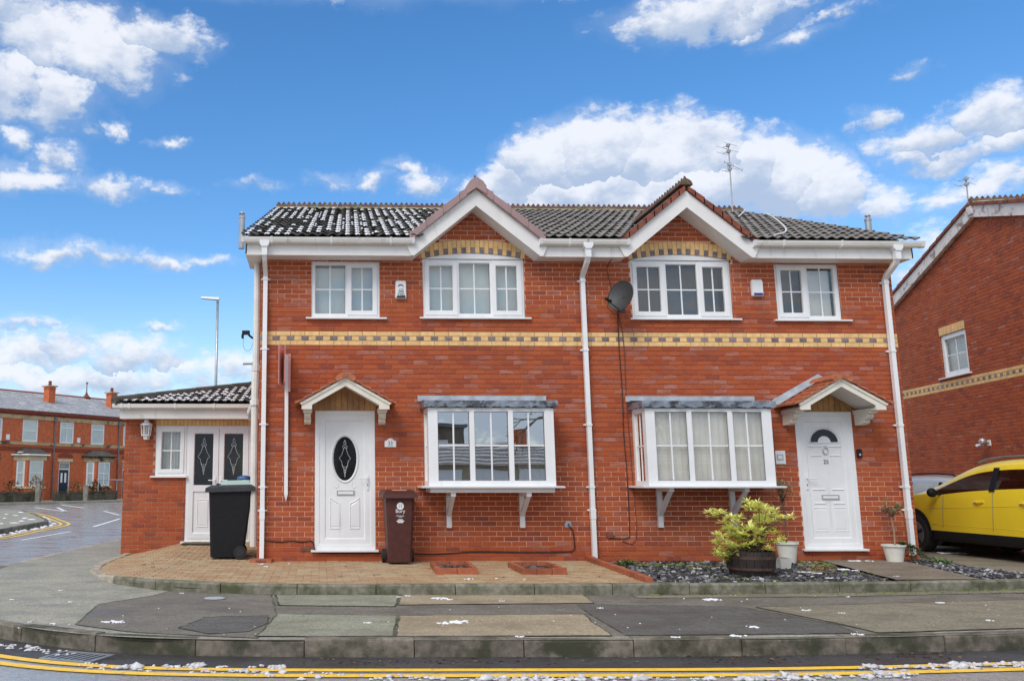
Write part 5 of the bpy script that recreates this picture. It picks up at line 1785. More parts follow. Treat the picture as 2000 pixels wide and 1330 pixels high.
cable('cable', [(4.70, -.36, 4.78), (4.62, -.2, 4.66), (4.61, -.012, 4.6), (4.61, -.010, 4.4), (4.79, -.010, 3.5), (4.795, -.008, 2.4), (4.83, -.008, 1.2), (4.83, -.008, .31), (4.62, -.010, .29)], .006, 'red_cable', 'thin brick-coloured cable beside the black one from the eaves to the ground')
cable('cable', [(-.93, -.012, .315), (-.6, -.012, .285), (-.42, -.012, .30), (-.25, -.012, .285), (-.14, -.012, .30), (-.09, -.012, .27), (-.07, -.05, .19), (.0, -.016, .125), (.35, -.012, .115), (.9, -.012, .118), (1.3, -.012, .12), (1.55, -.012, .10), (1.9, -.012, .105), (2.3, -.012, .13), (3.0, -.012, .125), (3.62, -.012, .125), (3.86, -.012, .15), (3.88, -.012, .3), (3.86, -.012, .45), (3.80, -.02, .515)], .009, 'cable', 'long black cable draped along the foot of the left house wall', n=4)
SHORTC = [(9.4, 4.8), (8.94, 4.02), (8.31, 2.98)]
LONGC = [(9.35, 3.93), (8.97, 2.92), (8.33, 1.5), (7.88, .57), (7.5, -.05), (7.25, -.3), (7.12, -.44)]
ROOFZ = lambda y: EZ + SL * (y - EY) + .085
cable('cable', [(x, y, ROOFZ(y)) for x, y in SHORTC], .014, 'white_cable', 'short white cable beside the ridge end on the right roof')
cable('cable', [(x, y, ROOFZ(y)) for x, y in LONGC], .014, 'white_cable', 'white aerial cable looping down the right roof slope to the gutter')
t = thing('socket_plate', 'grey mortared cable outlet low on the wall beside the middle downpipe', 'cable outlet', (3.8, 0, .52))
mb = MB(); mb.lump((3.80, -.004, .54), .06, .012, .055, rnd); mb.build('patch', MAT['lead_light'], t)
mb = MB(); mb.tube([(3.80, -.004, .54), (3.80, -.022, .535)], .018, 8); mb.build('gland', MAT['gasket'], t)
t = thing('junction_box', 'brick-red junction box at the foot of the dish cables', 'junction box', (4.43, 0, .33))
mb = MB(); mb.box(4.375, 4.475, -.028, .0, .335, .43); mb.build('box', MAT['verge_red'], t)
mb = MB(); mb.tube([(4.50, 0, .37), (4.50, -.02, .37)], .012, 8); mb.build('gland', MAT['gasket'], t)

# house number plaque, vent plate, door bell
t = thing('number_plaque', 'white arched plaque reading 23 on the wall right of the left door', 'house number', (1.09, 0, 1.70))
mb = MB()
cx = 1.09
top = [(cx - .088, 1.80)] + [(cx - .06 + .12 * k / 8, 1.803 + .037 * math.sin(PI * k / 8)) for k in range(9)] + [(cx + .088, 1.80)]
mb.prism([(cx - .088, 1.705), (cx + .088, 1.705)] + top[::-1], 'y', -.014, .0); mb.build('plate', MAT['white_print'], t)
text('number', '23', .075, (cx, -.015, 1.763), (PI / 2, 0, 0), MAT['black_print'], t, .001)
mb = MB(); mb.box(cx - .04, cx + .04, -.0155, -.0142, 1.722, 1.728); mb.build('underline', MAT['grey_print'], t)
t = thing('wall_plate', 'square white plate with a raised inner frame between bay and right door', 'wall plate', (7.15, 0, 1.44))
mb = MB(); mb.box(7.085, 7.24, -.012, .0, 1.45, 1.655); mb.build('plate', MAT['upvc'], t)
mb = MB(); frame(mb, 7.105, 7.205, 1.51, 1.60, .012, -.02, -.0125, bev=.002); mb.build('inner_frame', MAT['lead_light'], t)
mb = MB(); mb.box(7.125, 7.185, -.016, -.0122, 1.53, 1.58); mb.build('insert', MAT['upvc'], t)
t = thing('doorbell', 'small black video doorbell on the wall right of the right door', 'doorbell', (8.41, 0, 1.55))
mb = MB(); mb.prism([(8.375, 1.552), (8.445, 1.552), (8.447, 1.56), (8.447, 1.672), (8.44, 1.68), (8.38, 1.68), (8.373, 1.672), (8.373, 1.56)], 'y', -.026, .0); mb.build('body', MAT['black_plastic'], t)
mb = MB(); mb.tube([(8.41, -.024, 1.595), (8.41, -.031, 1.595)], .017, 12); mb.build('button', MAT['chrome'], t)

# carriage lantern on the extension
lx, ly, lz = -3.155, YE, 1.95
t = thing('wall_lantern', 'white carriage lantern on the extension wall beside the small window', 'wall light', (lx, ly, lz))
mb = MB(); mb.lathe([(.04, -.02), (.045, -.01), (.05, .02), (.055, .045), (.062, .05)], (lx, ly - .11, lz), 6); mb.tube([(lx, ly - .09, lz + .03), (lx, ly - .003, lz + .05)], .018, 6); mb.box(lx - .045, lx + .045, ly - .02, ly - .001, lz - .02, lz + .12); mb.build('bracket', MAT['upvc'], t)
mb = MB()
for k in range(6):
    a = 2 * PI * k / 6 + .26
    mb.tube([(lx + .075 * math.cos(a), ly - .11 + .075 * math.sin(a), lz + .05), (lx + .095 * math.cos(a), ly - .11 + .095 * math.sin(a), lz + .245)], .009, 4)
mb.lathe([(.082, .045), (.088, .06), (.07, .066)], (lx, ly - .11, lz), 6)
mb.build('cage', MAT['upvc'], t)
mb = MB(); mb.lathe([(.066, .06), (.085, .242)], (lx, ly - .11, lz), 6); mb.build('glass_shade', MAT['lantern_glass'], t)
mb = MB(); mb.lathe([(.118, .24), (.112, .255), (.07, .285), (.05, .295), (.045, .325), (.02, .345), (.004, .352)], (lx, ly - .11, lz), 12); mb.build('cap', MAT['upvc'], t)

# estate agent's post with its board edge-on
t = thing('for_sale_board', 'tall white pointed post on the left wall carrying a faded red board seen edge-on', 'sign board', (-.5, -.05, .88))
mb = MB()
mb.add([(-.545, -.075, 3.12), (-.49, -.075, 3.12), (-.49, -.02, 3.14), (-.545, -.02, 3.14), (-.535, -.075, .99), (-.48, -.075, .99), (-.48, -.02, .99), (-.535, -.02, .99), (-.508, -.06, .885), (-.508, -.035, .885)],
       [(0, 1, 5, 4), (1, 2, 6, 5), (2, 3, 7, 6), (3, 0, 4, 7), (0, 3, 2, 1), (4, 5, 8), (6, 7, 9), (5, 6, 9, 8), (7, 4, 8, 9)])
mb.build('post', MAT['white_timber'], t)
for k, (xo, y1, y0, z0, z1, dx) in enumerate([(-.545, -.06, -.62, 2.64, 3.24, .02), (-.565, -.10, -.66, 2.60, 3.20, -.05)]):
    mb = MB()
    q = [(xo, y1, z0), (xo + dx, y0, z0), (xo + dx, y0, z1), (xo, y1, z1)]
    mb.add(q + [(a + .006, b, c) for a, b, c in q], [(3, 2, 1, 0), (4, 5, 6, 7), (0, 1, 5, 4), (1, 2, 6, 5), (2, 3, 7, 6), (3, 0, 4, 7)])
    mb.build('panel', MAT['sign_pink'], t)
mb = MB(); mb.add([(-.49, -.077, 2.55), (-.455, -.077, 2.55), (-.455, -.077, 3.14), (-.49, -.077, 3.14), (-.49, -.04, 2.55), (-.455, -.04, 2.55), (-.455, -.04, 3.14), (-.49, -.04, 3.14)], [(0, 1, 2, 3), (1, 5, 6, 2), (7, 6, 5, 4), (4, 0, 3, 7), (3, 2, 6, 7)]); mb.build('batten', MAT['sign_pink'], t)

# camera on a bracket and overflow on the left gable
t = thing('security_camera', 'small dark camera on an arm off the left side wall by the buff band', 'camera', (-1.0, .25, 3.45))
mb = MB(); mb.tube([(-.95, .3, 3.42), (-1.08, .25, 3.44), (-1.14, .25, 3.49)], .018, 6); mb.build('arm', MAT['black_plastic'], t)
mb = MB(); mb.box(-1.24, -1.12, .19, .27, 3.49, 3.55); mb.box(-1.25, -1.215, .2, .26, 3.43, 3.49); mb.build('head', MAT['black_plastic'], t)
mb = MB(); mb.tube([(-1.22, .23, 3.43)] + [(-1.15 + .075 * math.cos(a), .24, 3.36 + .13 * math.sin(a)) for a in [PI * 1.05 + PI * .9 * k / 8 for k in range(9)]] + [(-1.03, .27, 3.43)], .003, 4); mb.build('lead', MAT['gasket'], t)
t = thing('overflow_pipe', 'short grey overflow pipe sticking out of the left side wall', 'pipe', (-1.0, .2, 3.02))
mb = MB(); mb.tube([(-.95, .24, 3.03), (-1.22, .22, 3.02)], .02, 8); mb.build('tube', MAT['steel'], t)
mb = MB(); mb.tube([(-1.06, .235, 3.028), (-1.075, .233, 3.027)], .028, 8); mb.build('collar', MAT['steel'], t)

# flues above the roofs
def flue(name, c, z0, z1, r, label):
    t = thing(name, label, 'flue', (c[0], c[1], z0), group='metal flues')
    mb = MB(); mb.lathe([(r, z0), (r, z1 - .12), (r * 1.12, z1 - .11), (r * 1.12, z1 - .08), (r * .9, z1 - .07)], (c[0], c[1], 0), 10); mb.build('pipe', MAT['steel'], t, False)
    mb = MB()
    for k in range(4): mb.tube([(c[0] + r * .8 * math.cos(k * PI / 2), c[1] + r * .8 * math.sin(k * PI / 2), z1 - .08), (c[0] + r * .8 * math.cos(k * PI / 2), c[1] + r * .8 * math.sin(k * PI / 2), z1 - .03)], .008, 4)
    mb.lathe([(r * 1.05, z1 - .03), (r * .7, z1), (.005, z1 + .012)], (c[0], c[1], 0), 10); mb.build('cowl', MAT['steel'], t)
flue('flue', (-1.29, .35), 4.93, 5.55, .05, 'grey metal flue standing past the left end of the snowy roof')
flue('flue', (9.49, .85), 4.9, 5.75, .05, 'grey metal flue showing behind the right end of the roof')
mb = MB()

# aerials
def yagi(mb, c, d, n, ln, el, tilt=0):
    d = Vector(d).normalized()
    s = d.cross(Vector((0, 0, 1))).normalized()
    c = Vector(c)
    mb.tube([c - d * ln * .3, c + d * ln * .7], .007, 4)
    for k in range(n):
        p = c - d * ln * .3 + d * ln * k / (n - 1)
        mb.tube([p - s * el / 2, p + s * el / 2], .0045, 4)
def aerial(label, x, y, z0, z1, heads, strap=False):
    t = thing('tv_aerial', label, 'TV aerial', (x, y, z0), group='TV aerials')
    mb = MB(); mb.tube([(x, y, z0), (x + .02, y, z1)], .016, 6); mb.build('mast', MAT['alu'], t)
    for hz, d, n, ln, el in heads:
        a = MB(); yagi(a, (x, y - .03, hz), d, n, ln, el); a.box(x - .03, x + .03, y - .06, y + .02, hz - .03, hz + .03); a.build('antenna', MAT['alu'], t)
aerial('tall two-headed TV aerial rising behind the right-hand roof ridge', 9.0, 4.6, 6.6, 8.52, [(8.50, (-.45, .9, 0), 2, .22, .40), (8.36, (-.45, .9, 0), 2, .22, .42), (8.06, (.75, -.3, -.55), 3, .42, .20), (7.95, (-.45, .9, 0), 2, .2, .36)])
# ================================================================== bins and things on the paving
def bin_mesh(t, w, d, h, m, lidm, wheel_axis, style):
    """local frame: front towards -y, hinge side +y"""
    body = MB()
    tw, td = w, d
    bw, bd = w * .80, d * .76
    zs = [(.03, 0), (.25, .25), (h * .9, .93), (h * .93, 1.0), (h * .97, 1.03)]
    rings = []
    for z, q in zs:
        ww, dd_ = bw + (tw - bw) * q, bd + (td - bd) * q
        c = .035
        y0, y1 = -d / 2 + (d - dd_) * .25, -d / 2 + (d - dd_) * .25 + dd_
        rings.append([(-ww / 2 + c, y0, z), (ww / 2 - c, y0, z), (ww / 2, y0 + c, z), (ww / 2, y1 - c, z), (ww / 2 - c, y1, z), (-ww / 2 + c, y1, z), (-ww / 2, y1 - c, z), (-ww / 2, y0 + c, z)])
    vs = [v for r_ in rings for v in r_]
    fs = [tuple(range(8))[::-1]]
    for i in range(len(rings) - 1):
        for k in range(8):
            fs.append((i * 8 + k, i * 8 + (k + 1) % 8, i * 8 + 8 + (k + 1) % 8, i * 8 + 8 + k))
    fs.append(tuple(range((len(rings) - 1) * 8, len(rings) * 8)))
    body.add(vs, fs)
    body.build('body', m, t)
    lid = MB()
    x = w / 2 + .045
    y0, y1 = -d / 2 - .06, d / 2 + .05
    z = h * .965
    prof = [(-x, y0, z - .02), (x, y0, z - .02), (x, y1, z - .0), (-x, y1, z - .0), (-x * .98, y0 + .01, z + .045), (x * .98, y0 + .01, z + .045), (x * .98, y1, z + .06), (-x * .98, y1, z + .06), (-x * .80, y0 + .09, z + .085), (x * .80, y0 + .09, z + .085), (x * .84, y1 - .06, z + .10), (-x * .84, y1 - .06, z + .10)]
    lid.add(prof, [(3, 2, 1, 0), (0, 1, 5, 4), (1, 2, 6, 5), (2, 3, 7, 6), (3, 0, 4, 7), (4, 5, 9, 8), (5, 6, 10, 9), (6, 7, 11, 10), (7, 4, 8, 11), (8, 9, 10, 11)])
    lo = lid.build('lid', lidm, t)
    hd = MB()
    for s in (-1, 1):
        hd.box(s * w * .36 - .03, s * w * .36 + .03, d / 2 - .03, d / 2 + .12, h * .93, h * 1.03)
    hd.tube([(-w * .42, d / 2 + .11, h * .99), (w * .42, d / 2 + .11, h * .99)], .016, 6)
    hd.build('handle', m, t)
    for s in (-1, 1):
        wh = MB()
        cx, cy, cz, r = s * (w * .40 + .035), d / 2 - (.17 if style == 0 else .09), .10, .10
        wh.tube([(cx - .028, cy, cz), (cx + .028, cy, cz)], r, 18)
        wo = wh.build('wheel', MAT['rubber'], t)
        hb = MB(); hb.tube([(cx + s * .026, cy, cz), (cx + s * .034, cy, cz)], r * .55, 14); hb.tube([(cx + s * .034, cy, cz), (cx + s * .037, cy, cz)], r * .2, 10); hb.build('hub', MAT['grey_plastic'], wo)
    ax = MB(); ax.tube([(-w * .4, d / 2 - .09, .10), (w * .4, d / 2 - .09, .10)], .012, 6); ax.build('axle', MAT['gasket'], t)
    return lo
# black bin: seen from its side, its wheels on the right
bz = zpave(-1.40, .35)
t = thing('wheelie_bin', 'black wheelie bin in front of the extension doors with boxes on its lid', 'wheelie bin', (-1.385, .42, bz), R(-86), group='wheelie bins')
bin_mesh(t, .56, .66, 1.06, MAT['black_plastic'], MAT['grey_plastic'], None, 0)
t = thing('food_caddy', 'pale green caddy lid lying on top of the black bin', 'caddy', (-1.30, .42, bz + 1.12), R(3))
mb = MB(); mb.add([(-.24, -.16, 0), (.22, -.16, 0), (.22, .16, 0), (-.24, .16, 0), (-.21, -.14, .06), (.20, -.14, .07), (.20, .14, .07), (-.21, .14, .06)], [(3, 2, 1, 0), (0, 1, 5, 4), (1, 2, 6, 5), (2, 3, 7, 6), (3, 0, 4, 7), (4, 5, 6, 7)]); mb.box(-.26, .24, -.18, .18, -.012, .0); mb.build('lid', MAT['mint'], t)
mb = MB(); mb.box(-.31, -.242, -.05, .05, -.015, .015); mb.build('clasp', MAT['black_plastic'], t)
t = thing('blue_tub', 'small blue tub behind the green caddy on the black bin', 'tub', (-1.19, .46, bz + 1.19), R(2))
mb = MB(); mb.lathe([(.10, 0), (.115, .02), (.095, .055), (.04, .07), (.004, .072)], (0, 0, 0), 14); mb.build('tub', MAT['blue_plastic'], t)
# brown bin facing the road
t = thing('wheelie_bin', 'brown wheelie bin with a white council transfer beside the left door', 'wheelie bin', (1.17, -.36, 0), 0, group='wheelie bins')
t.rotation_euler = (0, 0, R(2)); BASE[t.name] = (0, 0, 0)
bin_mesh(t, .42, .48, 1.00, MAT['brown_plastic'], MAT['brown_plastic'], None, 1)
lt = MB(); lt.box(-.10, .11, -.14, -.05, 1.045, 1.062); lt.build('lid_label', MAT['sign_pink'], t)
def yfront(z): return -.24 - .003 + (.48 - (.48 * .76 + .48 * .24 * min(1, .25 + .68 * (z - .25) / .65))) * .25
tilt = math.atan((yfront(.85) - yfront(.5)) / .35)
mb = MB(); n = 24
mb.add([(.052 * math.cos(2 * PI * k / n), 0, .052 * math.sin(2 * PI * k / n)) for k in range(n)], [tuple(range(n))])
dsk = mb.build('number_disc', MAT['white_print'], t); dsk.location = (.0, yfront(.83) - .004, .83); dsk.rotation_euler = (-tilt, 0, 0)
def lbl(nm, s, size, z, m='white_print', off=.004):
    o = text(nm, s, size, (0, 0, 0), (PI / 2 - tilt, 0, 0), MAT[m], t, .0008); o.location = (.0, yfront(z) - off, z)
lbl('number', '23', .06, .83, 'grey_print', .006)
lbl('lettering', 'Bury', .075, .757)
lbl('lettering', 'Organic', .036, .69)
lbl('lettering', 'WASTE', .016, .668)
for k, w_ in enumerate((.07, .11, .08)):
    mb = MB(); mb.box(-w_ / 2, w_ / 2, -.001, .001, -.0065, .0065); o = mb.build('print_line', MAT['white_print'], t); o.location = (0, yfront(.63) - .004, .635 - k * .019)

# shallow brick planters
def planter(x0, x1, y0, y1, sh, label):
    t = thing('brick_planter', label, 'planter', ((x0 + x1) / 2, (y0 + y1) / 2, 0), group='low brick planters')
    h = .075
    def run(a, b):
        L = math.dist(a, b); n = max(1, round(L / .22))
        for k in range(n):
            p = [a[i] + (b[i] - a[i]) * k / n for i in (0, 1)]; q = [a[i] + (b[i] - a[i]) * (k + 1) / n for i in (0, 1)]
            dx, dy = (q[0] - p[0]) / math.dist(p, q), (q[1] - p[1]) / math.dist(p, q)
            nx_, ny_ = -dy * .03, dx * .03
            e = .004
            p = [p[0] + dx * e, p[1] + dy * e]; q = [q[0] - dx * e, q[1] - dy * e]
            z = h + rnd.uniform(-.005, .005)
            mb = MB()
            mb.prism([(p[0] - nx_, p[1] - ny_), (q[0] - nx_, q[1] - ny_), (q[0] + nx_, q[1] + ny_), (p[0] + nx_, p[1] + ny_)], 'z', -.003, z, 0, rnd.random())
            mb.build('brick', MAT['planter_brick'], t)
    run((x0, y0 + .03), (x1, y0 + .03)); run((x0 + sh, y1 - .03), (x1 + sh, y1 - .03))
    run((x0 + .032, y0 + .062), (x0 + sh + .032, y1 - .062)); run((x1 - .032, y0 + .062), (x1 + sh - .032, y1 - .062))
    mb = MB(); mb.quad((x0 + .06, y0 + .06, .02), (x1 - .06, y0 + .06, .02), (x1 + sh - .06, y1 - .06, .025), (x0 + sh + .06, y1 - .06, .025)); mb.build('soil', MAT['soil'], t)
    for k in range(7):
        mb = MB(); mb.lump((rnd.uniform(x0 + .12, x1 - .12), rnd.uniform(y0 + .15, y1 - .12), .03), rnd.uniform(.03, .07), rnd.uniform(.03, .05), rnd.uniform(.015, .03), rnd, 6, 3); mb.build('clod', MAT['slate' if k % 3 else 'terracotta_dark'], t)
planter(1.51, 2.06, -1.92, -.86, 0.05, 'low square brick planter with dead stalks, nearer the brown bin')
planter(2.62, 3.21, -1.95, -.98, 0.02, 'low square brick planter below the right end of the left bay')

# sloping row of bricks between paving and slate bed
t = thing('brick_edging', 'row of red bricks edging the paving next to the slate bed', 'edging', (3.95, -1.2, 0))
pa, pb = Vector((4.09, .0, 0)), Vector((3.93, -2.88, 0))
n = 13
for k in range(n):
    a, b = pa.lerp(pb, k / n), pa.lerp(pb, (k + 1) / n - .004)
    d = (b - a).normalized() * .045; nn = Vector((-d.y, d.x, 0))
    mb = MB(); mb.prism([((a + nn).x, (a + nn).y), ((a - nn).x, (a - nn).y), ((b - nn).x, (b - nn).y), ((b + nn).x, (b + nn).y)][::1], 'z', -.03, .065 + rnd.uniform(-.006, .006), 0, rnd.random()); mb.build('brick', MAT['planter_brick'], t)
# slab under the left downpipe, door mat
t = thing('splash_brick', 'worn brick slab under the foot of the left downpipe', 'splash block', (-.86, -.12, 0))
mb = MB(); mb.add([(-1.03, -.26, 0), (-.70, -.26, 0), (-.68, -.02, 0), (-1.0, -.02, 0), (-1.02, -.25, .04), (-.71, -.25, .045), (-.69, -.03, .045), (-.99, -.03, .045)], [(3, 2, 1, 0), (0, 1, 5, 4), (1, 2, 6, 5), (2, 3, 7, 6), (3, 0, 4, 7), (4, 5, 6, 7)]); mb.build('slab', MAT['planter_brick'], t)
mb = MB(); mb.box(-.94, -.79, -.262, -.24, .003, .037); mb.build('front_face', MAT['verge_red'], t)
t = thing('door_mat', 'dark green door mat at the extension doorstep', 'door mat', (-2.0, 2.25, zpave(-2, 2.25)))
mb = MB(); z = zpave(-1.9, 2.2) + .004; mb.box(-2.38, -1.55, 2.02, 2.46, z, z + .014); mb.build('pile', pbr('mat_green', (.10, .10, .055), .95, .3, 30, bumps=.6), t)
mb = MB()
for a in ((-2.38, -1.55, 2.0, 2.02), (-2.38, -1.55, 2.46, 2.48), (-2.40, -2.38, 2.0, 2.48), (-1.55, -1.53, 2.0, 2.48)): mb.box(*a, z, z + .011)
mb.build('edging_strip', MAT['rubber'], t)
# inspection cover in the footway
t = thing('water_cover', 'small round pale water cover set in the tarmac footway', 'inspection cover', (-1.17, -3.35, ZP + .004))
mb = MB(); mb.lathe([(.0, .001), (.105, .001), (.115, .006), (.10, .008), (.0, .009)][1:], (-1.17, -3.35, ZP + .006), 20); mb.build('lid', MAT['lead_light'], t)
mb = MB(); mb.lathe([(.135, .0), (.135, .004), (.115, .0045)], (-1.17, -3.35, ZP + .006), 20); mb.build('rim', MAT['gasket'], t)

# drain grate in the gutter
t = thing('drain_grate', 'iron drain grate in the gutter at the left kerb bend', 'drain', (-2.0, -5.86, ZR), R(-22))
mb = MB(); frame2 = [(-.25, .25, -.17, -.14), (-.25, .25, .14, .17), (-.25, -.22, -.14, .14), (.22, .25, -.14, .14)]
for a in frame2: mb.box(*a, .002, .016)
mb.build('rim', MAT['steel'], t)
mb = MB(); mb.box(-.22, .22, -.14, .14, .0045, .006); mb.build('sump', MAT['dark'], t)
for k in range(7):
    x = -.19 + k * .063
    mb = MB(); mb.add([(x - .013, -.139, .014), (x + .013, -.139, .014), (x + .05, .139, .014), (x + .024, .139, .014), (x - .013, -.139, .0065), (x + .013, -.139, .0065), (x + .05, .139, .0065), (x + .024, .139, .0065)], [(0, 1, 2, 3), (0, 4, 5, 1), (1, 5, 6, 2), (2, 6, 7, 3), (3, 7, 4, 0)]); mb.build('bar', MAT['steel'], t)

# ================================================================== plants
def leaf(mb, p, d, up, ln, w, t):
    d = d.normalized(); s = d.cross(up)
    if s.length < 1e-3: s = d.orthogonal()
    s.normalize(); n = s.cross(d).normalized()
    a, b, c, e = p, p + d * ln * .5 + s * w / 2 + n * ln * .06, p + d * ln - n * ln * .10, p + d * ln * .5 - s * w / 2 + n * ln * .06
    mb.add([a, b, c, e], [(0, 1, 2), (0, 2, 3)], 0, t)
def rv(rr): 
    v = Vector((rr.gauss(0, 1), rr.gauss(0, 1), rr.gauss(0, 1)))
    return v.normalized()
def clump(mb, c, rad, n, ln, w, rr, tlo, thi, flat=.7, droop=.2):
    for _ in range(n):
        d = rv(rr); d.z = abs(d.z) * .7 - droop * rr.random()
        p = Vector(c) + Vector((d.x * rad * rr.random(), d.y * rad * rr.random(), d.z * rad * flat * rr.random()))
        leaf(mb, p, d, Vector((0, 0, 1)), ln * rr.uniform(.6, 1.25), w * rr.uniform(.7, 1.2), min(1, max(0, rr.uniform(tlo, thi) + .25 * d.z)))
rr = random.Random(21)
MAT['barrel_hoop'] = pbr('rusty_hoop', (.075, .038, .028), .7, .3, 12)
# yellow-green shrub in a half barrel
bx, by = 5.62, -1.95
t = thing('barrel_planter', 'dark wooden half-barrel planter holding the yellow-green shrub', 'planter', (bx, by, 0))
mb = MB()
ns = 20
prof = [(.25, .0), (.29, .1), (.305, .2), (.30, .29), (.285, .30)]
for k in range(ns):
    a0, a1 = 2 * PI * k / ns + .008, 2 * PI * (k + 1) / ns - .008
    s_ = MB(); 
    vs = []
    for r_, z in [(.25, -.02), (.292, .1), (.305, .2), (.30, .295)]:
        vs += [(bx + r_ * math.cos(a0), by + r_ * math.sin(a0), z), (bx + r_ * math.cos(a1), by + r_ * math.sin(a1), z)]
    vs += [(bx + .27 * math.cos(a0), by + .27 * math.sin(a0), .295), (bx + .27 * math.cos(a1), by + .27 * math.sin(a1), .295)]
    s_.add(vs, [(0, 1, 3, 2), (2, 3, 5, 4), (4, 5, 7, 6), (6, 7, 9, 8)], 0, rnd.random()); s_.build('stave', MAT['barrel'], t)
for z, r_ in ((.08, .289), (.22, .309)):
    h = MB(); h.lathe([(r_ - .01, z - .018), (r_, z - .018), (r_ + .002, z + .018), (r_ - .01, z + .018)], (bx, by, 0), 24); h.build('hoop', MAT['barrel_hoop'], t)
s_ = MB(); s_.lathe([(.005, .265), (.275, .26)][::-1], (bx, by, 0), 20); s_.build('soil', MAT['soil'], t)
t = thing('shrub', 'yellow-green variegated shrub growing from the half-barrel', 'shrub', (bx, by, .26))
st = MB(); fo = MB()
tips = []
for cxp, czp, rad, k in [(-.42, .76, .12, 5), (-.30, .74, .10, 4), (.02, .88, .13, 6), (.14, .85, .11, 5), (-.36, .62, .09, 3), (-.16, .60, .12, 6), (.0, .62, .14, 7), (.18, .70, .12, 6), (.30, .76, .10, 4), (.38, .72, .08, 3), (.30, .63, .10, 4), (.28, .54, .10, 4), (.12, .54, .12, 5), (-.40, .46, .10, 4), (-.26, .48, .08, 3), (-.14, .50, .12, 5), (-.36, .36, .10, 4), (-.30, .30, .12, 5), (-.20, .40, .10, 4), (-.42, .24, .09, 4), (-.30, .16, .09, 4), (.10, .36, .08, 3), (.26, .42, .07, 3), (.04, .30, .08, 3), (-.02, .46, .1, 4), (-.1, .38, .08, 3)]:
    ex = bx + cxp
    for _ in range(k):
        c = Vector((ex + rr.uniform(-1, 1) * rad * .9, by + rr.uniform(-.24, .24) - .05, czp + rr.uniform(-1, 1) * rad * .5))
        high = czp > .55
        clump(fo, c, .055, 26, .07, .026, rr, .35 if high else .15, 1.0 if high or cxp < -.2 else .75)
        tips.append(c)
b0 = Vector((bx + .05, by, .26))
for i, c in enumerate(tips):
    if i % 3 == 0:
        k0 = b0 + Vector((rr.uniform(-.10, .10), rr.uniform(-.08, .08), 0))
        mid = k0.lerp(c, .5) + Vector((rr.uniform(-.05, .05), rr.uniform(-.05, .05), .06))
        st.tube([k0, mid, c], [.010, .007, .003], 5)
st.tube([b0, b0 + Vector((.0, 0, .25)), b0 + Vector((-.04, .02, .5))], [.017, .013, .008], 6)
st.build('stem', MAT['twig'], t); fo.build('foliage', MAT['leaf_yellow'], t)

def pot(label, x, y, r, h, z=0.0):
    t = thing('plant_pot', label, 'plant pot', (x, y, z), group='cream plant pots')
    mb = MB(); mb.lathe([(r * .70, z), (r * .95, z + h * .92), (r * .95, z + h * .93)], (x, y, 0), 20); mb.build('body', MAT['pot'], t, False)
    mb = MB(); mb.lathe([(r * .97, z + h * .88), (r * 1.08, z + h * .90), (r * 1.08, z + h), (r * .92, z + h), (r * .90, z + h * .93)], (x, y, 0), 20); mb.build('rim', MAT['pot'], t)
    mb = MB(); mb.lathe([(r * .92, z + h * .94), (.005, z + h * .95)], (x, y, 0), 16); mb.build('soil', MAT['soil'], t)
def little_tree(label, x, y, z0, h, m, crown, wild):
    t = thing('standard_shrub', label, 'potted shrub', (x, y, z0), group='small bare-stemmed potted shrubs')
    mb = MB(); mb.tube([(x, y, z0), (x + .008, y, z0 + h * .3), (x - .01, y, z0 + h * .55), (x - .02, y, z0 + h * .62)], [.013, .012, .010, .009], 6); mb.build('stem', MAT[m], t)
    tw, fo = MB(), MB()
    top = Vector((x - .015, y, z0 + h * .6))
    for k in range(16):
        d = rv(rr); d.z = abs(d.z) + .35; d.normalize()
        q = top + Vector((d.x * crown, d.y * crown, d.z * h * .36 * rr.uniform(.6, 1.1)))
        md = top.lerp(q, .5) + rv(rr) * .02
        tw.tube([top, md, q], [.006, .004, .002], 4)
        clump(fo, q, .06 * wild, 16, .045, .017, rr, .2, .9)
        clump(fo, md.lerp(q, .4), .05 * wild, 9, .042, .016, rr, .1, .8)
    tw.build('twig', MAT['twig'], t); fo.build('foliage', MAT['leaf_grey'], t)
pot('round cream pot at the left foot of the right door', 6.93, -.42, .155, .30)
little_tree('thin bare-stemmed shrub in the cream pot left of the right door', 6.93, -.42, .28, 1.0, 'twig', .16, 1.3)
pot('cream pot at the right corner of the right house', 8.62, -.30, .155, .25)
little_tree('tan-stemmed small shrub in the pot beside the right downpipe', 8.64, -.30, .22, .72, 'tan_stem', .15, .9)
t = thing('small_pot', 'small white square pot between barrel and cream pot', 'plant pot', (6.42, -1.25, 0))
mb = MB(); mb.add([(6.35, -1.32, 0), (6.48, -1.32, 0), (6.48, -1.19, 0), (6.35, -1.19, 0), (6.33, -1.34, .14), (6.50, -1.34, .14), (6.50, -1.17, .14), (6.33, -1.17, .14), (6.345, -1.325, .14), (6.485, -1.325, .14), (6.485, -1.185, .14), (6.345, -1.185, .14)], [(0, 1, 5, 4), (1, 2, 6, 5), (2, 3, 7, 6), (3, 0, 4, 7), (4, 5, 9, 8), (5, 6, 10, 9), (6, 7, 11, 10), (7, 4, 8, 11)]); mb.build('body', MAT['pot'], t)
mb = MB(); mb.quad((6.346, -1.324, .12), (6.484, -1.324, .12), (6.484, -1.186, .12), (6.346, -1.186, .12)); mb.build('soil', MAT['soil'], t)
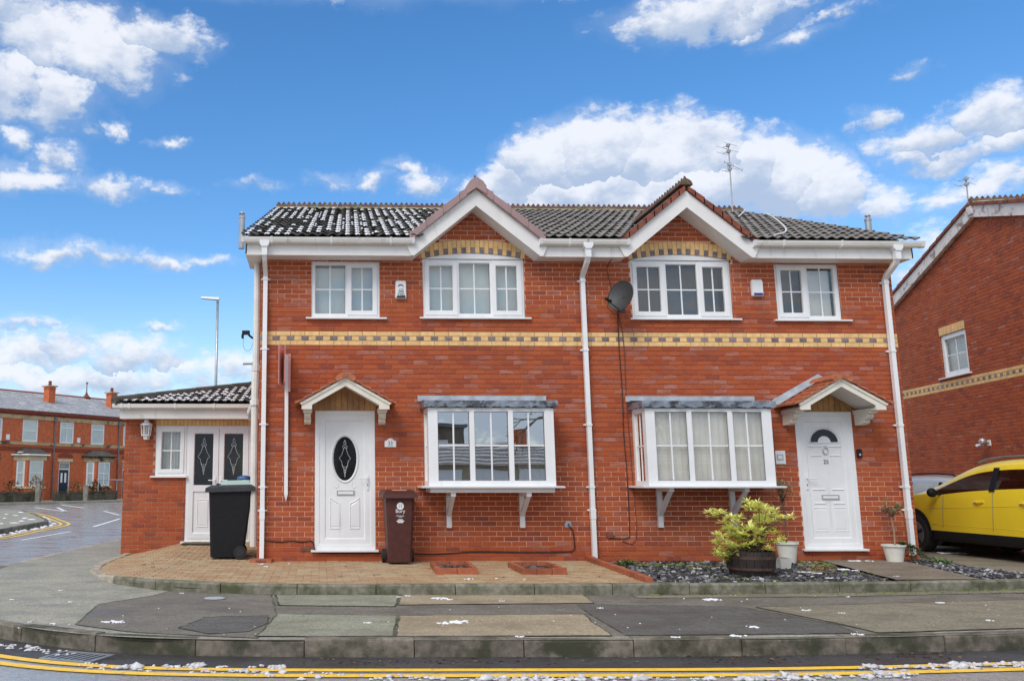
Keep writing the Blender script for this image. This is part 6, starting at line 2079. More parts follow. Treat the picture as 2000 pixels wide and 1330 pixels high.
# trailing plant over the pot rim, ferny plants
t = thing('trailing_plant', 'dark trailing plant spilling down beside the right corner pot', 'plant', (8.82, -.33, .1))
st, fo = MB(), MB()
for k in range(14):
    p0 = Vector((8.72, -.34, .26)); e = Vector((8.78 + rr.random() * .32, -.40 + rr.uniform(-.08, .14), .01 + rr.random() * .05)); m_ = p0.lerp(e, .5) + Vector((0, 0, .06))
    st.tube([p0, m_, e], .004, 4)
    for q in range(9):
        u = q / 8
        c = p0.lerp(m_, u * 2) if u < .5 else m_.lerp(e, u * 2 - 1)
        clump(fo, c, .03, 4, .045, .026, rr, .1, .7)
st.build('stem', MAT['twig'], t); fo.build('foliage', MAT['leaf_green'], t)
def tuft(label, x, y, z, rad, h, n, m, ln=.2, w=.022, group='ferny tufts in the slate bed'):
    t = thing('tuft_plant', label, 'plant', (x, y, z), group=group)
    fo = MB()
    for _ in range(n):
        a = rr.uniform(0, 2 * PI); e = rr.uniform(.15, 1.2)
        d = Vector((math.cos(a) * math.cos(e), math.sin(a) * math.cos(e), math.sin(e) * h / rad))
        p = Vector((x + rr.gauss(0, rad * .25), y + rr.gauss(0, rad * .2), z))
        L = ln * rr.uniform(.6, 1.2)
        mid = p + d.normalized() * L * .6
        tip = mid + Vector((d.x, d.y, d.z * .2 - .25)).normalized() * L * .5
        s_ = d.cross(Vector((0, 0, 1))).normalized() * w / 2
        tt = rr.uniform(.15, 1)
        fo.add([p - s_, p + s_, mid + s_, mid - s_, tip], [(0, 1, 2, 3), (3, 2, 4)], 0, tt)
    fo.build('blade', MAT[m], t)
tuft('small pale green tuft beside the brick edging and middle downpipe', 4.45, -.62, -.03, .16, .13, 70, 'leaf_green')
tuft('feathery green tuft at the outer corner of the right house', 9.28, -.35, -.05, .2, .12, 110, 'leaf_green', .24)
tuft('low rusty brown plant in front of the cream pot', 6.75, -1.5, -.03, .3, .12, 140, 'leaf_rust', .16)
tuft('sparse green tuft in the slates below the right bay', 5.0, -.75, -.03, .18, .08, 60, 'leaf_green', .14)
tuft('yellowish grassy tuft left of the garden path', 7.05, -1.05, -.03, .3, .1, 120, 'leaf_rust', .14)
# moss and creeping cover
mo = MB()
for cx, cy, rx, ry, n in [(5.0, -.55, .6, .35, 90), (7.3, -.5, .35, .4, 80), (7.7, -.35, .6, .2, 60), (8.55, -.5, .3, .2, 30), (6.9, -1.5, .4, .4, 50), (7.2, -1.9, .3, .4, 40), (6.0, -.5, .6, .4, 50), (6.3, -2.55, .5, .15, 20), (5.2, -2.3, .3, .2, 20)]:
    for _ in range(n):
        mo.lump((cx + rr.gauss(0, rx * .5), cy + rr.gauss(0, ry * .5), -.03), rr.uniform(.02, .06), rr.uniform(.02, .06), rr.uniform(.012, .04), rr, 6, 3)
for i in range(len(K1) - 1):
    if K1[i][0] > 3.6:
        for _ in range(3 if K1[i][0] < 6.5 else 10):
            q = rr.random(); px, py = K1[i][0] + (K1[i + 1][0] - K1[i][0]) * q, K1[i][1] + (K1[i + 1][1] - K1[i][1]) * q
            mo.lump((px, py - rr.uniform(.01, .09), ZP + .004), rr.uniform(.015, .05), rr.uniform(.01, .02), rr.uniform(.004, .012), rr, 6, 3)
mo.build('ground_moss', MAT['moss'], None, True, label='moss and creeping green cover in the slate bed by the right door', cat='moss', kind='stuff')
# slate chippings
sl_ = MB()
def chip(mb, x, y, z, s, rr):
    a = rr.uniform(0, 2 * PI); c, q = math.cos(a), math.sin(a)
    l, w, h = s * rr.uniform(.7, 1.5), s * rr.uniform(.4, .8), s * rr.uniform(.15, .4)
    tx, ty = rr.gauss(0, .25), rr.gauss(0, .25)
    pts = []
    for u_, v_ in ((-1, -.6), (.2, -1), (1, -.2), (.5, .9), (-.7, .8)):
        u_ *= l * rr.uniform(.8, 1.1); v_ *= w * rr.uniform(.8, 1.1)
        pts.append((x + u_ * c - v_ * q, y + u_ * q + v_ * c, z + u_ * tx + v_ * ty))
    mb.add([(a_, b_, d_ - h) for a_, b_, d_ in pts] + [(a_, b_, d_ + h) for a_, b_, d_ in pts], [(0, 1, 6, 5), (1, 2, 7, 6), (2, 3, 8, 7), (3, 4, 9, 8), (4, 0, 5, 9), (5, 6, 7, 8, 9)], 0, rr.random() ** 1.6)
path_poly = [(7.55, .1), (8.92, .1), (8.16, -2.7), (6.98, -2.75)]
cnt = 0
while cnt < 4200:
    x, y = rr.uniform(3.9, 9.3), rr.uniform(-3.0, .0)
    if not inside(x, y, bedp) or inside(x, y, path_poly): continue
    if y > -1.2 and x < 8.5 and rr.random() < .6: continue
    chip(sl_, x, y, -.03 + rr.uniform(0, .022), rr.uniform(.018, .042), rr); cnt += 1
sl_.build('slate_chippings', MAT['slate'], None, label='grey slate chippings filling the bed in front of the right house', cat='slate chips', kind='stuff')

# ================================================================== snow, slush and dead leaves
sn = MB()
def along(path, d, i, u):
    a, b = path[i], path[i + 1]
    t_ = Vector((b[0] - a[0], b[1] - a[1])).normalized()
    return a[0] + (b[0] - a[0]) * u + t_.y * d, a[1] + (b[1] - a[1]) * u - t_.x * d
KR = resample(K2[i0:], .05)
def slush(smin, smax, d0, d1, dens, big):
    for i in range(len(KR) - 1):
        x = KR[i][0]
        if not (smin < x < smax): continue
        k = dens + .8 * mnoise.noise(Vector((x * 1.7, d0 * 3, 5)))
        while k > 0:
            if rr.random() < k:
                px, py = along(KR, rr.uniform(d0, d1), i, rr.random())
                r_ = rr.uniform(.008, .02) * (big if rr.random() < .2 else 1)
                for _q in range(3):
                    s_ = r_ * rr.uniform(.5, 1)
                    sn.lump((px + rr.gauss(0, r_), py + rr.gauss(0, r_ * .6), ZR + .008 + s_ * .2), s_ * rr.uniform(.9, 1.7), s_ * rr.uniform(.8, 1.2), s_ * rr.uniform(.4, .75), rr, 8, 5, amp=.55)
            k -= 1
slush(-3, -2.0, .12, .30, 1.2, 1.6); slush(-1.75, -.3, .36, .66, 1.5, 2.0); slush(-.5, .9, .55, .85, .45, 2.2); slush(.4, 1.9, .70, .92, .8, 2.0)
slush(1.1, 2.5, .76, .90, 1.6, 1.9); slush(2.3, 4.4, .76, .93, .75, 2.2); slush(3.0, 4.3, .74, .90, 1.2, 2.4); slush(4.1, 4.9, .50, .70, .8, 1.8); slush(4.6, 9, .46, .64, 1.9, 2.2)
sn.build('gutter_slush', MAT['slush'], None, True, label='lumps of melting grey-white snow along the yellow lines', cat='slush', kind='stuff')
sn = MB()
def patch(x, y, z, r_, sq=.45):
    if r_ < .025:
        sn.lump((x, y, z), r_, r_ * sq * 1.4, .004 + r_ * .1, rr, 6, 3, amp=.7)
        return
    for k in range(int(5 + r_ * 60)):
        a_, q_ = rr.uniform(0, 2 * PI), rr.random() ** .6
        s_ = r_ * rr.uniform(.12, .42) * (1.1 - q_ * .5)
        sn.lump((x + math.cos(a_) * r_ * q_, y + math.sin(a_) * r_ * q_ * sq * 1.3, z), s_, s_ * .8, .006 + s_ * .07, rr, 8, 4, amp=.6)
for x, y, r_ in [(-1.93, -4.95, .10), (-1.86, -5.0, .07), (-2.45, -5.05, .03), (-.18, -5.05, .0), (1.35, -3.42, .10), (1.42, -3.5, .07), (.45, -5.08, .04), (1.28, -5.05, .14), (1.18, -5.12, .09), (4.35, -3.6, .11), (2.0, -3.65, .04), (3.9, -5.4, .07), (3.0, -5.9, .05), (4.95, -4.4, .05), (5.2, -4.6, .03), (2.9, -4.2, .04), (6.0, -3.4, .03), (1.0, -3.2, .05), (.9, -3.3, .04), (6.7, -3.9, .05), (6.3, -5.1, .05), (-1.7, -2.6, .05), (-1.6, -2.9, .03), (-3.1, -2.6, .04), (-2.7, -3.6, .03), (-3.4, -3.4, .03), (3.55, -5.84, .08), (4.6, -5.8, .06), (1.7, -5.84, .05)]:
    if r_: patch(x, y, ZP + .008, r_)
for _ in range(70):
    x, y = rr.uniform(-3.5, 7.5), rr.uniform(-5.7, -3.1)
    patch(x, y, ZP + .006, rr.uniform(.004, .011), .7)
for x, y, z, r_ in [(-.83, -.5, .006, .06), (-.75, -.9, .006, .04), (-.45, -.45, .006, .025), (1.85, -2.5, .006, .07), (2.2, -2.45, .006, .03), (2.5, -2.6, .006, .02), (6.42, -1.75, .0, .09), (6.52, -1.9, .0, .06), (7.02, -1.62, .02, .10), (7.12, -1.75, .02, .06), (8.02, -.30, .012, .11), (8.2, -.33, .012, .07), (4.9, -2.2, .0, .05), (6.35, -2.45, 0, .05), (5.4, -2.05, .3, .03), (5.3, -2.6, .0, .04), (7.3, -2.3, .0, .05),
                    (9.8, -1.2, ZP + .02, .10), (9.6, -1.7, ZP + .02, .14), (10.3, -.9, ZP + .02, .1), (10.5, 3.4, ZP + .02, .2), (10.9, 2.9, ZP + .02, .25), (11.4, 2.3, ZP + .02, .25)]:
    patch(x, y, z, r_)
ISR = resample(ISL, .12)
for i in range(len(ISR) - 1):
    x, y = ISR[i]
    if 8 < y < 24 and x < -7:
        if rr.random() < .45: px, py = along(ISR, -rr.uniform(.04, .3), i, 0); sn.lump((px, py, ZR + .01), rr.uniform(.04, .10), rr.uniform(.04, .10), .03, rr, 6, 3)
        if rr.random() < .25: px, py = along(ISR, rr.uniform(.3, 2.5), i, 0); sn.lump((px, py, ZP + .01), rr.uniform(.04, .2), rr.uniform(.04, .1), .02, rr, 6, 3)
sn.build('snow_patches', MAT['snow'], None, True, label='small scattered patches of old snow on footway and beds', cat='snow', kind='stuff')
lv = MB()
def dl(x, y, z, s):
    a = rr.uniform(0, 2 * PI)
    leaf(lv, Vector((x, y, z)), Vector((math.cos(a), math.sin(a), rr.uniform(-.1, .3))), Vector((0, 0, 1)), s, s * .6, rr.random() ** 1.5)
for i in range(len(KR) - 1):
    if KR[i][0] > -.4 and KR[i][0] < 6:
        k = .5 + 1.8 * mnoise.noise(Vector((KR[i][0] * 1.3, 2, 2)))
        for _ in range(max(0, int(k * 3))):
            px, py = along(KR, rr.uniform(.03, .30), i, rr.random()); dl(px, py, ZR + .01, rr.uniform(.02, .05))
for _ in range(150):
    x = rr.choice([rr.uniform(3.9, 4.7), rr.uniform(5.6, 8.6)]); dl(x, -3.06 + .05 * (x - 4) * .3 - rr.uniform(.05, .16), ZP + .012, rr.uniform(.015, .035))
for x, y in [(-2.55, -.35), (-2.45, -.25), (-2.3, -.9), (.55, -1.6), (.7, -2.0), (1.0, -1.75), (1.1, -2.1), (3.5, -2.3), (.3, -2.2), (2.3, -2.3), (.4, -.9)]:
    for _ in range(3): dl(x + rr.uniform(-.03, .03), y + rr.uniform(-.03, .03), .01 if x > -2 else zpave(x, y) + .01, rr.uniform(.03, .06))
lv.build('dead_leaves', MAT['dead_leaf'], None, label='brown dead leaves lying in the gutter and along the kerbs', cat='leaf litter', kind='stuff')
# ================================================================== neighbour's house on the right
NA = math.atan2(-.98, -.2)
nb = thing('detached_house', 'brick house with a weathered white gable verge beyond the driveway', 'house', (15.3, 9.0, 0), NA)
NAPX, NSL = 4.54, .285
NW = (2.38, 3.53, 3.60, 4.59)
def nopen(z):
    o = []
    if NW[2] - .03 < z < 4.79: o.append((NW[0] - .003, NW[1] + .003))
    return o
lay = course_layout(-1.0, 11.49, ZB0 - 2 * BH, 7.0, nopen, lambda z: (NAPX - (6.93 - z) / NSL, NAPX + (6.93 - z) / NSL), skip=(BANDK, BANDK + 1, BANDK + 2), seed=31, bloomf=lambda z: .06)
emit(lay, face, nb, 'brick', 'brick', 300, lambda b: (b[0] - 14) ** 2 + (b[1] - 2.0) ** 2, 'brickwork')
for i in range(-4, 50):
    x = i * .2262
    for k in (BANDK, BANDK + 2):
        inst('band_brick', brick_mesh(.216, .065, rnd.choice([.2, .5, .8]), 'yellow_brick')[1], nb, (x + .113, -.004, ZB0 + (k + .5) * BH))
    inst('band_brick', brick_mesh(.10, .058, rnd.choice([.1, .5, .9]), 'blue_brick')[1], nb, (x, -.006, ZB0 + (BANDK + 1.5) * BH))
    inst('band_brick', brick_mesh(.106, .065, rnd.choice([.2, .5, .8]), 'yellow_brick')[1], nb, (x + .113, -.004, ZB0 + (BANDK + 1.5) * BH))
mb = MB(); mb.box(-1, 11.49, -.0005, .02, ZB0 + BANDK * BH, ZB0 + (BANDK + 3) * BH); mb.build('band_mortar', MAT['buff_mortar'], nb)
mb = MB()
backing(mb, -2.5, 11.5, -.3, 4.95, [NW], .0085)
f = lambda s: 7.0 - NSL * abs(s - NAPX)
mb.add([(-2.5, .0085, 4.95), (11.5, .0085, 4.95), (11.5, .0085, f(11.5)), (NAPX, .0085, f(NAPX)), (-2.5, .0085, f(-2.5))], [(0, 1, 2, 3, 4)])
mb.build('mortar_joints', MAT['mortar2'], nb)
mb = MB()
mb.quad((11.5, .02, -.3), (11.5, 11, -.3), (11.5, 11, 5), (11.5, .02, 5)); mb.quad((-2.5, .02, -.3), (-2.5, 11, -.3), (-2.5, 11, 5), (-2.5, .02, 5)); mb.quad((-2.5, 11, -.3), (11.5, 11, -.3), (11.5, 11, 5), (-2.5, 11, 5))
mb.build('wall', MAT['brick'], nb)
for k in range(15):
    inst('soldier_brick', brick_mesh(.067, .19, rnd.choice([.2, .5, .8]), 'yellow_brick')[1], nb, (2.36 + .0772 * (k + .5), -.003, 4.692))
mb = MB(); mb.box(2.355, 3.52, .0005, .02, 4.595, 4.792); mb.build('soldier_mortar', MAT['buff_mortar'], nb)
window(nb, *NW, .03, [(NW[0], NW[1], False)], back='blind', backd=.05, frame_w=.10, sillx=(.16, .10))
MAT['old_white'] = pbr('flaking_white_paint', (.74, .70, .66), .6, .08, 4, dirt=(.30, .20, .16), dscale=5, dlo=.5, dhi=.68)
for sg in (-1, 1):
    L = 7.4
    mb = MB()
    mb.prism([(NAPX, 7.16), (NAPX, 6.90), (NAPX + sg * L, 6.90 - NSL * L), (NAPX + sg * L, 7.16 - NSL * L)][::sg], 'y', -.12, -.08)
    mb.build('barge_board', MAT['old_white'], nb)
    mb = MB()
    mb.prism([(NAPX, 6.93), (NAPX + sg * L, 6.93 - NSL * L), (NAPX + sg * L, 6.945 - NSL * L), (NAPX, 6.945)][::sg], 'y', -.0795, .005)
    mb.build('verge_soffit', MAT['old_white'], nb)
    n = 20
    for k in range(n):
        a, b = L * (1 - k / n), max(0, L * (1 - (k + 1.1) / n))
        jz = rnd.uniform(-.006, .006)
        mb = MB()
        mb.prism([(NAPX + sg * a, 7.165 - NSL * a), (NAPX + sg * a, 7.245 - NSL * a + jz), (NAPX + sg * b, 7.225 - NSL * b + jz), (NAPX + sg * b, 7.165 - NSL * b)][::sg], 'y', -.16, .02, 0, rnd.random())
        mb.build('verge_tile', MAT['verge_red'], nb)
        mb = MB()
        mb.prism([(NAPX + sg * a, 7.16 - NSL * a), (NAPX + sg * a, 7.235 - NSL * a), (NAPX + sg * b, 7.20 - NSL * b), (NAPX + sg * b, 7.16 - NSL * b)][::sg], 'y', .021, 11)
        mb.build('tile_course', MAT['tile'], nb)
for k in range(14):
    inst('ridge_tile', rme, nb, (NAPX, .1 + k * .452, 7.26), (0, 0, PI / 2))
mb = MB(); mb.prism([(NAPX - .12, 7.18), (NAPX - .11, 7.235), (NAPX + .11, 7.235), (NAPX + .12, 7.18)], 'y', -.1, 11); mb.build('ridge_bedding', MAT['ridge_mortar'], nb)
mb = MB(); mb.box(NAPX - .07, NAPX + .12, -.16, -.121, 6.95, 7.13); mb.build('apex_block', MAT['old_white'], nb)
c, s = math.cos(NA), math.sin(NA)
def nbw(u_, d, z): return (15.3 + u_ * c + d * s, 9.0 + u_ * s - d * c, z)
px, py, _ = nbw(4.5, .12, 0)
aerial('short TV aerial on a white mast at the gable top of the far right house', px, py, 6.95, 7.82, [(7.78, (-.45, .9, 0), 2, .22, .40), (7.66, (-.45, .9, 0), 2, .22, .44)])
t = thing('security_light', 'small round white security lamp on the brick wall above the yellow car', 'wall light', nbw(4.0, 0, 2.0), NA)
mb = MB(); mb.box(-.05, .05, -.03, -.001, -.06, .06); mb.build('base', MAT['upvc'], t)
mb = MB(); mb.tube([(.0, -.03, 0), (.0, -.09, .02)], .03, 8); mb.lump((.03, -.15, .03), .07, .075, .075, rnd, 10, 6, amp=0); mb.build('lamp_head', MAT['alu'], t, True)
mb = MB(); mb.tube([(-.05, -.10, -.02), (-.15, -.2, -.06)], [.035, .028], 8); mb.build('sensor', MAT['upvc'], t)

# ================================================================== cars
def car(label, loc, rz, paint, L, Wd, H, whz, wb, estate, rails):
    """local frame: nose towards +x, left flank at -y... the flank we see is y = -Wd/2"""
    t = thing('parked_car', label, 'car', loc, rz, 'cars parked on the driveway')
    hw = Wd / 2
    fx = whz                     # front axle at x = 0 ; nose at +fx
    # stations along the car: x, bonnet/roof profile
    if estate:
        st = [(fx, .52, .60, .60), (fx - .10, .60, .70, .70), (fx - .45, .64, .84, .84), (.0, .68, .93, .94), (-.35, .70, .97, 1.0), (-.55, .70, .98, 1.08), (-1.0, .70, .985, 1.29), (-1.35, .70, .99, H - .04), (-1.9, .70, 1.0, H), (-2.5, .70, 1.01, H), (-3.0, .70, 1.02, H - .03), (-3.35, .70, 1.03, H - .10), (-3.58, .68, 1.0, 1.08), (-3.66, .60, .72, .72)]
        cab0, cab1, ws0, ws1 = 4, 12, 4, 7
    else:
        st = [(fx, .55, .68, .68), (fx - .09, .66, .82, .82), (.5, .74, .98, .98), (.21, .78, 1.03, 1.04), (-.14, .80, 1.04, 1.13), (-.37, .80, 1.045, 1.19), (-.67, .81, 1.05, 1.31), (-1.08, .82, 1.07, 1.49), (-1.40, .82, 1.085, 1.59), (-1.70, .83, 1.10, 1.63), (-2.05, .83, 1.12, 1.655), (-2.5, .83, 1.145, 1.66), (-3.0, .83, 1.17, 1.63), (-3.4, .82, 1.19, 1.52), (-3.7, .78, 1.18, 1.30), (-3.82, .72, 1.0, 1.02), (-3.9, .6, .7, .7)]
        cab0, cab1, ws0, ws1 = 5, 14, 4, 8
    mb = MB()
    rings = []
    lo0, lo1 = (.20, .44) if not estate else (.20, .30)
    for i, (x, zc, zb, zt) in enumerate(st):
        e = 1 - .12 * max(0, (x - (fx - .6)) / .6) - .08 * max(0, (-3.3 - x) / .5)
        w0 = hw * e
        cab = zt - zb > .03
        q = min(1, max(0, (zt - zb) / .5))
        rt = w0 * (.90 - .17 * q) if cab else w0 * .84
        wt = max(zb + .006, zt - .135)
        fr = (wt - zb) / max(.02, zt - zb)
        yb = w0 * .965
        r_ = [(w0 * .92, lo0), (w0 * .985, lo0 + .05), (w0 * .99, lo1), (w0 * .992, lo1 + .012), (w0 * 1.0, zc * .80), (w0 * .992, zc + .05), (yb, zb), (yb + (rt - yb) * fr * .9, wt), (rt, zt - .035), (rt - .11, zt - .004), (0.0, zt + .012)]
        rings.append([(x, -y, z) for y, z in r_] + [(x, y, z) for y, z in r_[-2::-1]])
    n = len(rings[0])
    HP = 10
    vs = [v for q in rings for v in q]
    P, GL, BK = 0, 1, 2
    for i in range(len(rings) - 1):
        for k in range(n - 1):
            kk = min(k, n - 2 - k)
            m_ = P
            if kk <= 1: m_ = BK
            if kk == 6 and cab0 <= i < cab1: m_ = GL
            if kk == 9 and ws0 <= i < ws1: m_ = GL
            if kk == 9 and i == cab1 - 1: m_ = GL
            a = (i * n + k, i * n + k + 1, (i + 1) * n + k + 1, (i + 1) * n + k)
            mb.f.append(a); mb.m.append(m_); mb.t.append(.5)
    mb.v = [tuple(v) for v in vs]
    mb.f.append(tuple(range(n))); mb.m.append(P); mb.t.append(.5)
    mb.f.append(tuple(range((len(rings) - 1) * n, len(rings) * n))[::-1]); mb.m.append(P); mb.t.append(.5)
    for i in range(len(rings) - 1):
        mb.f.append((i * n, (i + 1) * n, (i + 1) * n + n - 1, i * n + n - 1)); mb.m.append(BK); mb.t.append(.5)
    body = mb.build('body', [paint, MAT['car_glass'] if not estate else MAT['sky_glass_painted'], MAT['black_plastic']], t, True)
    cb = MB(); cb.box(-3.4, -.25, -hw * .86, hw * .86, .35, 1.0 if not estate else .93)
    cb.build('cabin_lining', MAT['dark'] if not estate else MAT['lead_light'], t)
    for sx_ in (-1.55, -2.55):
        for sy_ in (-.38, .38):
            se = MB(); se.prism([(sx_, .95), (sx_ - .18, .95), (sx_ - .34, 1.28 if not estate else 1.16), (sx_ - .24, 1.30 if not estate else 1.18)], 'y', sy_ - .23, sy_ + .23); se.box(sx_ - .36, sx_ - .27, sy_ - .12, sy_ + .12, 1.31 if not estate else 1.18, 1.46 if not estate else 1.29); se.build('seat', MAT['black_plastic'], t)
    md = body.modifiers.new('smooth', 'SUBSURF'); md.levels = 2; md.render_levels = 2
    def flank(x, z, s=-1, o=.0):
        """point on the flank (outer surface) at x,z"""
        for i in range(len(st) - 1):
            if st[i][0] >= x >= st[i + 1][0]:
                u_ = (st[i][0] - x) / (st[i][0] - st[i + 1][0])
                prof0, prof1 = rings[i], rings[i + 1]
                pts = [tuple(prof0[k][j] + (prof1[k][j] - prof0[k][j]) * u_ for j in range(3)) for k in range(11)]
                for k in range(10):
                    if pts[k][2] <= z <= pts[k + 1][2]:
                        v = (z - pts[k][2]) / max(1e-6, pts[k + 1][2] - pts[k][2])
                        y = pts[k][1] + (pts[k + 1][1] - pts[k][1]) * v
                        return (x, s * (-y + o) if s > 0 else y - o, z)
        return (x, s * hw, z)
    for s in (-1, 1):
        for xw in (0, -wb):
            a = MB()
            nn = 18
            for r0, r1, m_ in ((.0, .375, 0), (.375, .435, 1)):
                for k in range(nn):
                    a0, a1 = -.15 * PI + 1.3 * PI * k / nn, -.15 * PI + 1.3 * PI * (k + 1) / nn
                    q = [(xw + r_ * math.cos(an), max(.27, .36 + r_ * math.sin(an))) for r_, an in ((r0, a0), (r1, a0), (r1, a1), (r0, a1))]
                    a.add([(x, s * (hw + (.004 if m_ == 0 else .012)), z) for x, z in q], [(0, 1, 2, 3)], m_)
            a.build('wheel_arch', [MAT['dark'], MAT['black_plastic']], t)  # inner dark disc stands for the shaded wheel well; outer ring is cladding
            w = MB()
            w.tube([(xw, s * (hw - .19), .335), (xw, s * (hw + .008), .335), (xw, s * (hw + .016), .335)], [.335, .335, .31], 28)
            wo = w.build('wheel', MAT['rubber'], t)
            rm = MB(); rm.tube([(xw, s * (hw + .0165), .335), (xw, s * (hw + .02), .335)], [.225, .215], 24); rm.build('rim', MAT['gasket'], wo)
            sp_ = MB()
            for k in range(5):
                an = 2 * PI * k / 5 + .3
                sp_.tube([(xw, s * (hw + .026), .335), (xw + .215 * math.cos(an), s * (hw + .022), .335 + .215 * math.sin(an))], [.035, .028], 5)
            sp_.build('spokes', MAT['black_plastic'] if not estate else MAT['alu'], wo)
        # seams, handles, pillars, window trim
        sm = MB()
        for xs, zA, zB in ((-.72, .47, 1.03), (-1.88, .47, 1.10), (-2.75, .62, 1.13)) if not estate else ((-.62, .36, .97), (-1.7, .36, .98), (-2.6, .5, .99)):
            pts = [flank(xs - .05 * math.sin((z_ - .45) * 3), z_, s, .0035) for z_ in [zA + (zB - zA) * k / 6 for k in range(7)]]
            sm.tube(pts, .0045, 4)
        sm.build('door_seam', MAT['gasket'], t)
        cr_ = MB()
        for za_, zb_, xe in ((.80, .93, -3.3), (.52, .52, -2.5)):
            if not estate:
                cr_.tube([flank(-.45 + (xe + .45) * k / 12, za_ + (zb_ - za_) * k / 12, s, -.001) for k in range(13)], .005, 4)
        if cr_.v: cr_.build('body_crease', paint, t, True)
        for xh in (-1.62, -2.6):
            h = MB()
            z_ = .93 if not estate else .86
            p0, p1 = flank(xh + .11, z_, s, .012), flank(xh - .11, z_ + .01, s, .012)
            h.tube([p0, ((p0[0] + p1[0]) / 2, p0[1] + s * .022, (p0[2] + p1[2]) / 2), p1], [.012, .018, .012], 6)
            h.build('door_handle', paint, t)
        pl = MB()
        for xb_, ww in ((-1.90, .13), (-2.80, .09)):
            za, zb_ = (1.115, 1.505) if not estate else (1.0, H - .15)
            pts = [flank(xb_ + q, z_, s, .006) for z_ in (za, zb_) for q in (-ww / 2, ww / 2)]
            pl.add([pts[0], pts[1], pts[3], pts[2]], [(0, 1, 2, 3)])
        pl.build('pillar', MAT['black_plastic'], t)
        mi = MB(); zm = 1.06 if not estate else 1.0
        mi.tube([(-.68, s * hw * .93, zm - .02), (-.68, s * (hw + .06), zm)], .02, 6)
        mi.lump((-.68, s * (hw + .11), zm + .02), .06, .09, .085, rnd, 10, 6, amp=0)
        mi.build('mirror', MAT['black_plastic'], t, True)
        if rails:
            r_ = MB()
            pts = [(x, s * hw * .76, z - .005) for x, z in ((-1.45, H - .06), (-1.6, H - .015), (-2.0, H + .03), (-2.6, H + .035), (-3.05, H - .0), (-3.2, H - .05))]
            r_.tube(pts, .016, 6); r_.build('roof_rail', MAT['steel'] if not estate else MAT['black_plastic'], t)
        hl = MB(); hl.add([flank(fx - .12, .70, s, .01), flank(fx - .42, .80, s, .008), flank(fx - .44, .70, s, .008), flank(fx - .14, .62, s, .01)], [(0, 1, 2, 3)]); hl.build('headlight', MAT['chrome'], t)
        tl = MB(); tl.add([flank(-3.40, .96, s, .01), flank(-3.54, .93, s, .01), flank(-3.56, .74, s, .01), flank(-3.38, .78, s, .01)], [(0, 1, 2, 3)]); tl.build('tail_light', MAT['verge_red'], t)
    return t
MAT['car_glass'] = glass_mat('tinted_car_glass', .16, (.5, .55, .55))
MAT['sky_glass_painted'] = pbr('painted_sky_reflection', (.52, .57, .58), .18, .12, 3)  # opaque pale colour stands for overcast sky reflected in the estate's windows
def paint(name, col, rough=.25, metal=0.0):
    m = pbr(name, col, rough, .03, 2, metal=metal)
    b = m.node_tree.nodes['Principled BSDF']
    b.inputs['Coat Weight'].default_value = .6
    b.inputs['Coat Roughness'].default_value = .06
    return m
MAT['yellow_paint'] = paint('yellow_car_paint', (1.0, .74, .04))
MAT['silver_paint'] = paint('silver_car_paint', (.55, .56, .58), .3, .4)
CARZ = ZP + .012
car('bright yellow SUV with black lower cladding parked beside the right house', (12.03, 2.78, CARZ), PI / 2 + R(0), MAT['yellow_paint'], 4.8, 1.86, 1.66, .95, 3.0, False, True)
car('silver estate car with dark roof rails parked behind the yellow SUV', (13.3, 6.9, CARZ), PI / 2, MAT['silver_paint'], 4.5, 1.6, 1.41, .85, 2.65, True, True)

# ================================================================== terrace across the junction
TA = math.atan2(.811, .585)
MAT['terr_slate'] = pbr('welsh_slate', (.33, .335, .345), .6, .25, 6, bumps=.3, bscale=12, dirt=(.62, .63, .65), dscale=1.6, dlo=.5, dhi=.75)
MAT['terr_stone'] = pbr('sooty_sandstone', (.48, .35, .19), .85, .2, 2, dirt=(.07, .055, .035), dscale=1.3, dlo=.50, dhi=.62)
MAT['terr_red'] = pbr('red_terracotta', (.24, .05, .025), .8, .2, 4)
MAT['terr_brick'] = pbr('terrace_brick', (.54, .135, .05), .85, .16, 5, bumps=.2, bscale=30)
MAT['terr_glass'] = glass_mat('terrace_glass', .14, (.85, .9, .9))
MAT['navy_door'] = pbr('navy_door_paint', (.012, .02, .04), .3, .1)
MAT['terr_wall'] = pbr('mossy_garden_wall', (.10, .085, .06), .9, .3, 3, bumps=.5, bscale=20, dirt=(.04, .045, .02), dscale=2, dlo=.45, dhi=.6)
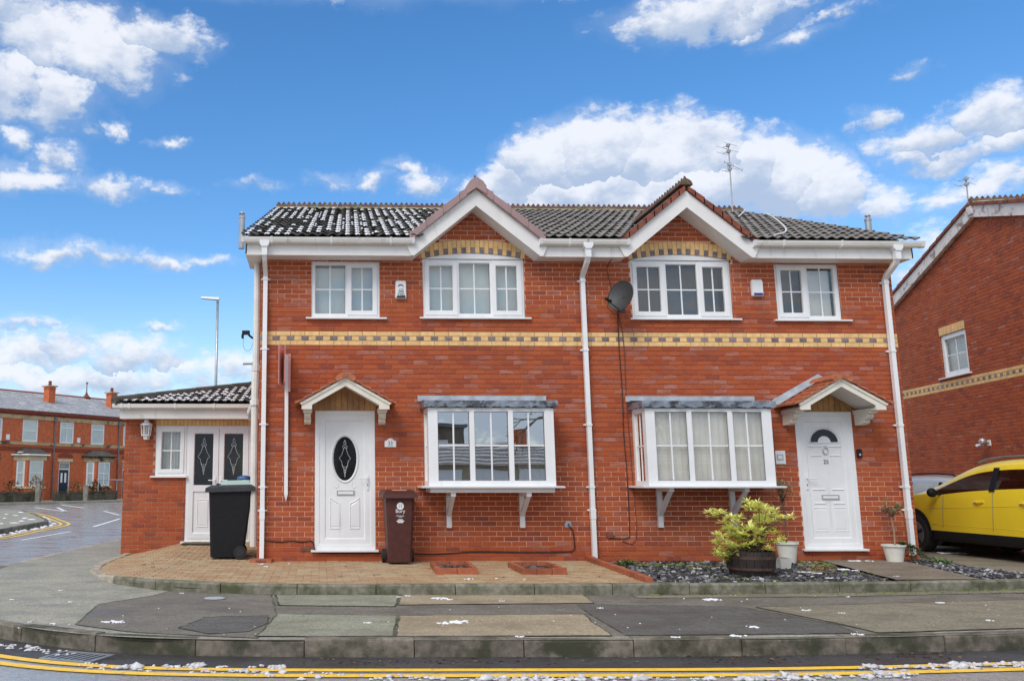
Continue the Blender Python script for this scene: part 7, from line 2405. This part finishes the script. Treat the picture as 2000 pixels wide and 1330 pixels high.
def terr_window(parent, x0, x1, z0, z1, split, P, vbar=False):
    """P(x, d, z) -> local point; white sash frame with pane and blind"""
    mb = MB()
    w = .12
    def bx(a, b, c, d, y0=0.0, y1=.06):
        q = [P(a, -y0, c), P(b, -y0, c), P(b, -y0, d), P(a, -y0, d), P(a, -y1, c), P(b, -y1, c), P(b, -y1, d), P(a, -y1, d)]
        mb.add(q, [(0, 1, 2, 3), (4, 7, 6, 5), (0, 4, 5, 1), (1, 5, 6, 2), (2, 6, 7, 3), (3, 7, 4, 0)])
    bx(x0, x0 + w, z0, z1); bx(x1 - w, x1, z0, z1); bx(x0 + w, x1 - w, z0, z0 + w); bx(x0 + w, x1 - w, z1 - w, z1)
    zs = z0 + (z1 - z0) * split
    bx(x0 + w, x1 - w, zs - .035, zs + .035)
    if vbar: bx((x0 + x1) / 2 - .03, (x0 + x1) / 2 + .03, z0 + w, z1 - w, .002)
    f = mb.build('window', MAT['upvc'], parent)
    p = MB(); p.add([P(x0 + w, -.03, z0 + w), P(x1 - w, -.03, z0 + w), P(x1 - w, -.03, z1 - w), P(x0 + w, -.03, z1 - w)], [(0, 1, 2, 3)]); p.build('pane', MAT['terr_glass'], f)
    p = MB(); p.add([P(x0 + w, -.05, z0 + w), P(x1 - w, -.05, z0 + w), P(x1 - w, -.05, z1 - w), P(x0 + w, -.05, z1 - w)], [(0, 1, 2, 3)]); p.build('blind', MAT['blind'], f)
    return f
TW_ = 5.67
def terrace(s0, label, bay_snow, doorm, vb):
    base = (-20.7 + .585 * s0, 43.1 + .811 * s0, 0)
    t = thing('terraced_house', label, 'house', base, TA, 'red brick terrace across the junction')
    PF = lambda x, d, z: (x, -d, z)
    w = TW_
    wins = [(.49, 1.69, 3.72, 5.2), (3.17, 4.4, 3.72, 5.2)]
    dr_ = (.55, 1.5, -.12, 2.45)
    mb = MB()
    backing(mb, 0, w, -.4, 5.8, [(a, b, c_, d) for a, b, c_, d in wins] + [dr_, (2.75, 5.05, .6, 2.55)], 0.0)
    for a, b, c_, d in wins + [dr_]:
        mb.quad((a, 0, c_), (a, .15, c_), (a, .15, d), (a, 0, d)); mb.quad((b, .15, c_), (b, 0, c_), (b, 0, d), (b, .15, d)); mb.quad((a, .15, d), (b, .15, d), (b, 0, d), (a, 0, d))
    mb.quad((0, 8.5, -.4), (w, 8.5, -.4), (w, 8.5, 5.8), (0, 8.5, 5.8))
    mb.quad((0, 0, -.4), (0, 8.5, -.4), (0, 8.5, 5.8), (0, 0, 5.8)); mb.quad((w, 0, -.4), (w, 8.5, -.4), (w, 8.5, 5.8), (w, 0, 5.8))
    mb.build('wall', MAT['terr_brick'], t)
    mb = MB(); mb.quad((.05, .6, -.3), (w - .05, .6, -.3), (w - .05, .6, 5.7), (.05, .6, 5.7)); mb.build('inner_wall', MAT['dark'], t)
    mb = MB(); mb.box(0, w, -.05, -.001, 5.22, 5.48); 
    for a, b, c_, d in wins: mb.box(a - .1, b + .1, -.075, -.0501, 5.205, 5.44)
    mb.build('stone_band', MAT['terr_stone'], t)
    mb = MB(); mb.box(0, w, -.06, -.001, 3.52, 3.71); mb.build('sill_band', MAT['terr_stone'], t)
    mb = MB(); mb.box(0, w, -.09, -.001, 3.28, 3.38); mb.box(0, w, -.05, -.001, 3.12, 3.2); mb.build('string_course', MAT['terr_red'], t)
    mb = MB(); mb.box(0, w, -.10, -.001, 5.49, 5.60); mb.box(0, w, -.22, -.001, 5.601, 5.80); mb.build('cornice', MAT['terr_red'], t)
    for a, b, c_, d in wins:
        terr_window(t, a, b, c_, d, .72 if vb else .5, lambda x, dd, z: (x, .05 - dd, z), vb and a < 1)
    # slate roof in courses
    y0, z0_, y1, z1_ = -.28, 5.78, 4.3, 7.48
    n = 11
    for k in range(n):
        a, b = k / n, (k + 1.08) / n
        mb = MB(); mb.prism([(y0 + (y1 - y0) * a, z0_ + (z1_ - z0_) * a), (y0 + (y1 - y0) * a, z0_ + (z1_ - z0_) * a + .03), (y0 + (y1 - y0) * b, z0_ + (z1_ - z0_) * b + .012), (y0 + (y1 - y0) * b, z0_ + (z1_ - z0_) * b)], 'x', 0, w); mb.build('slate_course', MAT['terr_slate'], t)
    mb = MB(); mb.quad((0, y1, z1_), (w, y1, z1_), (w, 8.9, 5.78), (0, 8.9, 5.78)); mb.build('rear_roof', MAT['terr_slate'], t)
    for k in range(12):
        mb = MB(); mb.prism([(y1 - .14, z1_ - .05), (y1, z1_ + .10), (y1 + .14, z1_ - .05)], 'x', w * k / 12 + .01, w * (k + 1) / 12 - .005); mb.build('ridge_tile', MAT['terr_red'], t)
    # chimney
    cx, cy = 1.12, 2.2
    mb = MB(); mb.box(cx - .27, cx + .27, cy - .3, cy + .3, 6.2, 7.78); mb.box(cx - .31, cx + .31, cy - .34, cy + .34, 7.62, 7.68); mb.build('chimney', MAT['terr_brick'], t)
    chm = MB(); chm.box(cx - .38, cx + .38, cy - .41, cy + .41, 7.781, 7.87); chm.build('chimney_cap', MAT['terr_stone'], t)
    for q in (-.0,):
        p = MB(); p.lathe([(.13, 7.87), (.11, 8.1), (.12, 8.2), (.09, 8.22)], (cx + q, cy, 0), 10); p.build('chimney_pot', MAT['terr_red'], t)
    fl = MB(); fl.box(cx - .31, cx + .31, cy - .325, cy - .301, 6.45, 6.62); fl.build('lead_flashing', MAT['lead_light'], t)
    # canted bay
    J0, F0, F1, J1, D = 2.65, 3.2, 4.6, 5.15, .72
    pts = [(J0, 0), (F0, -D), (F1, -D), (J1, 0)]
    segs = list(zip(pts, pts[1:]))
    bw = MB(); bh = MB()
    for i, (a, b) in enumerate(segs):
        L = math.dist(a, b); dx, dy = (b[0] - a[0]) / L, (b[1] - a[1]) / L
        nx_, ny_ = dy, -dx
        P = lambda u_, d, z, a=a, dx=dx, dy=dy, nx_=nx_, ny_=ny_: (a[0] + dx * u_ + nx_ * d, a[1] + dy * u_ + ny_ * d, z)
        mg = .17 if i != 1 else .15
        for (ua, ub, za, zb) in ((0, L, -.4, .72), (0, mg, .72, 2.5), (L - mg, L, .72, 2.5)):
            bw.add([P(ua, 0, za), P(ub, 0, za), P(ub, 0, zb), P(ua, 0, zb)], [(0, 1, 2, 3)])
        bh.add([P(-.02, .04, 2.5), P(L + .02, .04, 2.5), P(L + .02, .04, 2.82), P(-.02, .04, 2.82), P(-.02, -.05, 2.5), P(L + .02, -.05, 2.5)], [(0, 1, 2, 3), (0, 4, 5, 1)])
        bh.add([P(-.02, .06, .66), P(L + .02, .06, .66), P(L + .02, .06, .8), P(-.02, .06, .8), P(-.02, -.05, .8), P(L + .02, -.05, .8)], [(0, 1, 2, 3), (3, 2, 5, 4)])
        terr_window(t, mg, L - mg, .80, 2.5, .52, lambda u_, d, z, P=P: P(u_, d - .04, z), vb and i == 1)
    bw.build('bay_wall', MAT['terr_brick'], t); bh.build('bay_stonework', MAT['terr_stone'] if vb else pbr('cream_stone', (.62, .50, .30), .8, .12, 3), t)
    rf = MB()
    o = .22
    E = [(J0 - o, 0.0), (F0 - o * .6, -D - o), (F1 + o * .6, -D - o), (J1 + o, 0.0)]
    Tp = [(J0 + .5, 0.0, 3.3), (F0 + .22, -.22, 3.28), (F1 - .22, -.22, 3.28), (J1 - .5, 0.0, 3.3)]
    rf.add([(x, y, 2.86) for x, y in E] + Tp, [(0, 1, 5, 4), (1, 2, 6, 5), (2, 3, 7, 6), (4, 5, 6, 7)])
    ro = rf.build('bay_roof', MAT['tile_mossy'], t)
    g = MB(); g.tube([(x, y, 2.85) for x, y in E], .05, 6); g.build('bay_gutter', MAT['upvc'] if bay_snow else MAT['black_plastic'], ro)
    if bay_snow:
        q = MB(); q.lump((J0 + .12, -.45, 3.0), .26, .16, .05, rnd, 8, 4); q.build('snow', MAT['snow'], ro, kind='stuff')
    # door
    d = MB()
    a, b, c_, e = dr_
    for q in ((a, a + .08, c_, e), (b - .08, b, c_, e), (a + .08, b - .08, e - .08, e), (a + .08, b - .08, 1.92, 2.0)): d.box(q[0], q[1], .06, .14, q[2], q[3])
    do = d.build('door', MAT['upvc'], t)
    p = MB(); p.box(a + .08, b - .08, .09, .13, c_, 1.92); p.build('door_leaf', doorm, do)
    for q in (-.16, .16):
        p = MB(); p.box((a + b) / 2 + q - .08, (a + b) / 2 + q + .08, .084, .0899, 1.05, 1.7); p.build('pane', MAT['blind'], do)
    p = MB(); p.quad((a + .08, .10, 2.0), (b - .08, .10, 2.0), (b - .08, .10, e - .08), (a + .08, .10, e - .08)); p.build('fanlight', MAT['terr_glass'], do)
    p = MB(); p.quad((a + .08, .30, 2.0), (b - .08, .30, 2.0), (b - .08, .30, e - .08), (a + .08, .30, e - .08)); p.build('lining', MAT['dim_room'], do)
    p = MB(); p.box(a - .15, b + .15, -.05, -.001, 2.46, 2.66); p.build('door_lintel', MAT['terr_stone'] if not vb else pbr('pale_stone', (.62, .5, .32), .8, .1, 3), t)
    p = MB(); p.prism([(a - .15, 2.8), (b + .15, 2.8), (b, 2.98), ((a + b) / 2, 3.08), (a, 2.98)], 'y', -.07, -.001); p.build('door_pediment', MAT['terr_red'], t)
    p = MB(); p.tube([(.02, -.08, 5.5), (.02, -.08, -.2)], .05, 6); p.box(-.10, .14, -.16, -.002, 5.15, 5.40); p.build('downpipe', MAT['gasket'], t)
    q = MB(); q.box(1.95, 2.2, -.06, -.001, 3.80, 4.15); q.build('alarm_cover', MAT['upvc'], t)
    return t
terrace(-1.37 - TW_, 'terraced house at the far left edge of the view, mostly outside the frame', False, MAT['navy_door'], False)
terrace(-1.37, 'red terraced house with plain sash windows and snow on its bay roof', True, MAT['navy_door'], False)
terrace(4.30, 'red terraced house with the navy front door and mossy bay roof', False, MAT['navy_door'], True)
terrace(9.97, 'terraced house partly hidden behind the brick extension corner', False, MAT['navy_door'], False)
cT, sT = math.cos(TA), math.sin(TA)
def tw(s, y, z=0): return (-20.7 + s * cT - y * sT, 43.1 + s * sT + y * cT, z)
t = thing('roof_finial', 'dark spiked ventilator standing on the terrace roof ridge between chimneys', 'finial', tw(10.4, 4.3, 7.5))
x, y, z = tw(10.4, 4.3, 7.5)
mb = MB(); mb.lathe([(.35, 0), (.12, .25), (.05, .45)], (x, y, z), 8); mb.build('base', MAT['terr_red'], t)
mb = MB(); mb.tube([(x, y, z + .4), (x, y, z + 1.1)], [.05, .03], 6); mb.lump((x, y, z + 1.15), .1, .1, .1, rnd, 6, 4, amp=0); mb.build('spike', MAT['gasket'], t)
# garden walls, hedge plants, bollards
t = thing('garden_wall', 'low mossy dark garden wall running before the terrace', 'wall', tw(-7, -3.1, ZP), TA)
for k in range(24):
    a = 1.02 * k
    if k in (8, 14): continue
    mb = MB(); mb.box(a, a + 1.0, -.12, .12, 0, .52 + rnd.uniform(-.02, .02)); mb.build('wall_panel', MAT['terr_wall'], t)
    mb = MB(); mb.box(a - .005, a + 1.005, -.16, .16, .545, .61); mb.build('coping', MAT['terr_wall'], t)
def bush(label, s, y, w, h, m, n=260):
    x, yy, _ = tw(s, y)
    t = thing('front_garden_bush', label, 'bush', (x, yy, ZP), group='bushes in the terrace front gardens')
    st, fo = MB(), MB()
    for k in range(7):
        a = rr.uniform(0, 2 * PI)
        q = Vector((x + math.cos(a) * w * .4, yy + math.sin(a) * w * .3, ZP + h * rr.uniform(.5, .95)))
        st.tube([(x, yy, ZP), Vector((x, yy, ZP + h * .3)).lerp(q, .3), q], [.03, .02, .008], 5)
    for k in range(n):
        v = rv(rr)
        c = Vector((x + v.x * w * .5 * rr.random() ** .5, yy + v.y * w * .4, ZP + h * (.55 + .42 * v.z)))
        leaf(fo, c, rv(rr), Vector((0, 0, 1)), .16 * rr.uniform(.6, 1.3), .10, rr.random())
    st.build('stem', MAT['twig'], t); fo.build('foliage', MAT[m], t)
bush('bare reddish bush with pale blossoms before the left terrace bay', 1.2, -2.6, 1.1, 1.6, 'leaf_rust', 200)
bush('dark round bush at the far left before the terrace', -.4, -2.4, 1.4, 1.3, 'leaf_dark')
bush('dark reddish bush between the left bay and the navy door', 4.3, -2.5, 1.1, 1.25, 'leaf_rust', 240)
bush('dark upright bush beside the navy terrace door', 5.9, -2.5, .9, 1.3, 'leaf_dark')
bush('dark low bush below the right terrace bay', 7.0, -2.2, 1.2, .95, 'leaf_dark')
bush('dark bush before the terrace near the extension corner', 10.0, -2.4, 1.6, 1.0, 'leaf_dark', 300)
for k, (s, lab) in enumerate([(.3, 'grey wooden bollard before the left terrace bay'), (3.95, 'grey wooden bollard before the navy terrace door'), (8.0, 'grey wooden bollard before the right terrace bay')]):
    x, y, _ = tw(s, -4.0)
    t = thing('bollard', lab, 'bollard', (x, y, ZP), group='wooden bollards before the terrace')
    mb = MB(); mb.box(x - .13, x + .13, y - .13, y + .13, ZP, ZP + .95); mb.build('post', pbr('grey_timber', (.22, .20, .17), .85, .25, 5), t)
    mb = MB(); mb.add([(x - .14, y - .14, ZP + .951), (x + .14, y - .14, ZP + .951), (x + .14, y + .14, ZP + .951), (x - .14, y + .14, ZP + .951), (x, y, ZP + 1.05)], [(0, 1, 4), (1, 2, 4), (2, 3, 4), (3, 0, 4)]); mb.build('cap', MAT['gasket'], t)
t = thing('garden_railing', 'thin pale handrail on posts in front of the terrace gardens', 'railing', tw(5.5, -3.1, .5))
mb = MB()
mb.tube([tw(5.6, -3.1, 1.25), tw(16, -3.1, 1.15)], .025, 5); mb.build('rail', MAT['lead_light'], t)
for k in range(7):
    mb = MB(); mb.tube([tw(5.7 + k * 1.6, -3.1, .4), tw(5.7 + k * 1.6, -3.1, 1.24)], .022, 5); mb.build('post', MAT['lead_light'], t)
# chevron sign at the left edge, street lamp
x, y = -14.55, 25.5
t = thing('chevron_sign', 'black and white road sign cut by the left edge of the view', 'road sign', (x, y, ZP))
mb = MB(); mb.tube([(x - .1, y, ZP), (x - .1, y, 2.2)], .04, 8); mb.build('pole', MAT['gasket'], t)
mb = MB(); mb.box(x - .75, x + .12, y - .06, y - .045, 1.1, 1.95); mb.build('plate', MAT['white_print'], t)
for k in range(3):
    mb = MB(); a = x - .72 + k * .28
    mb.prism([(a, 1.15), (a + .12, 1.15), (a + .26, 1.52), (a + .12, 1.9), (a, 1.9), (a + .14, 1.52)], 'y', -.005, .0); o = mb.build('chevron', MAT['black_print'], t)
    for v in o.data.vertices: v.co.y += y - .062
x, y = -4.02, 20.0
t = thing('street_lamp', 'tall grey street lamp with a flat head rising behind the extension roof', 'street lamp', (x, y, ZP))
mb = MB(); mb.tube([(x, y, ZP), (x, y, 1.4)], .085, 10); mb.tube([(x, y, 1.4), (x, y, 1.5)], [.085, .06], 10); mb.tube([(x, y, 1.5), (x, y, 8.15)], [.062, .048], 10); mb.build('column', MAT['steel'], t, True)
mb = MB(); mb.box(x - .05, x + .05, y - .05, y + .05, 8.1, 8.2)
mb.add([(x - .66, y - .10, 8.24), (x + .05, y - .13, 8.17), (x + .05, y + .13, 8.17), (x - .66, y + .10, 8.24), (x - .62, y - .08, 8.30), (x + .06, y - .10, 8.27), (x + .06, y + .10, 8.27), (x - .62, y + .08, 8.30)], [(3, 2, 1, 0), (4, 5, 6, 7), (0, 1, 5, 4), (1, 2, 6, 5), (2, 3, 7, 6), (3, 0, 4, 7)])
mb.build('lamp_head', MAT['steel'], t)
mb = MB(); mb.quad((x - .58, y - .07, 8.2315), (x - .15, y - .08, 8.188), (x - .15, y + .08, 8.188), (x - .58, y + .07, 8.2315)); mb.build('lens', MAT['lead_light'], t)

# ================================================================== across the road, seen mirrored in the windows
t = thing('garage_block', 'long low garage block with a ribbed grey roof, mirrored in the left bay window', 'building', (10, -36, ZR))
mb = MB(); mb.box(2, 24, -40, -35, ZR, 2.0); mb.build('wall', pbr('buff_render', (.45, .38, .26), .8, .1, 2), t)
for k in range(12):
    a, b = k / 12, (k + 1.05) / 12
    mb = MB(); mb.prism([(-34.7 - 2.8 * a, 1.95 + 1.3 * a), (-34.7 - 2.8 * a, 2.0 + 1.3 * a), (-34.7 - 2.8 * b, 1.98 + 1.3 * b), (-34.7 - 2.8 * b, 1.95 + 1.3 * b)], 'x', 1.7, 24.3); mb.build('roof_sheet', MAT['lead_light'] if k % 2 else MAT['tile'], t)
mb = MB(); mb.quad((1.7, -37.5, 3.25), (24.3, -37.5, 3.25), (24.3, -40.3, 1.95), (1.7, -40.3, 1.95)); mb.build('rear_roof', MAT['tile'], t)
for k in range(8):
    mb = MB(); mb.box(3 + k * 2.6, 5.1 + k * 2.6, -34.98, -34.94, ZR, 1.75); mb.build('garage_door', MAT['upvc'], t)
mb = MB(); mb.box(11.2, 11.8, -37.8, -37.2, 2.9, 4.1); mb.build('chimney', MAT['terr_brick'], t)
t = thing('flat_roofed_house', 'brown flat-roofed house behind the garages, mirrored in the left bay window', 'house', (7, -44, ZR))
mb = MB(); mb.box(1, 9.2, -48, -43, ZR, 4.6); mb.build('wall', MAT['path'], t)
mb = MB(); mb.box(.8, 9.4, -48.2, -42.8, 4.601, 4.8); mb.build('roof', MAT['gasket'], t)
for k in range(3):
    mb = MB(); mb.box(2 + k * 2.4, 3.4 + k * 2.4, -42.98, -42.94, 2.6, 3.8); mb.build('window', MAT['upvc'], t)
t = thing('street_tree', 'half-bare street tree across the road, mirrored in the windows', 'tree', (11.5, -21, ZR))
tk, cr = MB(), MB()
rt_ = random.Random(77)
def grow(p, d, L, r_, lev):
    q = p + d * L
    m_ = p.lerp(q, .5) + rv(rt_) * L * .06
    tk.tube([p, m_, q], [r_, r_ * .85, r_ * .65], 6 if lev < 2 else 4)
    if lev >= 4 or r_ < .006:
        for _ in range(5):
            if rt_.random() < .55:
                clump(cr, q + rv(rt_) * .12, .1, 3, .11, .045, rt_, .1, .8, droop=.9)
        return
    for _ in range(3 if lev < 3 else 3):
        nd = (d + rv(rt_) * .75 + Vector((0, 0, .12 if lev < 2 else -.18))).normalized()
        grow(q if rt_.random() < .6 else p.lerp(q, rt_.uniform(.5, 1)), nd, L * rt_.uniform(.62, .85), r_ * .58, lev + 1)
grow(Vector((11.5, -21, ZR)), Vector((0, 0, 1)), 2.6, .17, 0)
for k in range(5):
    grow(Vector((11.5, -21, 2.2)), (rv(rt_) * .8 + Vector((-.25, .15, .7))).normalized(), 1.9, .09, 1)
tk.build('trunk', MAT['twig'], t); cr.build('crown', MAT['leaf_dark'], t)
